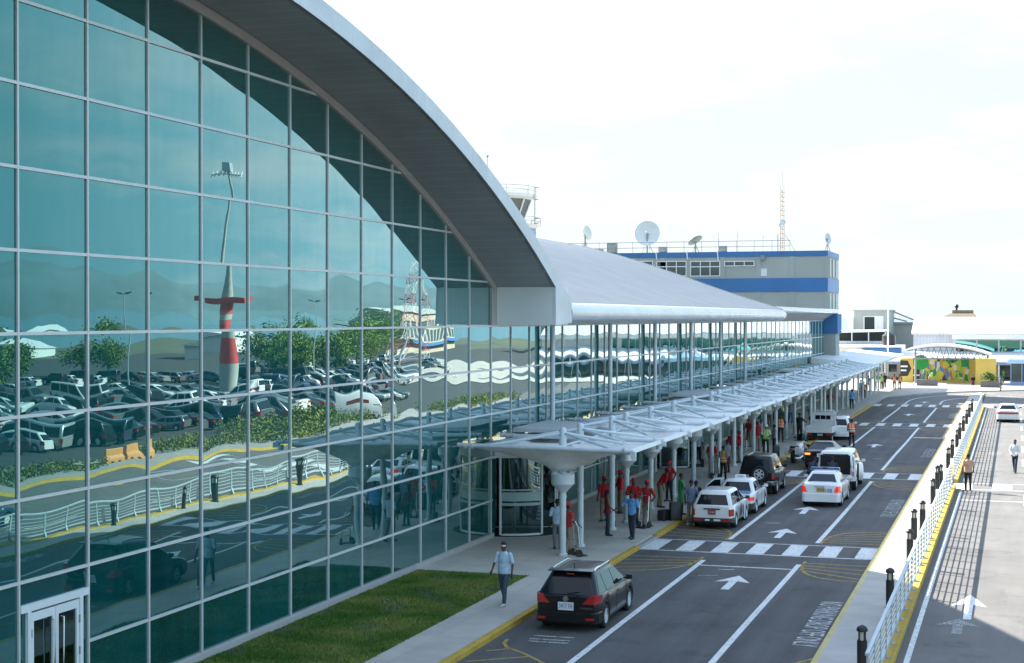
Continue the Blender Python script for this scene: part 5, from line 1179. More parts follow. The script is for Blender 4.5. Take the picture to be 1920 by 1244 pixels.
    for s_ in (-1, 1):
        g = G(); zf = lerpt(sp['deck'], L - 0.1); g.box(min(s_ * hw * 0.42, s_ * hw * 0.80), max(s_ * hw * 0.42, s_ * hw * 0.80), L - 0.3, L + 0.012, zf - 0.20, zf - 0.05); g.build('headlamp', K['white_lens'], t, bevel=0.02)
    if simple:
        return t
    g = G()
    for y in sp.get('seams', ()):
        for s_ in (-1, 1): g.box(s_ * hw - 0.003, s_ * hw + 0.003, y - 0.006, y + 0.006, sill + 0.12, zb_ - 0.06)
    if sp.get('seams'): g.build('door_gap', K['seam'], t)
    for y in sp.get('handles', ()):
        for s_ in (-1, 1): g = G(); g.box(s_ * hw * 0.99 - 0.012, s_ * hw * 0.99 + 0.012, y - 0.09, y + 0.09, zb_ - 0.16, zb_ - 0.13); g.build('door_handle', K[sp.get('handle_m', paint)], t)
    ym = b1 - 0.45
    for s_ in (-1, 1):
        g = G(); g.tube([(s_ * hb, ym, zb_ + 0.06), (s_ * (hb + 0.13), ym, zb_ + 0.09)], 0.025, 6); g.loft([[(s_ * (hb + 0.09), ym - 0.04, zb_ + 0.03), (s_ * (hb + 0.27), ym - 0.04, zb_ + 0.05), (s_ * (hb + 0.27), ym - 0.04, zb_ + 0.17), (s_ * (hb + 0.09), ym - 0.04, zb_ + 0.18)], [(s_ * (hb + 0.11), ym + 0.1, zb_ + 0.06), (s_ * (hb + 0.22), ym + 0.1, zb_ + 0.08), (s_ * (hb + 0.22), ym + 0.1, zb_ + 0.14), (s_ * (hb + 0.11), ym + 0.1, zb_ + 0.15)]]); g.build('wing_mirror', K[sp.get('mirror', paint)], t, bevel=0.015)
    if 'plate' in sp:
        m_, s_, px_, pz_, pw, ph = sp['plate']; ink = sp.get('plate_ink', 'ink')
        g = G(); g.box(px_ - pw / 2, px_ + pw / 2, -0.03, -0.008, pz_ - ph / 2, pz_ + ph / 2); o = g.build('number_plate', K[m_], t)
        if s_: text_mesh('plate_text', s_, ph * 0.86, K[ink], o, (px_, -0.0315, pz_), (R(90), 0, 0), 0, 0.6)
    if sp.get('rear_bumper'):
        z0, z1, m_ = sp['rear_bumper']; pl = [(-0.80 * hw, -0.06), (0.80 * hw, -0.06), (0.91 * hw, 0.0), (0.972 * hw, 0.15), (1.005 * hw, 0.42), (0.9 * hw, 0.45), (-0.9 * hw, 0.45), (-1.005 * hw, 0.42), (-0.972 * hw, 0.15), (-0.91 * hw, 0.0)]
        g = G(); g.prism([(x, y, z0) for x, y in pl], (0, 0, z1 - z0)); g.build('rear_bumper', K[m_], t, bevel=0.02)
    return t
def rbox(t, name, x0, x1, z0, z1, m, y0=-0.02, y1=0.02, bevel=0.0):
    g = G(); g.box(x0, x1, y0, y1, z0, z1); return g.build(name, m if not isinstance(m, str) else K[m], t, bevel=bevel)
def seats(t, b0, b1, hb, z):
    pass

# black estate at the near kerb
sp = dict(L=4.45, W=1.76, H=1.52, r=0.315, wb=2.6, ra=0.86, sill=0.2, deck=[(0, 0.90), (0.3, 0.95), (1.5, 0.95), (3.0, 0.93), (3.6, 0.86), (4.2, 0.74), (4.45, 0.60)], cab=(0.10, 3.35, 0.55, 2.55, 0.82, 0.60, 0.93), wins=[(0.22, 1.05), (1.12, 1.95), (2.03, 0.18)], rear_q=(0.06, 0.86), tail=[(0.44, 0.74, 0.96, 'red_lens')], tail_len=0.42, tail_taper=0.35, seams=(0.98, 1.98, 3.02), handles=(1.25, 2.2), plate=('plate_w', '3417 FA', 0.0, 0.67, 0.42, 0.21), handle_m='car_black', mirror='car_black', rear_bumper=(0.24, 0.52, 'car_black'))
mpv = car(sp, 'estate_car', 'black estate car parked alone by the yellow kerb in the near lane', (-11.17, 39.35, 0), 0, 'car_black')
for s_ in (-1, 1):
    g = G(); g.tube([(s_ * 0.56, 0.75, 1.49), (s_ * 0.58, 0.95, 1.55), (s_ * 0.58, 2.2, 1.56), (s_ * 0.56, 2.4, 1.50)], 0.022, 6); g.build('roof_rail', K['chrome'], mpv, smooth=50)
    rbox(mpv, 'fog_reflector', s_ * 0.66 - 0.12, s_ * 0.66 + 0.12, 0.33, 0.39, 'red_lens', -0.075, -0.05)
g = G(); g.lathe([(0.075, 0), (0.075, 0.012), (0.055, 0.014)], (0, -0.03, 0.86), 20, 'y'); g.box(-0.085, 0.085, -0.034, -0.015, 0.85, 0.87); g.build('badge', K['chrome'], mpv)
text_mesh('model_lettering', 'WINGROAD', 0.055, K['chrome'], mpv, (0.55, -0.012, 0.63), (R(90), 0, 0), 0.003, 1.1)
g = G(); g.prism([(-0.62, 0.42, 1.5), (0.62, 0.42, 1.5), (0.60, 0.66, 1.53), (-0.60, 0.66, 1.53)], (0, 0, 0.03)); g.build('roof_spoiler', K['car_black'], mpv, bevel=0.01)
rbox(mpv, 'brake_light', -0.1, 0.1, 1.43, 1.455, 'red_lens', 0.44, 0.5)
g = G(); g.tube([(0.0, 0.1, 1.0), (0.32, 0.16, 1.03)], 0.012, 5); g.build('wiper', K['black'], mpv)
g = G(); g.tube([(0, 0.9, 1.51), (0.0, 0.78, 1.68)], 0.012, 5); g.build('aerial', K['black'], mpv)
# white estate with a red plate, behind the crossing
sp = dict(L=4.2, W=1.66, H=1.46, r=0.29, wb=2.43, ra=0.86, sill=0.24, deck=[(0, 0.86), (0.3, 0.9), (3.0, 0.90), (3.5, 0.86), (4.1, 0.76), (4.2, 0.68)], cab=(0.06, 3.15, 0.42, 2.35, 0.77, 0.60, 0.89), wins=[(0.2, 1.2), (1.27, 2.05), (2.12, 0.2)], rear_q=(0.10, 0.86), tail=[(0.66, 0.52, 0.78, 'red_lens')], seams=(1.1, 2.08, 3.0), handles=(1.4, 2.3), plate=('plate_r', '', 0.0, 0.66, 0.30, 0.17), rim='white', mirror='bumper', rear_bumper=(0.27, 0.44, 'bumper'))
ew = car(sp, 'estate_car', 'old white estate car with a red number plate and red strips on its rear bumper', (-11.2, 60.15, 0), 0, 'car_white')
for x0, x1, m_ in ((-0.72, -0.4, 'red_lens'), (-0.26, -0.08, 'white_lens'), (0.08, 0.34, 'white_lens'), (0.4, 0.74, 'red_lens')): rbox(ew, 'bumper_strip', x0, x1, 0.33, 0.40, m_, -0.07, -0.05)
rbox(ew, 'tailgate_handle', -0.32, 0.32, 0.765, 0.81, 'black', -0.03, 0.02); text_mesh('plate_text', 'PD 5620', 0.10, K['plate_w'], ew, (0, -0.034, 0.66), (R(90), 0, 0), 0, 0.62)
g = G(); g.prism([(0.84, 2.12, 0.3), (1.06, 1.22, 0.3), (1.05, 1.24, 0.86), (0.83, 2.12, 0.9)], (0.035, 0.01, 0)); g.build('open_door', K['car_white'], ew, bevel=0.015)
# white and blue taxi with its left door open
sp = dict(L=4.25, W=1.66, H=1.40, r=0.29, wb=2.43, ra=0.95, sill=0.22, deck=[(0, 0.84), (0.1, 0.90), (0.75, 0.93), (3.0, 0.88), (3.5, 0.84), (4.15, 0.74), (4.25, 0.66)], cab=(0.62, 3.1, 1.12, 2.35, 0.77, 0.58, 0.90), wins=[(0.2, 1.62), (1.70, 2.2), (2.28, 0.2)], rear_q=(0.06, 0.92), tail=[(0.38, 0.62, 0.76, 'brake_on')], seams=(1.2, 2.2, 3.0), handles=(1.5, 2.4), plate=('plate_r', '', 0.0, 0.52, 0.3, 0.14), rim='white', rear_bumper=(0.25, 0.50, 'bumper'))
tx = car(sp, 'taxi', 'white and blue saloon taxi with a roof sign and its kerbside door open', (-11.15, 64.75, 0), 0, 'car_white', cat='taxi')
g = G(); g.poly([(-0.66, 0.04, 0.925), (0.66, 0.04, 0.925), (0.68, 0.6, 0.968), (-0.68, 0.6, 0.968)]); g.build('boot_panel', K['car_blue'], tx)
rbox(tx, 'rear_panel', -0.4, 0.4, 0.62, 0.78, 'black', -0.018, 0.0)
g = G(); g.loft([[(-0.24, 1.65, 1.38), (0.24, 1.65, 1.38), (0.24, 1.8, 1.38), (-0.24, 1.8, 1.38)], [(-0.21, 1.68, 1.53), (0.21, 1.68, 1.53), (0.21, 1.77, 1.53), (-0.21, 1.77, 1.53)]]); sg = g.build('roof_sign', K['white'], tx, bevel=0.01); text_mesh('sign_text', 'TAXI', 0.12, K['ink'], sg, (0, 1.652, 1.455), (R(80), 0, 0))
dq = [(-0.84, 2.2, 0.3), (-1.55, 1.55, 0.3), (-1.55, 1.55, 0.85), (-1.45, 1.62, 1.05), (-1.15, 1.88, 1.33), (-0.82, 2.2, 1.33)]
g = G(); g.prism(dq, (0.03, 0.035, 0)); od = g.build('open_door', K['car_white'], tx); g = G(); g.prism([(-0.93, 2.085, 0.92), (-1.44, 1.62, 0.9), (-1.40, 1.66, 1.03), (-1.14, 1.87, 1.25), (-0.93, 2.085, 1.25)], (0.01, -0.008, 0)); g.build('door_window', K['carglass'], od); g = G(); g.prism([(-0.9, 2.12, 0.36), (-1.5, 1.57, 0.36), (-1.5, 1.57, 0.82), (-0.9, 2.12, 0.84)], (0.01, -0.008, 0)); g.build('door_lining', K['bumper'], od)
# black off-roader with a spare wheel
sp = dict(L=4.0, W=1.76, H=1.80, r=0.36, wb=2.45, ra=0.75, sill=0.42, deck=[(0, 1.02), (0.2, 1.08), (2.9, 1.08), (3.3, 1.02), (3.9, 0.92), (4.0, 0.80)], cab=(0.04, 2.95, 0.22, 2.25, 0.80, 0.66, 1.06), wins=[(0.2, 1.15), (1.23, 1.85), (1.93, 0.18)], rear_q=(0.10, 0.88), tail=[(0.70, 0.74, 0.92, 'red_lens')], seams=(1.1, 1.9, 2.8), handles=(1.3, 2.1), plate=('plate_w', '7102 EL', -0.52, 0.84, 0.36, 0.17), mirror='car_black', rear_bumper=(0.46, 0.64, 'chrome'))
sv = car(sp, 'off_road_car', 'black off road car with a spare wheel on its rear door', (-11.42, 72.45, 0), 0, 'car_black')
w_ = wheel(sv, 0, 0, 0.37, 1, 0.22); w_.name = 'spare_wheel'; w_.location = (0.16, -0.14, 0.98); w_.rotation_euler = (0, 0, R(-90))
g = G(); g.lathe([(0.385, -0.10), (0.385, 0.10)], (0.16, -0.14, 0.98), 28, 'y', cap=False); g.build('spare_wheel_ring', K['tyre'], sv)
for s_ in (-1, 1): g = G(); g.box(s_ * 0.885 - 0.02, s_ * 0.885 + 0.02, 1.2, 2.2, 0.36, 0.42); g.build('side_step', K['chrome'], sv)
g = G(); g.box(-0.62, -0.45, 0.4, 2.0, 1.79, 1.83); g.build('roof_strip', K['car_silver'], sv)
# police saloon
sp = dict(L=4.40, W=1.70, H=1.46, r=0.305, wb=2.6, ra=0.92, sill=0.2, deck=[(0, 0.93), (0.08, 1.0), (0.5, 1.04), (3.0, 0.95), (3.6, 0.88), (4.2, 0.74), (4.40, 0.60)], cab=(0.42, 3.3, 1.15, 2.4, 0.80, 0.58, 0.97), wins=[(0.32, 1.62), (1.70, 2.2), (2.28, 0.22)], rear_q=(0.12, 0.94), tail=[(0.57, 0.66, 0.92, 'brake_on')], tail_len=0.22, tail_taper=0.42, seams=(1.15, 2.2, 3.1), handles=(1.45, 2.4), plate=('plate_y', '20 0154', 0.0, 0.76, 0.34, 0.17), rear_bumper=(0.24, 0.60, 'car_white'))
pc = car(sp, 'police_car', 'white police saloon with a blue light bar and a big blue 108 on its boot', (-8.02, 68.5, 0), 0, 'car_white')
g = G(); g.box(-0.62, 0.62, 1.68, 1.92, 1.49, 1.58); lb = g.build('light_bar', carpaint('light_bar_blue', (0.02, 0.10, 0.30)), pc, bevel=0.02); g = G(); g.box(-0.64, 0.64, 1.66, 1.94, 1.45, 1.488); g.build('light_bar_base', K['chrome'], lb); g = G(); g.box(-0.1, 0.1, 1.67, 1.93, 1.50, 1.583); g.build('siren', K['black'], lb)
text_mesh('fleet_number', '108', 0.24, K['ink_blue'], pc, (0.325, -0.018, 0.73), (R(90), 0, 0), 0.004, 0.95)
text_mesh('boot_lettering', 'POLICE', 0.085, K['ink'], pc, (-0.05, -0.01, 0.885), (R(90), 0, 0), 0.003, 1.5)
# white off-roader with its tailgate open
sp = dict(L=4.75, W=1.86, H=1.88, r=0.38, wb=2.85, ra=0.85, sill=0.44, deck=[(0, 1.08), (0.2, 1.14), (3.4, 1.14), (3.8, 1.06), (4.6, 0.98), (4.75, 0.84)], cab=(0.03, 3.5, 0.2, 2.7, 0.86, 0.72, 1.12), wins=[(0.2, 1.15), (1.25, 2.1), (2.2, 0.18)], rear_q=(0.02, 0.92), tail=[(0.80, 0.72, 0.94, 'red_lens')], seams=(1.2, 2.2, 3.3), handles=(1.4, 2.4), rear_bumper=(0.48, 0.66, 'white'))
ws = car(sp, 'off_road_car', 'white off road car with its rear door swung open behind the police car', (-8.12, 75.2, 0), 0, 'car_white')
rbox(ws, 'open_boot', -0.70, 0.70, 0.80, 1.70, 'under', -0.02, 0.01)
g = G(); g.prism([(0.86, -0.04, 0.66), (0.98, -0.92, 0.66), (0.96, -0.9, 1.1), (0.9, -0.82, 1.74), (0.78, -0.02, 1.76)], (0.09, 0.0, 0)); od = g.build('rear_door', K['car_white'], ws, bevel=0.02)
g = G(); g.prism([(0.85, -0.14, 1.16), (0.93, -0.80, 1.16), (0.87, -0.74, 1.66), (0.80, -0.12, 1.66)], (-0.012, 0, 0)); g.build('door_window', K['carglass'], od)
w_ = wheel(ws, 0, 0, 0.39, 1, 0.22); w_.name = 'spare_wheel'; w_.location = (1.17, -0.48, 1.0); w_.rotation_euler = (0, 0, R(6))
g = G(); g.lathe([(0.405, -0.05), (0.40, 0.12), (0.30, 0.15), (0.02, 0.155)], (0, 0, 0), 28, 'x'); wc = g.build('spare_wheel_cover', K['car_white'], ws, smooth=40); wc.location = (1.19, -0.48, 1.0); wc.rotation_euler = (0, 0, R(6))
g = G(); g.lathe([(0.22, 0.157), (0.20, 0.16)], n=20, axis='x'); o_ = g.build('cover_emblem', mat('tan_emblem', (0.50, 0.32, 0.14), 0.5), wc)
# black saloon behind it
sp = dict(L=4.6, W=1.76, H=1.42, r=0.315, wb=2.7, ra=1.0, sill=0.2, deck=[(0, 0.92), (0.08, 0.98), (0.6, 1.02), (3.1, 0.94), (3.8, 0.86), (4.4, 0.72), (4.6, 0.6)], cab=(0.5, 3.4, 1.3, 2.5, 0.82, 0.58, 0.96), wins=[(0.35, 1.75), (1.83, 2.35), (2.43, 0.22)], rear_q=(0.08, 0.93), tail=[(0.46, 0.76, 0.90, 'red_lens')], seams=(1.3, 2.3, 3.2), handles=(1.5, 2.5), plate=('plate_w', '2965 FB', 0.05, 0.78, 0.40, 0.2), rear_bumper=(0.24, 0.56, 'car_black'), mirror='car_black')
bs = car(sp, 'saloon_car', 'black saloon car with one amber indicator lit, beside the white off road car', (-10.05, 85.5, 0), 0, 'car_black')
rbox(bs, 'indicator', -0.80, -0.52, 0.80, 0.90, 'amber_on', -0.024, -0.012); g = G(); g.lathe([(0.05, 0), (0.05, 0.01)], (0.05, -0.02, 0.93), 14, 'y'); g.build('badge', K['chrome'], bs)
# white pickup truck
t = thing('pickup_truck', 'white drop side pickup truck with a ladder rack and three rear cab windows', 'truck', (-12.25, 103.6, 0)); hw = 0.85
g = G(); g.box(-hw, hw, 0, 2.3, 0.66, 0.74); g.build('bed_floor', K['car_silver'], t)
g = G(); g.box(-hw, hw, -0.03, 0.02, 0.68, 1.06); g.build('tailgate', K['car_white'], t, bevel=0.01)
for s_ in (-1, 1): g = G(); g.box(s_ * hw - 0.025, s_ * hw + 0.025, 0.02, 2.3, 0.68, 1.06); g.build('side_board', K['car_white'], t, bevel=0.01)
g = G(); g.loft([[(-.84, 2.35, 0.5), (.84, 2.35, 0.5), (.84, 2.35, 1.2), (.74, 2.37, 1.85), (.6, 2.38, 1.9), (-.6, 2.38, 1.9), (-.74, 2.37, 1.85), (-.84, 2.35, 1.2)], [(-.84, 3.6, 0.5), (.84, 3.6, 0.5), (.84, 3.6, 1.2), (.74, 3.5, 1.85), (.6, 3.48, 1.9), (-.6, 3.48, 1.9), (-.74, 3.5, 1.85), (-.84, 3.6, 1.2)], [(-.82, 4.3, 0.5), (.82, 4.3, 0.5), (.82, 4.2, 1.1), (.7, 3.75, 1.75), (.55, 3.7, 1.8), (-.55, 3.7, 1.8), (-.7, 3.75, 1.75), (-.82, 4.2, 1.1)]]); g.build('cab', K['car_white'], t, smooth=35)
for k in range(3): rbox(t, 'rear_window', -0.50 + 0.35 * k, -0.20 + 0.35 * k, 1.42, 1.68, 'carglass', 2.33, 2.36)
for s_ in (-1, 1):
    g = G(); g.poly([(s_ * 0.836, 2.6, 1.28), (s_ * 0.836, 3.6, 1.28), (s_ * 0.765, 3.5, 1.75), (s_ * 0.765, 2.6, 1.75)]); g.build('side_window', K['carglass'], t); g = G(); g.box(s_ * 0.86, s_ * 1.08, 3.7, 3.76, 1.25, 1.5); g.build('wing_mirror', K['bumper'], t, bevel=0.02)
    rbox(t, 'tail_lamp', min(s_ * .45, s_ * .75), max(s_ * .45, s_ * .75), 0.5, 0.62, 'red_lens', 0.02, 0.08)
    for y in (0.75, 3.5): wheel(t, s_ * 0.7, y, 0.3, s_, 0.2, 'white')
g = G(); g.tube([(-.8, 2.28, 1.06), (-.78, 2.28, 1.95), (-.65, 2.28, 2.02), (.65, 2.28, 2.02), (.78, 2.28, 1.95), (.8, 2.28, 1.06)], 0.03, 8); g.tube([(-.79, 2.28, 1.35), (.79, 2.28, 1.35)], 0.02, 6)
for k in range(5): g.tube([(-.5 + .25 * k, 2.28, 1.1), (-.5 + .25 * k, 2.28, 1.35)], 0.015, 5)
g.build('ladder_rack', K['white'], t, smooth=40); g = G(); g.box(-.7, .7, 0.15, 4.1, 0.35, 0.66); g.build('chassis', K['under'], t); rbox(t, 'number_plate', -0.1, 0.24, 0.48, 0.62, mat('plate_green', (0.30, 0.48, 0.44), 0.5), 0.0, 0.03); 
for x in (-.8, .5): g = G(); g.box(x, x + .3, 0.3, .34, .25, .55); g.build('mud_flap', K['black'], t)
# round white car beyond the truck and white saloon on the right road
sp = dict(L=3.9, W=1.66, H=1.55, r=0.3, wb=2.45, ra=0.7, sill=0.2, deck=[(0, 0.86), (0.25, 0.95), (2.8, 0.95), (3.3, 0.86), (3.8, 0.7), (3.9, 0.6)], cab=(0.1, 2.9, 0.45, 2.1, 0.78, 0.60, 0.93), wins=[(0.25, 1.1), (1.18, 1.8), (1.88, 0.2)], rear_q=(0.1, 0.85), tail=[(0.62, 0.62, 0.95, 'red_lens')], seams=(1.1, 1.85, 2.7), handles=(1.3, 2.0), plate=('plate_w', '', 0, 0.6, 0.35, 0.16), rear_bumper=(0.24, 0.5, 'car_white'))
rc = car(sp, 'hatchback', 'rounded white hatchback in the kerb lane just beyond the pickup truck', (-11.35, 106.6, 0), 0, 'car_white')
sp = dict(L=4.4, W=1.70, H=1.40, r=0.30, wb=2.55, ra=1.0, sill=0.2, deck=[(0, 0.88), (0.1, 0.93), (0.8, 0.97), (3.1, 0.92), (3.6, 0.86), (4.3, 0.74), (4.4, 0.66)], cab=(0.7, 3.2, 1.25, 2.45, 0.79, 0.58, 0.93), wins=[(0.25, 1.75), (1.83, 2.3), (2.38, 0.2)], rear_q=(0.06, 0.92), tail=[(0.34, 0.66, 0.80, 'red_lens')], seams=(1.3, 2.3, 3.1), handles=(1.6, 2.5), plate=('plate_w', '', 0, 0.56, 0.36, 0.16), mirror='bumper', rear_bumper=(0.24, 0.52, 'car_white'))
rs = car(sp, 'saloon_car', 'white saloon car driving away on the sunlit road right of the railing', (-0.6, 128.5, 0), 0, 'car_white')
rbox(rs, 'rear_panel', -0.36, 0.36, 0.66, 0.80, 'red_lens', -0.016, 0.0)
# police motorcycle on its stand by the kerb
t = thing('motorcycle', 'white and chrome police motorcycle parked at the kerb behind the black off road car', 'motorcycle', (-12.0, 88.6, 0), R(-14)); t.scale = (1.12,) * 3
for y, nm in ((0.32, 'rear'), (1.78, 'front')):
    g = G(); g.lathe([(0.22, -0.05), (0.31, -0.06), (0.33, -0.02), (0.33, 0.02), (0.31, 0.06), (0.22, 0.05)], (0, y, 0.33), 24, 'x'); o = g.build('wheel', K['tyre'], t, smooth=40); g = G(); g.lathe([(0.22, -0.03), (0.19, 0), (0.22, 0.03)], (0, y, 0.33), 20, 'x', cap=False); g.tube([(0, y - .2, .33), (0, y + .2, .33)], .015, 5); g.tube([(0, y, .13), (0, y, .53)], .015, 5); g.lathe([(0.05, -0.08), (0.05, 0.08)], (0, y, .33), 10, 'x'); g.build('rim', K['chrome'], o)
g = G(); g.box(-.16, .16, .7, 1.25, .25, .6); g.lathe([(.16, -.26), (.16, .26)], (0, .95, .55), 14, 'x'); g.build('engine', K['alloy'], t, bevel=.03)
g = G(); g.loft([[(-.08, .78, .78), (.08, .78, .78), (.08, .78, .86), (-.08, .78, .86)], [(-.17, 1.1, .74), (.17, 1.1, .74), (.14, 1.1, 1.0), (-.14, 1.1, 1.0)], [(-.1, 1.4, .8), (.1, 1.4, .8), (.08, 1.4, 1.02), (-.08, 1.4, 1.02)]]); g.build('fuel_tank', K['car_white'], t, smooth=40, bevel=.03)
g = G(); g.loft([[(-.12, .1, .78), (.12, .1, .78), (.12, .1, .88), (-.12, .1, .88)], [(-.17, .5, .72), (.17, .5, .72), (.17, .5, .82), (-.17, .5, .82)], [(-.1, .85, .76), (.1, .85, .76), (.1, .85, .85), (-.1, .85, .85)]]); g.build('saddle', K['black'], t, bevel=.02)
for s_ in (-1, 1):
    g = G(); g.loft([[(s_ * .18, .0, .45), (s_ * .42, .02, .45), (s_ * .42, .02, .82), (s_ * .18, .0, .82)], [(s_ * .18, .55, .48), (s_ * .38, .53, .48), (s_ * .38, .53, .8), (s_ * .18, .55, .8)]]); g.build('pannier', K['car_white'], t, bevel=.03)
    g = G(); g.tube([(s_ * .08, 1.78, .33), (s_ * .08, 1.5, 1.0)], .03, 6); g.build('fork', K['chrome'], t); g = G(); g.tube([(s_ * .1, 1.5, 1.02), (s_ * .38, 1.35, 1.06)], .018, 6); g.tube([(s_ * .3, 1.4, 1.05), (s_ * .36, 1.4, 1.2)], .01, 5); g.ball((s_ * .37, 1.4, 1.22), (.07, .02, .05), 8, 6); g.build('handlebar', K['black'], t)
    g = G(); g.tube([(s_ * .16, 1.1, .3), (s_ * .2, .6, .24), (s_ * .22, -.05, .28)], .045, 8); g.build('exhaust', K['chrome'], t, smooth=40)
g = G(); g.prism([(-.25, 1.5, 1.05), (.25, 1.5, 1.05), (.18, 1.32, 1.42), (-.18, 1.32, 1.42)], (0, .015, 0)); g.build('windscreen', K['clear'], t); g = G(); g.ball((0, 1.62, .95), (.1, .09, .1), 12, 8); g.build('headlamp', K['chrome'], t, smooth=50); rbox(t, 'tail_lamp', -.07, .07, .66, .74, 'red_lens', -.05, .02); g = G(); g.tube([(-.1, .9, .3), (-.32, .85, .0)], .02, 5); g.build('stand', K['black'], t)
g = G(); g.loft([[(-.07, 1.5, .6), (.07, 1.5, .6), (.07, 1.5, .64), (-.07, 1.5, .64)], [(-.07, 1.8, .7), (.07, 1.8, .7), (.07, 1.8, .74), (-.07, 1.8, .74)], [(-.07, 2.1, .58), (.07, 2.1, .58), (.07, 2.1, .62), (-.07, 2.1, .62)]]); g.build('mudguard', K['car_white'], t)

# ------------------------------------------------------------------ car park: copies of four simple cars, and a dark car on the right road
SP = {
 'saloon_car': dict(L=4.4, W=1.70, H=1.42, r=0.3, wb=2.55, ra=1.0, deck=[(0, 0.9), (0.1, 0.96), (0.8, 0.98), (3.1, 0.92), (3.6, 0.86), (4.3, 0.72), (4.4, 0.62)], cab=(0.6, 3.25, 1.25, 2.45, 0.79, 0.58, 0.94), wins=[(0.25, 1.75), (1.83, 0.2)], tail=[(0.45, 0.68, 0.86, 'red_lens')]),
 'estate_car': dict(L=4.3, W=1.70, H=1.5, r=0.3, wb=2.5, ra=0.85, deck=[(0, 0.9), (0.3, 0.94), (3.0, 0.92), (3.5, 0.86), (4.2, 0.72), (4.3, 0.62)], cab=(0.08, 3.2, 0.45, 2.4, 0.79, 0.60, 0.93), wins=[(0.2, 1.1), (1.2, 2.0), (2.1, 0.2)], tail=[(0.66, 0.6, 0.9, 'red_lens')]),
 'off_road_car': dict(L=4.5, W=1.82, H=1.82, r=0.37, wb=2.7, ra=0.8, sill=0.4, deck=[(0, 1.06), (0.2, 1.1), (3.2, 1.1), (3.6, 1.04), (4.4, 0.94), (4.5, 0.82)], cab=(0.05, 3.25, 0.22, 2.5, 0.84, 0.70, 1.08), wins=[(0.2, 1.15), (1.25, 2.0), (2.1, 0.2)], tail=[(0.74, 0.7, 0.95, 'red_lens')]),
 'minibus': dict(L=4.9, W=1.75, H=2.0, r=0.32, wb=2.9, ra=0.95, deck=[(0, 1.0), (0.2, 1.08), (4.2, 1.06), (4.6, 0.98), (4.9, 0.7)], cab=(0.03, 4.6, 0.1, 3.9, 0.84, 0.74, 1.04), wins=[(0.2, 1.5), (1.6, 2.7), (2.8, 0.2)], tail=[(0.72, 0.6, 0.95, 'red_lens')])}
BASE = {}
PAINTS = [('white', 'car_white'), ('silver', 'car_silver'), ('dark grey', 'car_grey'), ('black', 'car_black'), ('navy', 'car_navy'), ('dark green', 'car_green'), ('red', 'car_red')]
rg = random.Random(5)
def park(kind, x, y, rz, paint, label, group):
    if kind not in BASE:
        BASE[kind] = car(SP[kind], kind, label, (x, y, 0.006), rz, paint, group, True)
        for ch in BASE[kind].children:
            if ch.name.split('.')[0] in ('body', 'cabin'): ch.material_slots[0].link = 'OBJECT'; ch.material_slots[0].material = K[paint]
        return BASE[kind]
    r = BASE[kind].copy(); COL.objects.link(r); r.location = (x, y, 0.006); r.rotation_euler = (0, 0, R(rz)); r['label'] = label
    for ch in BASE[kind].children:
        c = ch.copy(); COL.objects.link(c); c.parent = r
        if ch.name.split('.')[0] in ('body', 'cabin'): c.material_slots[0].link = 'OBJECT'; c.material_slots[0].material = K[paint]
    return r
ROWN = ['first', 'second', 'third', 'fourth', 'fifth', 'sixth']
kinds = ['saloon_car', 'estate_car', 'off_road_car', 'saloon_car', 'minibus', 'saloon_car', 'estate_car']
for ri, (xr2, ya, yb, st) in enumerate(((19.0, 70, 128, 2.9), (25.5, 72, 150, 2.9), (34.0, 84, 180, 3.0), (46.0, 98, 215, 3.4), (62.0, 120, 250, 3.8))):
    k = 0
    for y in np.arange(ya, yb, st):
        if rg.random() < 0.14: continue
        k += 1; nm, pt = rg.choice(PAINTS[:5] if rg.random() < 0.85 else PAINTS); kd = rg.choice(kinds)
        park(kd, xr2 + rg.uniform(-.4, .4), y + rg.uniform(-.25, .25), (90 if ri % 2 else -90) + rg.uniform(-4, 4), pt, '%s %s parked %s along the %s row of the car park' % (nm, kd.replace('_', ' '), ORD[k], ROWN[ri]), 'cars parked in the car park rows')
park('saloon_car', 1.75, 49.0, 0, 'car_navy', 'dark blue saloon car on the near right road, mirrored in the glass', None); 
t = thing('delivery_van', 'white delivery van parked by the deep hedge bed across the road', 'van', (14.2, 111.5, 0.12), R(60))
g = G(); g.loft([[(-.95, 0, .4), (.95, 0, .4), (.95, 0, 2.2), (.85, 0, 2.35), (-.85, 0, 2.35), (-.95, 0, 2.2)], [(-.95, 3.6, .4), (.95, 3.6, .4), (.95, 3.6, 2.2), (.85, 3.6, 2.35), (-.85, 3.6, 2.35), (-.95, 3.6, 2.2)], [(-.95, 4.6, .4), (.95, 4.6, .4), (.95, 4.5, 1.2), (.8, 4.0, 2.0), (-.8, 4.0, 2.0), (-.95, 4.5, 1.2)]]); g.build('body', K['car_white'], t, smooth=35)
for s_ in (-1, 1):
    g = G(); g.poly([(s_ * .957, 3.5, 1.25), (s_ * .957, 4.3, 1.25), (s_ * .90, 3.95, 1.9), (s_ * .93, 3.5, 1.9)]); g.build('side_window', K['carglass'], t)
    for y in (0.9, 3.8): wheel(t, s_ * .85, y, .33, s_, .2, 'white', True)
g = G(); g.poly([(-.8, 4.52, 1.2), (.8, 4.52, 1.2), (.7, 4.05, 1.95), (-.7, 4.05, 1.95)]); g.build('windscreen', K['carglass'], t)
g = G(); g.box(-.97, -.955, 1.2, 3.0, 1.4, 1.75); g.build('red_lettering', K['car_red'], t)
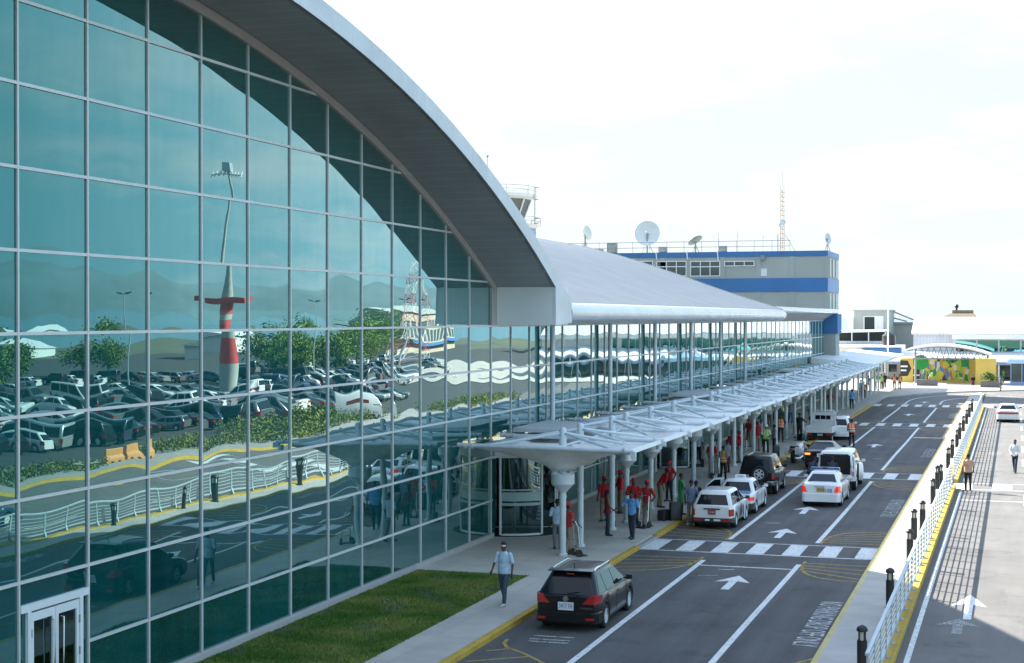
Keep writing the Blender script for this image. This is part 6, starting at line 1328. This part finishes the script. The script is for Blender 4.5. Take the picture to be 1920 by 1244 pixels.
# ------------------------------------------------------------------ people
def cloth(n, c): 
    k = 'cloth_' + n
    if k not in K: K[k] = mat(k, c, 0.85, 0, 0.22, 7, 0.7, 13)
    return K[k]
RED, LBLUE, BLUE, WHITE, NAVY, KHAKI, BLACK, GREY, MAROON, GREEN, ORANGE, LIME, GREYBLUE, JEANS, TANC, DKRED = [cloth(*q) for q in (('red', (0.55, 0.014, 0.025)), ('pale_blue', (0.42, 0.56, 0.68)), ('blue', (0.12, 0.33, 0.66)), ('white', (0.66, 0.67, 0.68)), ('navy', (0.025, 0.035, 0.06)), ('khaki', (0.22, 0.18, 0.12)), ('black', (0.014, 0.014, 0.016)), ('grey', (0.20, 0.21, 0.22)), ('maroon', (0.20, 0.015, 0.03)), ('green', (0.06, 0.27, 0.08)), ('orange', (0.85, 0.19, 0.03)), ('lime', (0.38, 0.66, 0.05)), ('grey_blue', (0.17, 0.21, 0.32)), ('jeans', (0.05, 0.075, 0.12)), ('tan', (0.50, 0.30, 0.20)), ('dark_red', (0.10, 0.01, 0.015)))]
K['skin'] = mat('dark_brown_skin', (0.075, 0.038, 0.024), 0.5, 0, 0.08, 6); K['skin2'] = mat('brown_skin', (0.16, 0.08, 0.05), 0.5, 0, 0.08, 6)
K['hairm'] = mat('black_hair', (0.008, 0.007, 0.007), 0.75, 0, 0.15, 20); K['eyem'] = mat('eye_white', (0.5, 0.48, 0.45), 0.2, 0, 0); K['shoe_b'] = mat('black_shoe', (0.015, 0.014, 0.014), 0.4, 0, 0.1); K['shoe_w'] = mat('white_shoe', (0.62, 0.62, 0.6), 0.6, 0, 0.1)
K['reflect'] = mat('reflective_strip', (0.72, 0.74, 0.70), 0.35, 0, 0.05)
def ell(c, hw, d, n=14): return [(c[0] + hw * _c(2 * math.pi * k / n), c[1] + d * _s(2 * math.pi * k / n), c[2]) for k in range(n)]

RED2 = cloth('faded_red', (0.42, 0.03, 0.035)); RED3 = cloth('deep_red', (0.36, 0.008, 0.016))
def person(loc, rz, label, shirt, pants, cap=None, walk=0.0, arms=('down', 'down'), lean=0, h=1.75, skin='skin', hair='short', sleeve='short', skirt=None, vest=None, shoe='shoe_b', build=1.0, visor=False, group=None, head=0, fine=False, bag=None, loose=0.0, strip=False):
    t = thing('person', label, 'person', (loc[0], loc[1], loc[2]), R(rz), group)
    t.scale = (h / 1.75,) * 3
    w = walk; vox = 0.011 if fine else 0.015
    ca, sa = _c(R(lean)), _s(R(lean))
    def up_(p):                                     # bend forward at the hips
        if not lean: return Vector(p)
        y, z = p[1], p[2] - 0.95; return Vector((p[0], y * ca + z * sa, 0.95 + z * ca - y * sa))
    hipL, hipR = Vector((-.09, 0, .93)), Vector((.09, 0, .93))
    legs = []
    for s_, ph in ((-1, 1), (1, -1)):
        hp = Vector((.09 * s_, 0, .93)); f = ph * w
        if w: kn = Vector((.095 * s_, .20 * f + .05 * abs(w), .50 + .01 * abs(f))); an = Vector((.09 * s_, .34 * f - (.05 if f < 0 else 0), .09 + (.07 * abs(f) if f < 0 else .0)))
        else: kn = Vector((.11 * s_, .02, .50)); an = Vector((.125 * s_, 0 + .02 * s_, .09))
        legs.append((s_, hp, kn, an))
    arm = []
    A_ = {'down': ((.25, -.03, 1.16), (.265, .05, .91)), 'hips': ((.40, -.12, 1.17), (.21, .06, 1.02)), 'fwd': ((.25, .10, 1.15), (.19, .36, 1.12)), 'low': ((.25, .06, 1.15), (.10, .26, .98)), 'fold': ((.27, .06, 1.14), (-.04, .20, 1.18)), 'back': ((.27, -.12, 1.17), (.10, -.19, 1.0)), 'reach': ((.28, .16, 1.22), (.26, .44, 1.16)), 'out': ((.40, .10, 1.2), (.55, .26, 1.08)), 'handle': ((.26, .0, 1.16), (.26, .26, 1.0)), 'up': ((.27, .16, 1.28), (.12, .2, 1.5)), 'swf': ((.25, .08, 1.17), (.25, .24, .98)), 'swb': ((.25, -.13, 1.17), (.27, -.18, .93)), 'drop': ((.22, .1, 1.1), (.2, .3, .9))}
    for s_, nm in ((-1, arms[0]), (1, arms[1])):
        e, hnd = A_[nm]; sh = up_((.185 * s_, 0, 1.41)); arm.append((s_, sh, up_((e[0] * s_, e[1], e[2])), up_((hnd[0] * s_, hnd[1], hnd[2]))))
    b = build
    # body: one continuous skin
    g = G()
    hd = up_((0, .015, 1.62)); nk = up_((0, -.01, 1.46)); hr = Matrix.Rotation(R(head), 4, 'Z') @ Matrix.Rotation(-R(lean) * 0.6, 4, 'X')
    def H_(p): return hd + (hr @ Vector(p))
    g.capsule(nk - Vector((0, 0, .05)), hd - Vector((0, 0, .05)), .058, .055)
    g.M = Matrix.Translation(hd) @ hr
    g.ball((0, -.005, .03), (.076, .096, .10), 14, 10); g.ball((0, .018, -.05), (.060, .072, .066), 12, 8); g.capsule((0, .09, .025), (0, .108, -.015), .010, .017, 6)
    for s_ in (-1, 1): g.ball((.078 * s_, -.01, .0), (.012, .024, .032), 6, 5)
    g.capsule((-.022, .082, -.048), (.022, .082, -.048), .010, .010, 6)
    g.M = Matrix.Identity(4)
    g.loft([[up_(q) for q in ell((0, 0, z), hw_ * b * 0.88, d * b * 0.85)] for z, hw_, d in ((.88, .14, .09), (1.05, .14, .085), (1.25, .16, .095), (1.38, .17, .09), (1.46, .07, .06))])
    for s_, hp, kn, an in legs:
        g.capsule(hp, kn, .07 * b, .048); g.capsule(kn, an + Vector((0, 0, .03)), .05, .036)
    for s_, sh, el, ha in arm:
        g.capsule(sh, el, .046, .038); d = (ha - el).normalized(); g.capsule(el, ha, .038, .027)
        sd = d.cross(Vector((0, 0, 1)) if abs(d.z) < .8 else Vector((0, 1, 0))).normalized(); nrm = d.cross(sd); pc = ha + d * .05
        for k in (-1, 0, 1): g.capsule(ha + sd * .012 * k, pc + sd * .02 * k + d * .03, .019, .016, 6)
        for k, ln in ((-1.5, .062), (-.5, .078), (.5, .074), (1.5, .055)):       # four fingers, bent at the knuckle, and the thumb
            b0 = ha + d * .085 + sd * .0175 * k; b1 = b0 + d * ln * .5 + nrm * .006; b2 = b1 + d * ln * .42 + nrm * ln * .28
            g.capsule(b0, b1, .0098, .0092, 6); g.capsule(b1, b2, .0092, .008, 6)
        b0 = ha + d * .025 + sd * .026; b1 = b0 + d * .035 + sd * .022; g.capsule(b0, b1, .012, .011, 6); g.capsule(b1, b1 + d * .03 + sd * .003, .0105, .009, 6)
    fuse(g.build('body', K[skin], t), vox, 2)
    for s_ in (-1, 1): g = G(); g.M = Matrix.Translation(hd) @ hr; g.ball((.03 * s_, .083, .022), (.013, .010, .008), 8, 6); g.build('eye', K['eyem'], t)
    # shirt
    if shirt:
        g = G(); lo = loose
        bot = .87 if not strip else .98
        g.loft([[up_(q) for q in ell((0, 0, z), hw_ * b, d * b)] for z, hw_, d in ((bot, .168 + lo, .118 + lo), (1.0, .166 + lo * .8, .118 + lo * .8), (1.15, .168, .115), (1.30, .186, .122), (1.40, .18, .108), (1.455, .10, .082), (1.49, .07, .07))])
        for s_, sh, el, ha in arm:
            g.capsule(sh, sh + (el - sh) * (.85 if sleeve == 'short' else 1.0), .066, .062 if sleeve == 'short' else .052)
            if sleeve == 'long': g.capsule(el, el + (ha - el) * .92, .05, .038)
        if sleeve == 'none':
            g = G(); g.loft([[up_(q) for q in ell((0, 0, z), hw_ * b, d * b)] for z, hw_, d in ((bot, .165 + lo, .115 + lo), (1.05, .155, .112), (1.25, .165, .118), (1.38, .15, .105), (1.44, .10, .08))])
        fuse(g.build('shirt', shirt, t), vox + .003, 3)
    if vest:
        g = G(); g.loft([[up_(q) for q in ell((0, 0, z), hw_ * b + .018, d * b + .018)] for z, hw_, d in ((.90, .172, .122), (1.05, .170, .120), (1.30, .188, .125), (1.42, .165, .108), (1.47, .10, .085))]); o = fuse(g.build('vest', vest, t), vox + .003, 3)
        g = G()
        for zz in (.98, 1.12): g.loft([[up_(q) for q in ell((0, 0, z), .172 * b + .030, .122 * b + .030, 18)] for z in (zz, zz + .045)], False, False)
        for s_ in (-1, 1):
            for f_ in (-1, 1): g.poly([up_(q) for q in ((.08 * s_ - .022, f_ * (.122 * b + .034), 1.16), (.08 * s_ + .022, f_ * (.122 * b + .034), 1.16), (.09 * s_ + .022, f_ * (.118 * b + .026), 1.42), (.09 * s_ - .022, f_ * (.118 * b + .026), 1.42))])
        g.build('reflective_strip', K['reflect'], o, fix=False)
    g = G()
    if skirt:
        g.loft([ell((0, 0, z), hw_ * b, d * b) for z, hw_, d in ((skirt, .20, .15), (.75, .19, .14), (.95, .165, .115), (1.05, .15, .10))]); fuse(g.build('skirt', pants, t), vox + .003, 2)
    else:
        g.loft([ell((0, 0, z), hw_ * b, d * b) for z, hw_, d in ((.80, .15, .11), (.90, .168, .118), (1.02, .158, .108))])
        for s_, hp, kn, an in legs:
            g.capsule(hp - Vector((0, 0, .03)), kn, .092 * b, .068); g.capsule(kn, an + Vector((0, -.005, .02)), .068, .058)
        fuse(g.build('trousers', pants, t), vox + .003, 2)
    for s_, hp, kn, an in legs:
        g = G(); y = an.y; z = an.z - .09; tilt = .05 if (w and an.z > .1) else 0
        g.loft([[(an.x + .034 * _c(R(a)) - 0, y - .07, z + .045 + tilt + .04 * _s(R(a))) for a in range(0, 360, 45)], [(an.x + .045 * _c(R(a)), y - .02, z + .05 + tilt + .048 * _s(R(a))) for a in range(0, 360, 45)], [(an.x + .047 * _c(R(a)), y + .08, z + .04 + .038 * _s(R(a))) for a in range(0, 360, 45)], [(an.x + .038 * _c(R(a)), y + .17, z + .03 + .026 * _s(R(a))) for a in range(0, 360, 45)]])
        g.build('shoe', K[shoe], t, smooth=60)
    g = G(); g.M = Matrix.Translation(hd) @ hr
    if cap is not None:
        g.loft([[(x * 1.0, y, z) for x, y, z in ell((0, -.005, zz), a_, a_ * 1.22)] for zz, a_ in ((.045, .088), (.08, .089), (.12, .076), (.145, .045), (.152, .01))])
        g.loft([[(-.07, .07, .055), (.07, .07, .055), (.07, .07, .063), (-.07, .07, .063)], [(-.055, .17, .045), (.055, .17, .045), (.055, .17, .052), (-.055, .17, .052)]])
        g.build('cap', cap, t, smooth=45)
        g = G(); g.M = Matrix.Translation(hd) @ hr; g.loft([ell((0, -.022, zz), a_, a_ * 1.1) for zz, a_ in ((-.03, .07), (.02, .081), (.055, .083))]); g.build('hair', K['hairm'], t, smooth=50)
    elif hair == 'short':
        g.ball((0, -.016, .052), (.083, .098, .092), 14, 8); g.build('hair', K['hairm'], t, smooth=60)
    elif hair == 'long':
        g.ball((0, -.02, .05), (.092, .105, .098), 14, 8); g.capsule((0, -.06, .02), (0, -.075, -.14), .075, .06, 10); g.build('hair', K['hairm'], t, smooth=60)
    elif hair == 'helmet':
        g.loft([ell((0, -.005, zz), a_, a_ * 1.12) for zz, a_ in ((.0, .105), (.06, .115), (.12, .10), (.16, .06), (.175, .01))]); g.build('helmet', K['white'], t, smooth=50)
    if visor:
        g = G(); g.M = Matrix.Translation(hd) @ hr; g.loft([[(.083 * _c(R(a)), -.005 + .103 * _s(R(a)), zz) for a in range(15, 170, 12)] for zz in (.012, .05)], False, False, False); g.build('sunglasses', K['white_lens'], t, fix=False)
    return t

def P_(px, py, z=0.14): return at(px, py, z)
FACE = 180      # facing the camera
person(P_(945, 1135), 172, 'man in a pale blue shirt and jeans walking on the path by the lawn', LBLUE, JEANS, walk=.55, arms=('down', 'swf'), visor=True, fine=True, h=1.78, shoe='shoe_w', loose=.02)
person(P_(1066, 1040), -40, 'porter in red cap and shirt pushing a hand truck beside the nearest canopy column', RED2, KHAKI, RED, walk=.3, arms=('handle', 'handle'), fine=True)
person(P_(1045, 1030), 20, 'person in pale blue half hidden behind the nearest canopy column', LBLUE, GREY, walk=.2, fine=True, hair='short')
person(P_(1133, 978), 40, 'porter in red standing behind the woman in maroon', RED3, KHAKI, RED, arms=('down', 'low'), h=1.78)
person(P_(1139, 1005), -70, 'woman in a sleeveless maroon top and dark leggings with loose hair', MAROON, NAVY, hair='long', sleeve='none', arms=('down', 'low'), skin='skin2', h=1.68, loose=.05, shoe='shoe_b', fine=True)
person(P_(1185, 1011), 165, 'man in a bright blue polo shirt and dark trousers holding out one arm', BLUE, NAVY, walk=.25, arms=('down', 'out'), fine=True, skin='skin', h=1.74)
person(P_(1188, 984), 190, 'porter in red shirt and cap facing the road behind the man in bright blue', RED, BLACK, RED, arms=('fold', 'fold'), h=1.8)
person(P_(1213, 988), -15, 'porter in red seen from the back with hands on hips and khaki trousers', RED2, KHAKI, RED, arms=('hips', 'hips'), h=1.8, fine=True)
person(P_(1237, 952), -60, 'porter in red leaning over beside the dark luggage', RED3, KHAKI, RED, arms=('drop', 'drop'), lean=32, h=1.8)
person(P_(1277, 965), -60, 'woman in a green dress standing by the kerb', GREEN, GREEN, skirt=.50, hair='short', arms=('low', 'low'), h=1.68, sleeve='short')
person(P_(1296, 985, 0), -10, 'man in a grey blue shirt standing at the left door of the white estate', GREYBLUE, GREY, arms=('down', 'fwd'), h=1.8, shoe='shoe_w', loose=.03, fine=True)
person(P_(1305, 979, 0), 30, 'person in dark clothes just behind the man in grey blue', BLACK, BLACK, arms=('down', 'low'), h=1.66)
person(P_(1335, 892), 170, 'porter in red with folded arms beside a trolley near the third column', RED, KHAKI, RED, arms=('fold', 'low'), h=1.78)
person(P_(1356, 901), -20, 'attendant in an orange vest with a lit band standing by the black off road car', GREY, BLACK, arms=('low', 'down'), vest=cloth('amber', (0.80, 0.30, 0.03)), h=1.72)
person(P_(1364, 887), 60, 'person in a grey shirt behind the attendant in the orange vest', GREY, DKRED, arms=('down', 'low'), h=1.72)
person(P_(1373, 870), 175, 'taller of two porters in red chatting between the columns', RED2, KHAKI, RED, arms=('down', 'back'), h=1.85)
person(P_(1386, 868), 110, 'shorter of two porters in red chatting between the columns', RED3, GREY, RED, arms=('fold', 'fold'), h=1.76)
person(P_(1309, 868), 0, 'man in a white shirt and dark trousers deep under the canopy', LBLUE, BLACK, arms=('back', 'down'), h=1.75)
person(P_(1436, 853), 190, 'police officer in a white helmet and lime vest beside the motorcycle', WHITE, BLACK, hair='helmet', vest=LIME, arms=('low', 'fwd'), h=1.78)
person(P_(1452, 851), 120, 'man in a grey shirt talking with the officer in the lime vest', GREY, BLACK, arms=('fwd', 'down'), h=1.72, cap=BLACK)
person(P_(1427, 838), 160, 'person in white behind the officer in the lime vest', WHITE, BLACK, h=1.7)
person(P_(1443, 800), 185, 'person in a white shirt and khaki trousers far under the canopy', WHITE, KHAKI, walk=.3, h=1.75)
person(P_(1464, 829), 180, 'attendant in an orange vest facing the camera between two columns', BLACK, BLACK, cap=BLACK, vest=ORANGE, arms=('back', 'back'), h=1.8)
person(P_(1482, 796), 200, 'man in a grey shirt and blue jeans walking far under the canopy', GREY, cloth('blue_jeans', (0.05, 0.10, 0.26)), walk=.4, shoe='shoe_w', h=1.8)
person(P_(1499, 826), -20, 'broad man in black leaning on the pickup truck', BLACK, BLACK, arms=('fwd', 'reach'), sleeve='long', build=1.15, h=1.8)
person(P_(1597, 838, 0), 0, 'attendant in an orange vest standing in the road with his back to the camera', RED, BLACK, vest=ORANGE, arms=('low', 'low'), h=1.78, build=1.05, fine=True)
person((-9.25, 74.7, 0), -35, 'person in dark clothes bending into the back of the white off road car', NAVY, BLACK, arms=('reach', 'reach'), lean=30, sleeve='long', h=1.7)
person((-8.2, 74.5, 0), 0, 'man in dark overalls leaning into the open boot of the white off road car', NAVY, NAVY, arms=('reach', 'reach'), lean=25, sleeve='long', h=1.72)
person(P_(1597, 768), 15, 'man in a pale blue shirt and black trousers walking away alone', BLUE, BLACK, walk=.45, arms=('swb', 'down'), h=1.78)
person(P_(1614, 745), 10, 'man in a white shirt walking away near the canopy end', WHITE, BLACK, walk=.3, h=1.76)
person(P_(1620, 748), 5, 'person in an orange vest walking away near the canopy end', BLACK, BLACK, vest=ORANGE, walk=.4, h=1.7)
person(P_(1628, 735), 30, 'person in a grey shirt and jeans by the canopy end posts', GREY, JEANS, h=1.76)
person(P_(1641, 731), 170, 'left of two attendants in lime vests at the far pavement', BLACK, BLACK, vest=LIME, h=1.75)
person(P_(1653, 731), 200, 'right of two attendants in lime vests at the far pavement', BLACK, BLACK, vest=LIME, arms=('low', 'down'), h=1.76)
person(P_(1659, 729), 150, 'person in dark clothes right of the lime vests', BLACK, BLACK, h=1.78)
person(P_(1677, 731), 180, 'left of two attendants in orange vests walking on the far pavement', BLACK, BLACK, vest=ORANGE, walk=.4, h=1.74)
person(P_(1687, 731), 185, 'right of two attendants in orange vests walking on the far pavement', BLACK, BLACK, vest=ORANGE, walk=.3, h=1.72)
person(P_(1824, 731), 190, 'woman in a dark dress standing before the yellow wall', BLACK, DKRED, skirt=.55, skin='skin2', arms=('low', 'low'), h=1.66)
person(P_(1876, 733), 160, 'person in a grey top at the right end of the leafy planter', GREY, KHAKI, walk=.3, h=1.7)
person(P_(1881, 718), 60, 'person with a green top near the kiosk', GREEN, JEANS, h=1.72)
person(P_(1887, 710), 100, 'person in a white shirt before the kiosk', WHITE, JEANS, arms=('low', 'low'), h=1.75)
person(P_(1815, 922, 0), 5, 'man in a tan shirt walking away over the crossing on the sunlit road', TANC, BLACK, walk=.55, arms=('swb', 'swf'), h=1.78, shoe='shoe_b', build=1.08, strip=False)
person(P_(1903, 887, 0), 165, 'man in a white long sleeved shirt striding on the sunlit road', WHITE, NAVY, walk=.6, arms=('low', 'low'), sleeve='long', h=1.76)
person((-21.0, 38.2, 0.13), 200, 'person in a lime shirt sitting area of the lobby behind the glass', LIME, BLACK, h=1.6)

person(P_(1404, 838), 150, 'porter in red waiting farther along the columns behind the chatting pair', RED2, KHAKI, RED, arms=('low', 'low'), h=1.76)
person(P_(1345, 884), 200, 'person in a white shirt just behind the porter with folded arms', WHITE, GREY, h=1.7)
person(P_(1255, 940), 150, 'porter in red standing by the glass behind the leaning porter', RED3, BLACK, RED, arms=('back', 'back'), h=1.77)
person(P_(1163, 963), 120, 'porter in red near the glass between the first columns', RED, KHAKI, RED, arms=('fold', 'low'), h=1.78)
person(P_(1520, 790), 10, 'person in a pale shirt walking between the far columns', LBLUE, BLACK, walk=.4, h=1.74)
person(P_(1556, 772), 185, 'porter in red walking towards the camera between the far columns', RED2, KHAKI, RED, walk=.4, h=1.76)
person(P_(1420, 846), 40, 'porter in red with his back to the officer in the lime vest', RED3, KHAKI, RED, arms=('hips', 'low'), h=1.78)
# luggage and trolleys
def handtruck(loc, rz, label):
    t = thing('hand_truck', label, 'hand truck', loc, R(rz), 'hand trucks on the terminal pavement')
    g = G()
    for s_ in (-1, 1): g.tube([(.2 * s_, 0, .12), (.2 * s_, -.08, 1.0), (.16 * s_, -.16, 1.2), (.0, -.2, 1.24)], .016, 6)
    for z in (.3, .55, .8): g.tube([(-.2, -.02 - z * .07, z), (.2, -.02 - z * .07, z)], .012, 5)
    g.build('frame', K['chrome'], t, smooth=50); g = G(); g.box(-.24, .24, .0, .28, .03, .045); g.build('toe_plate', K['black'], t)
    for s_ in (-1, 1): g = G(); g.lathe([(.06, -.025), (.125, -.025), (.125, .025), (.06, .025)], (.23 * s_, -.05, .125), 16, 'x'); g.build('wheel', K['tyre'], t, smooth=40); 
handtruck(P_(1083, 1043), -50, 'empty hand truck held by the porter at the nearest column'); handtruck(P_(1206, 990), 160, 'hand truck beside the porter with hands on hips'); handtruck(P_(1341, 897), 150, 'upright hand truck beside the porter near the third column'); handtruck(P_(1393, 866), 170, 'hand truck in front of the two chatting porters')
def bag(loc, rz, w, d, h, label, m='black', handle=True):
    t = thing('suitcase', label, 'suitcase', loc, R(rz), 'luggage by the kerb'); g = G(); g.loft([rrect(-d / 2, d / 2, w / 2, .03, .06), rrect(-d / 2, d / 2, w / 2, h - .04, .06), rrect(-d / 2 + .03, d / 2 - .03, w / 2 - .03, h, .05)]); g.build('body', K[m], t, smooth=40)
    g = G(); g.box(-w / 2 + .06, w / 2 - .06, d / 2, d / 2 + .03, .12, h * .62); g.build('pocket', K['bumper'], t, bevel=.02)
    if handle: g = G(); g.tube([(-.1, -d / 2 + .04, h - .02), (-.1, -d / 2 + .04, h + .32), (.1, -d / 2 + .04, h + .32), (.1, -d / 2 + .04, h - .02)], .012, 6); g.build('handle', K['chrome'], t)
    for s_ in (-1, 1): g = G(); g.lathe([(.035, -.02), (.035, .02)], (s_ * (w / 2 - .06), -d / 2 + .05, .035), 12, 'x'); g.build('wheel', K['tyre'], t)
b0 = P_(1259, 976)
bag(b0 + Vector((.15, .1, 0)), 20, .5, .32, .72, 'tall black suitcase with raised handle by the kerb'); bag(b0 + Vector((-.28, -.05, 0)), 70, .55, .35, .42, 'low black holdall against the tall suitcase', 'black', False); bag(b0 + Vector((.05, .6, 0)), -10, .42, .28, .62, 'dark grey suitcase behind the tall black suitcase', 'bumper')
bag(P_(1455, 857), 30, .4, .26, .65, 'black suitcase beside the man talking with the officer'); bag(P_(1147, 990), 10, .3, .2, .3, 'small dark bag at the foot of the second column', 'bumper', False)
for px, py, nm in ((1398, 810, 'grey litter bin under the canopy beside the two chatting porters'), (1317, 862, 'grey litter bin deep under the canopy near the man in the white shirt')):
    q = P_(px, py); t = thing('litter_bin', nm, 'bin', q); g = G(); g.lathe([(.27, 0), (.3, .05), (.3, .8), (.27, .84)], n=18); g.build('body', K['greywall'], t, smooth=40); g = G(); g.lathe([(.31, .84), (.31, .9), (.2, 1.02), (.14, 1.03)], n=18); g.build('lid', K['grey_steel'], t, smooth=40)
q = P_(1317, 905); t = thing('post_sign', 'small dark sign on a thin post at the pavement edge', 'sign', q); g = G(); g.tube([(0, 0, 0), (0, 0, .75)], .02, 6); g.build('post', K['rail'], t); g = G(); g.box(-.09, .09, -.03, .03, .75, 1.15); g.build('sign_plate', K['black'], t, bevel=.02)

# ------------------------------------------------------------------ turn the fused figures into plain meshes
dg = bpy.context.evaluated_depsgraph_get()
for o in BAKE:
    me = bpy.data.meshes.new_from_object(o.evaluated_get(dg)); me.name = o.name; me.shade_smooth()
    o.modifiers.clear(); o.data = me
cy_ = scene.cycles
cy_.max_bounces = 8; cy_.transparent_max_bounces = 12; cy_.glossy_bounces = 4; cy_.diffuse_bounces = 3; cy_.caustics_reflective = False; cy_.caustics_refractive = False
cy_.use_denoising = True; cy_.sample_clamp_indirect = 6
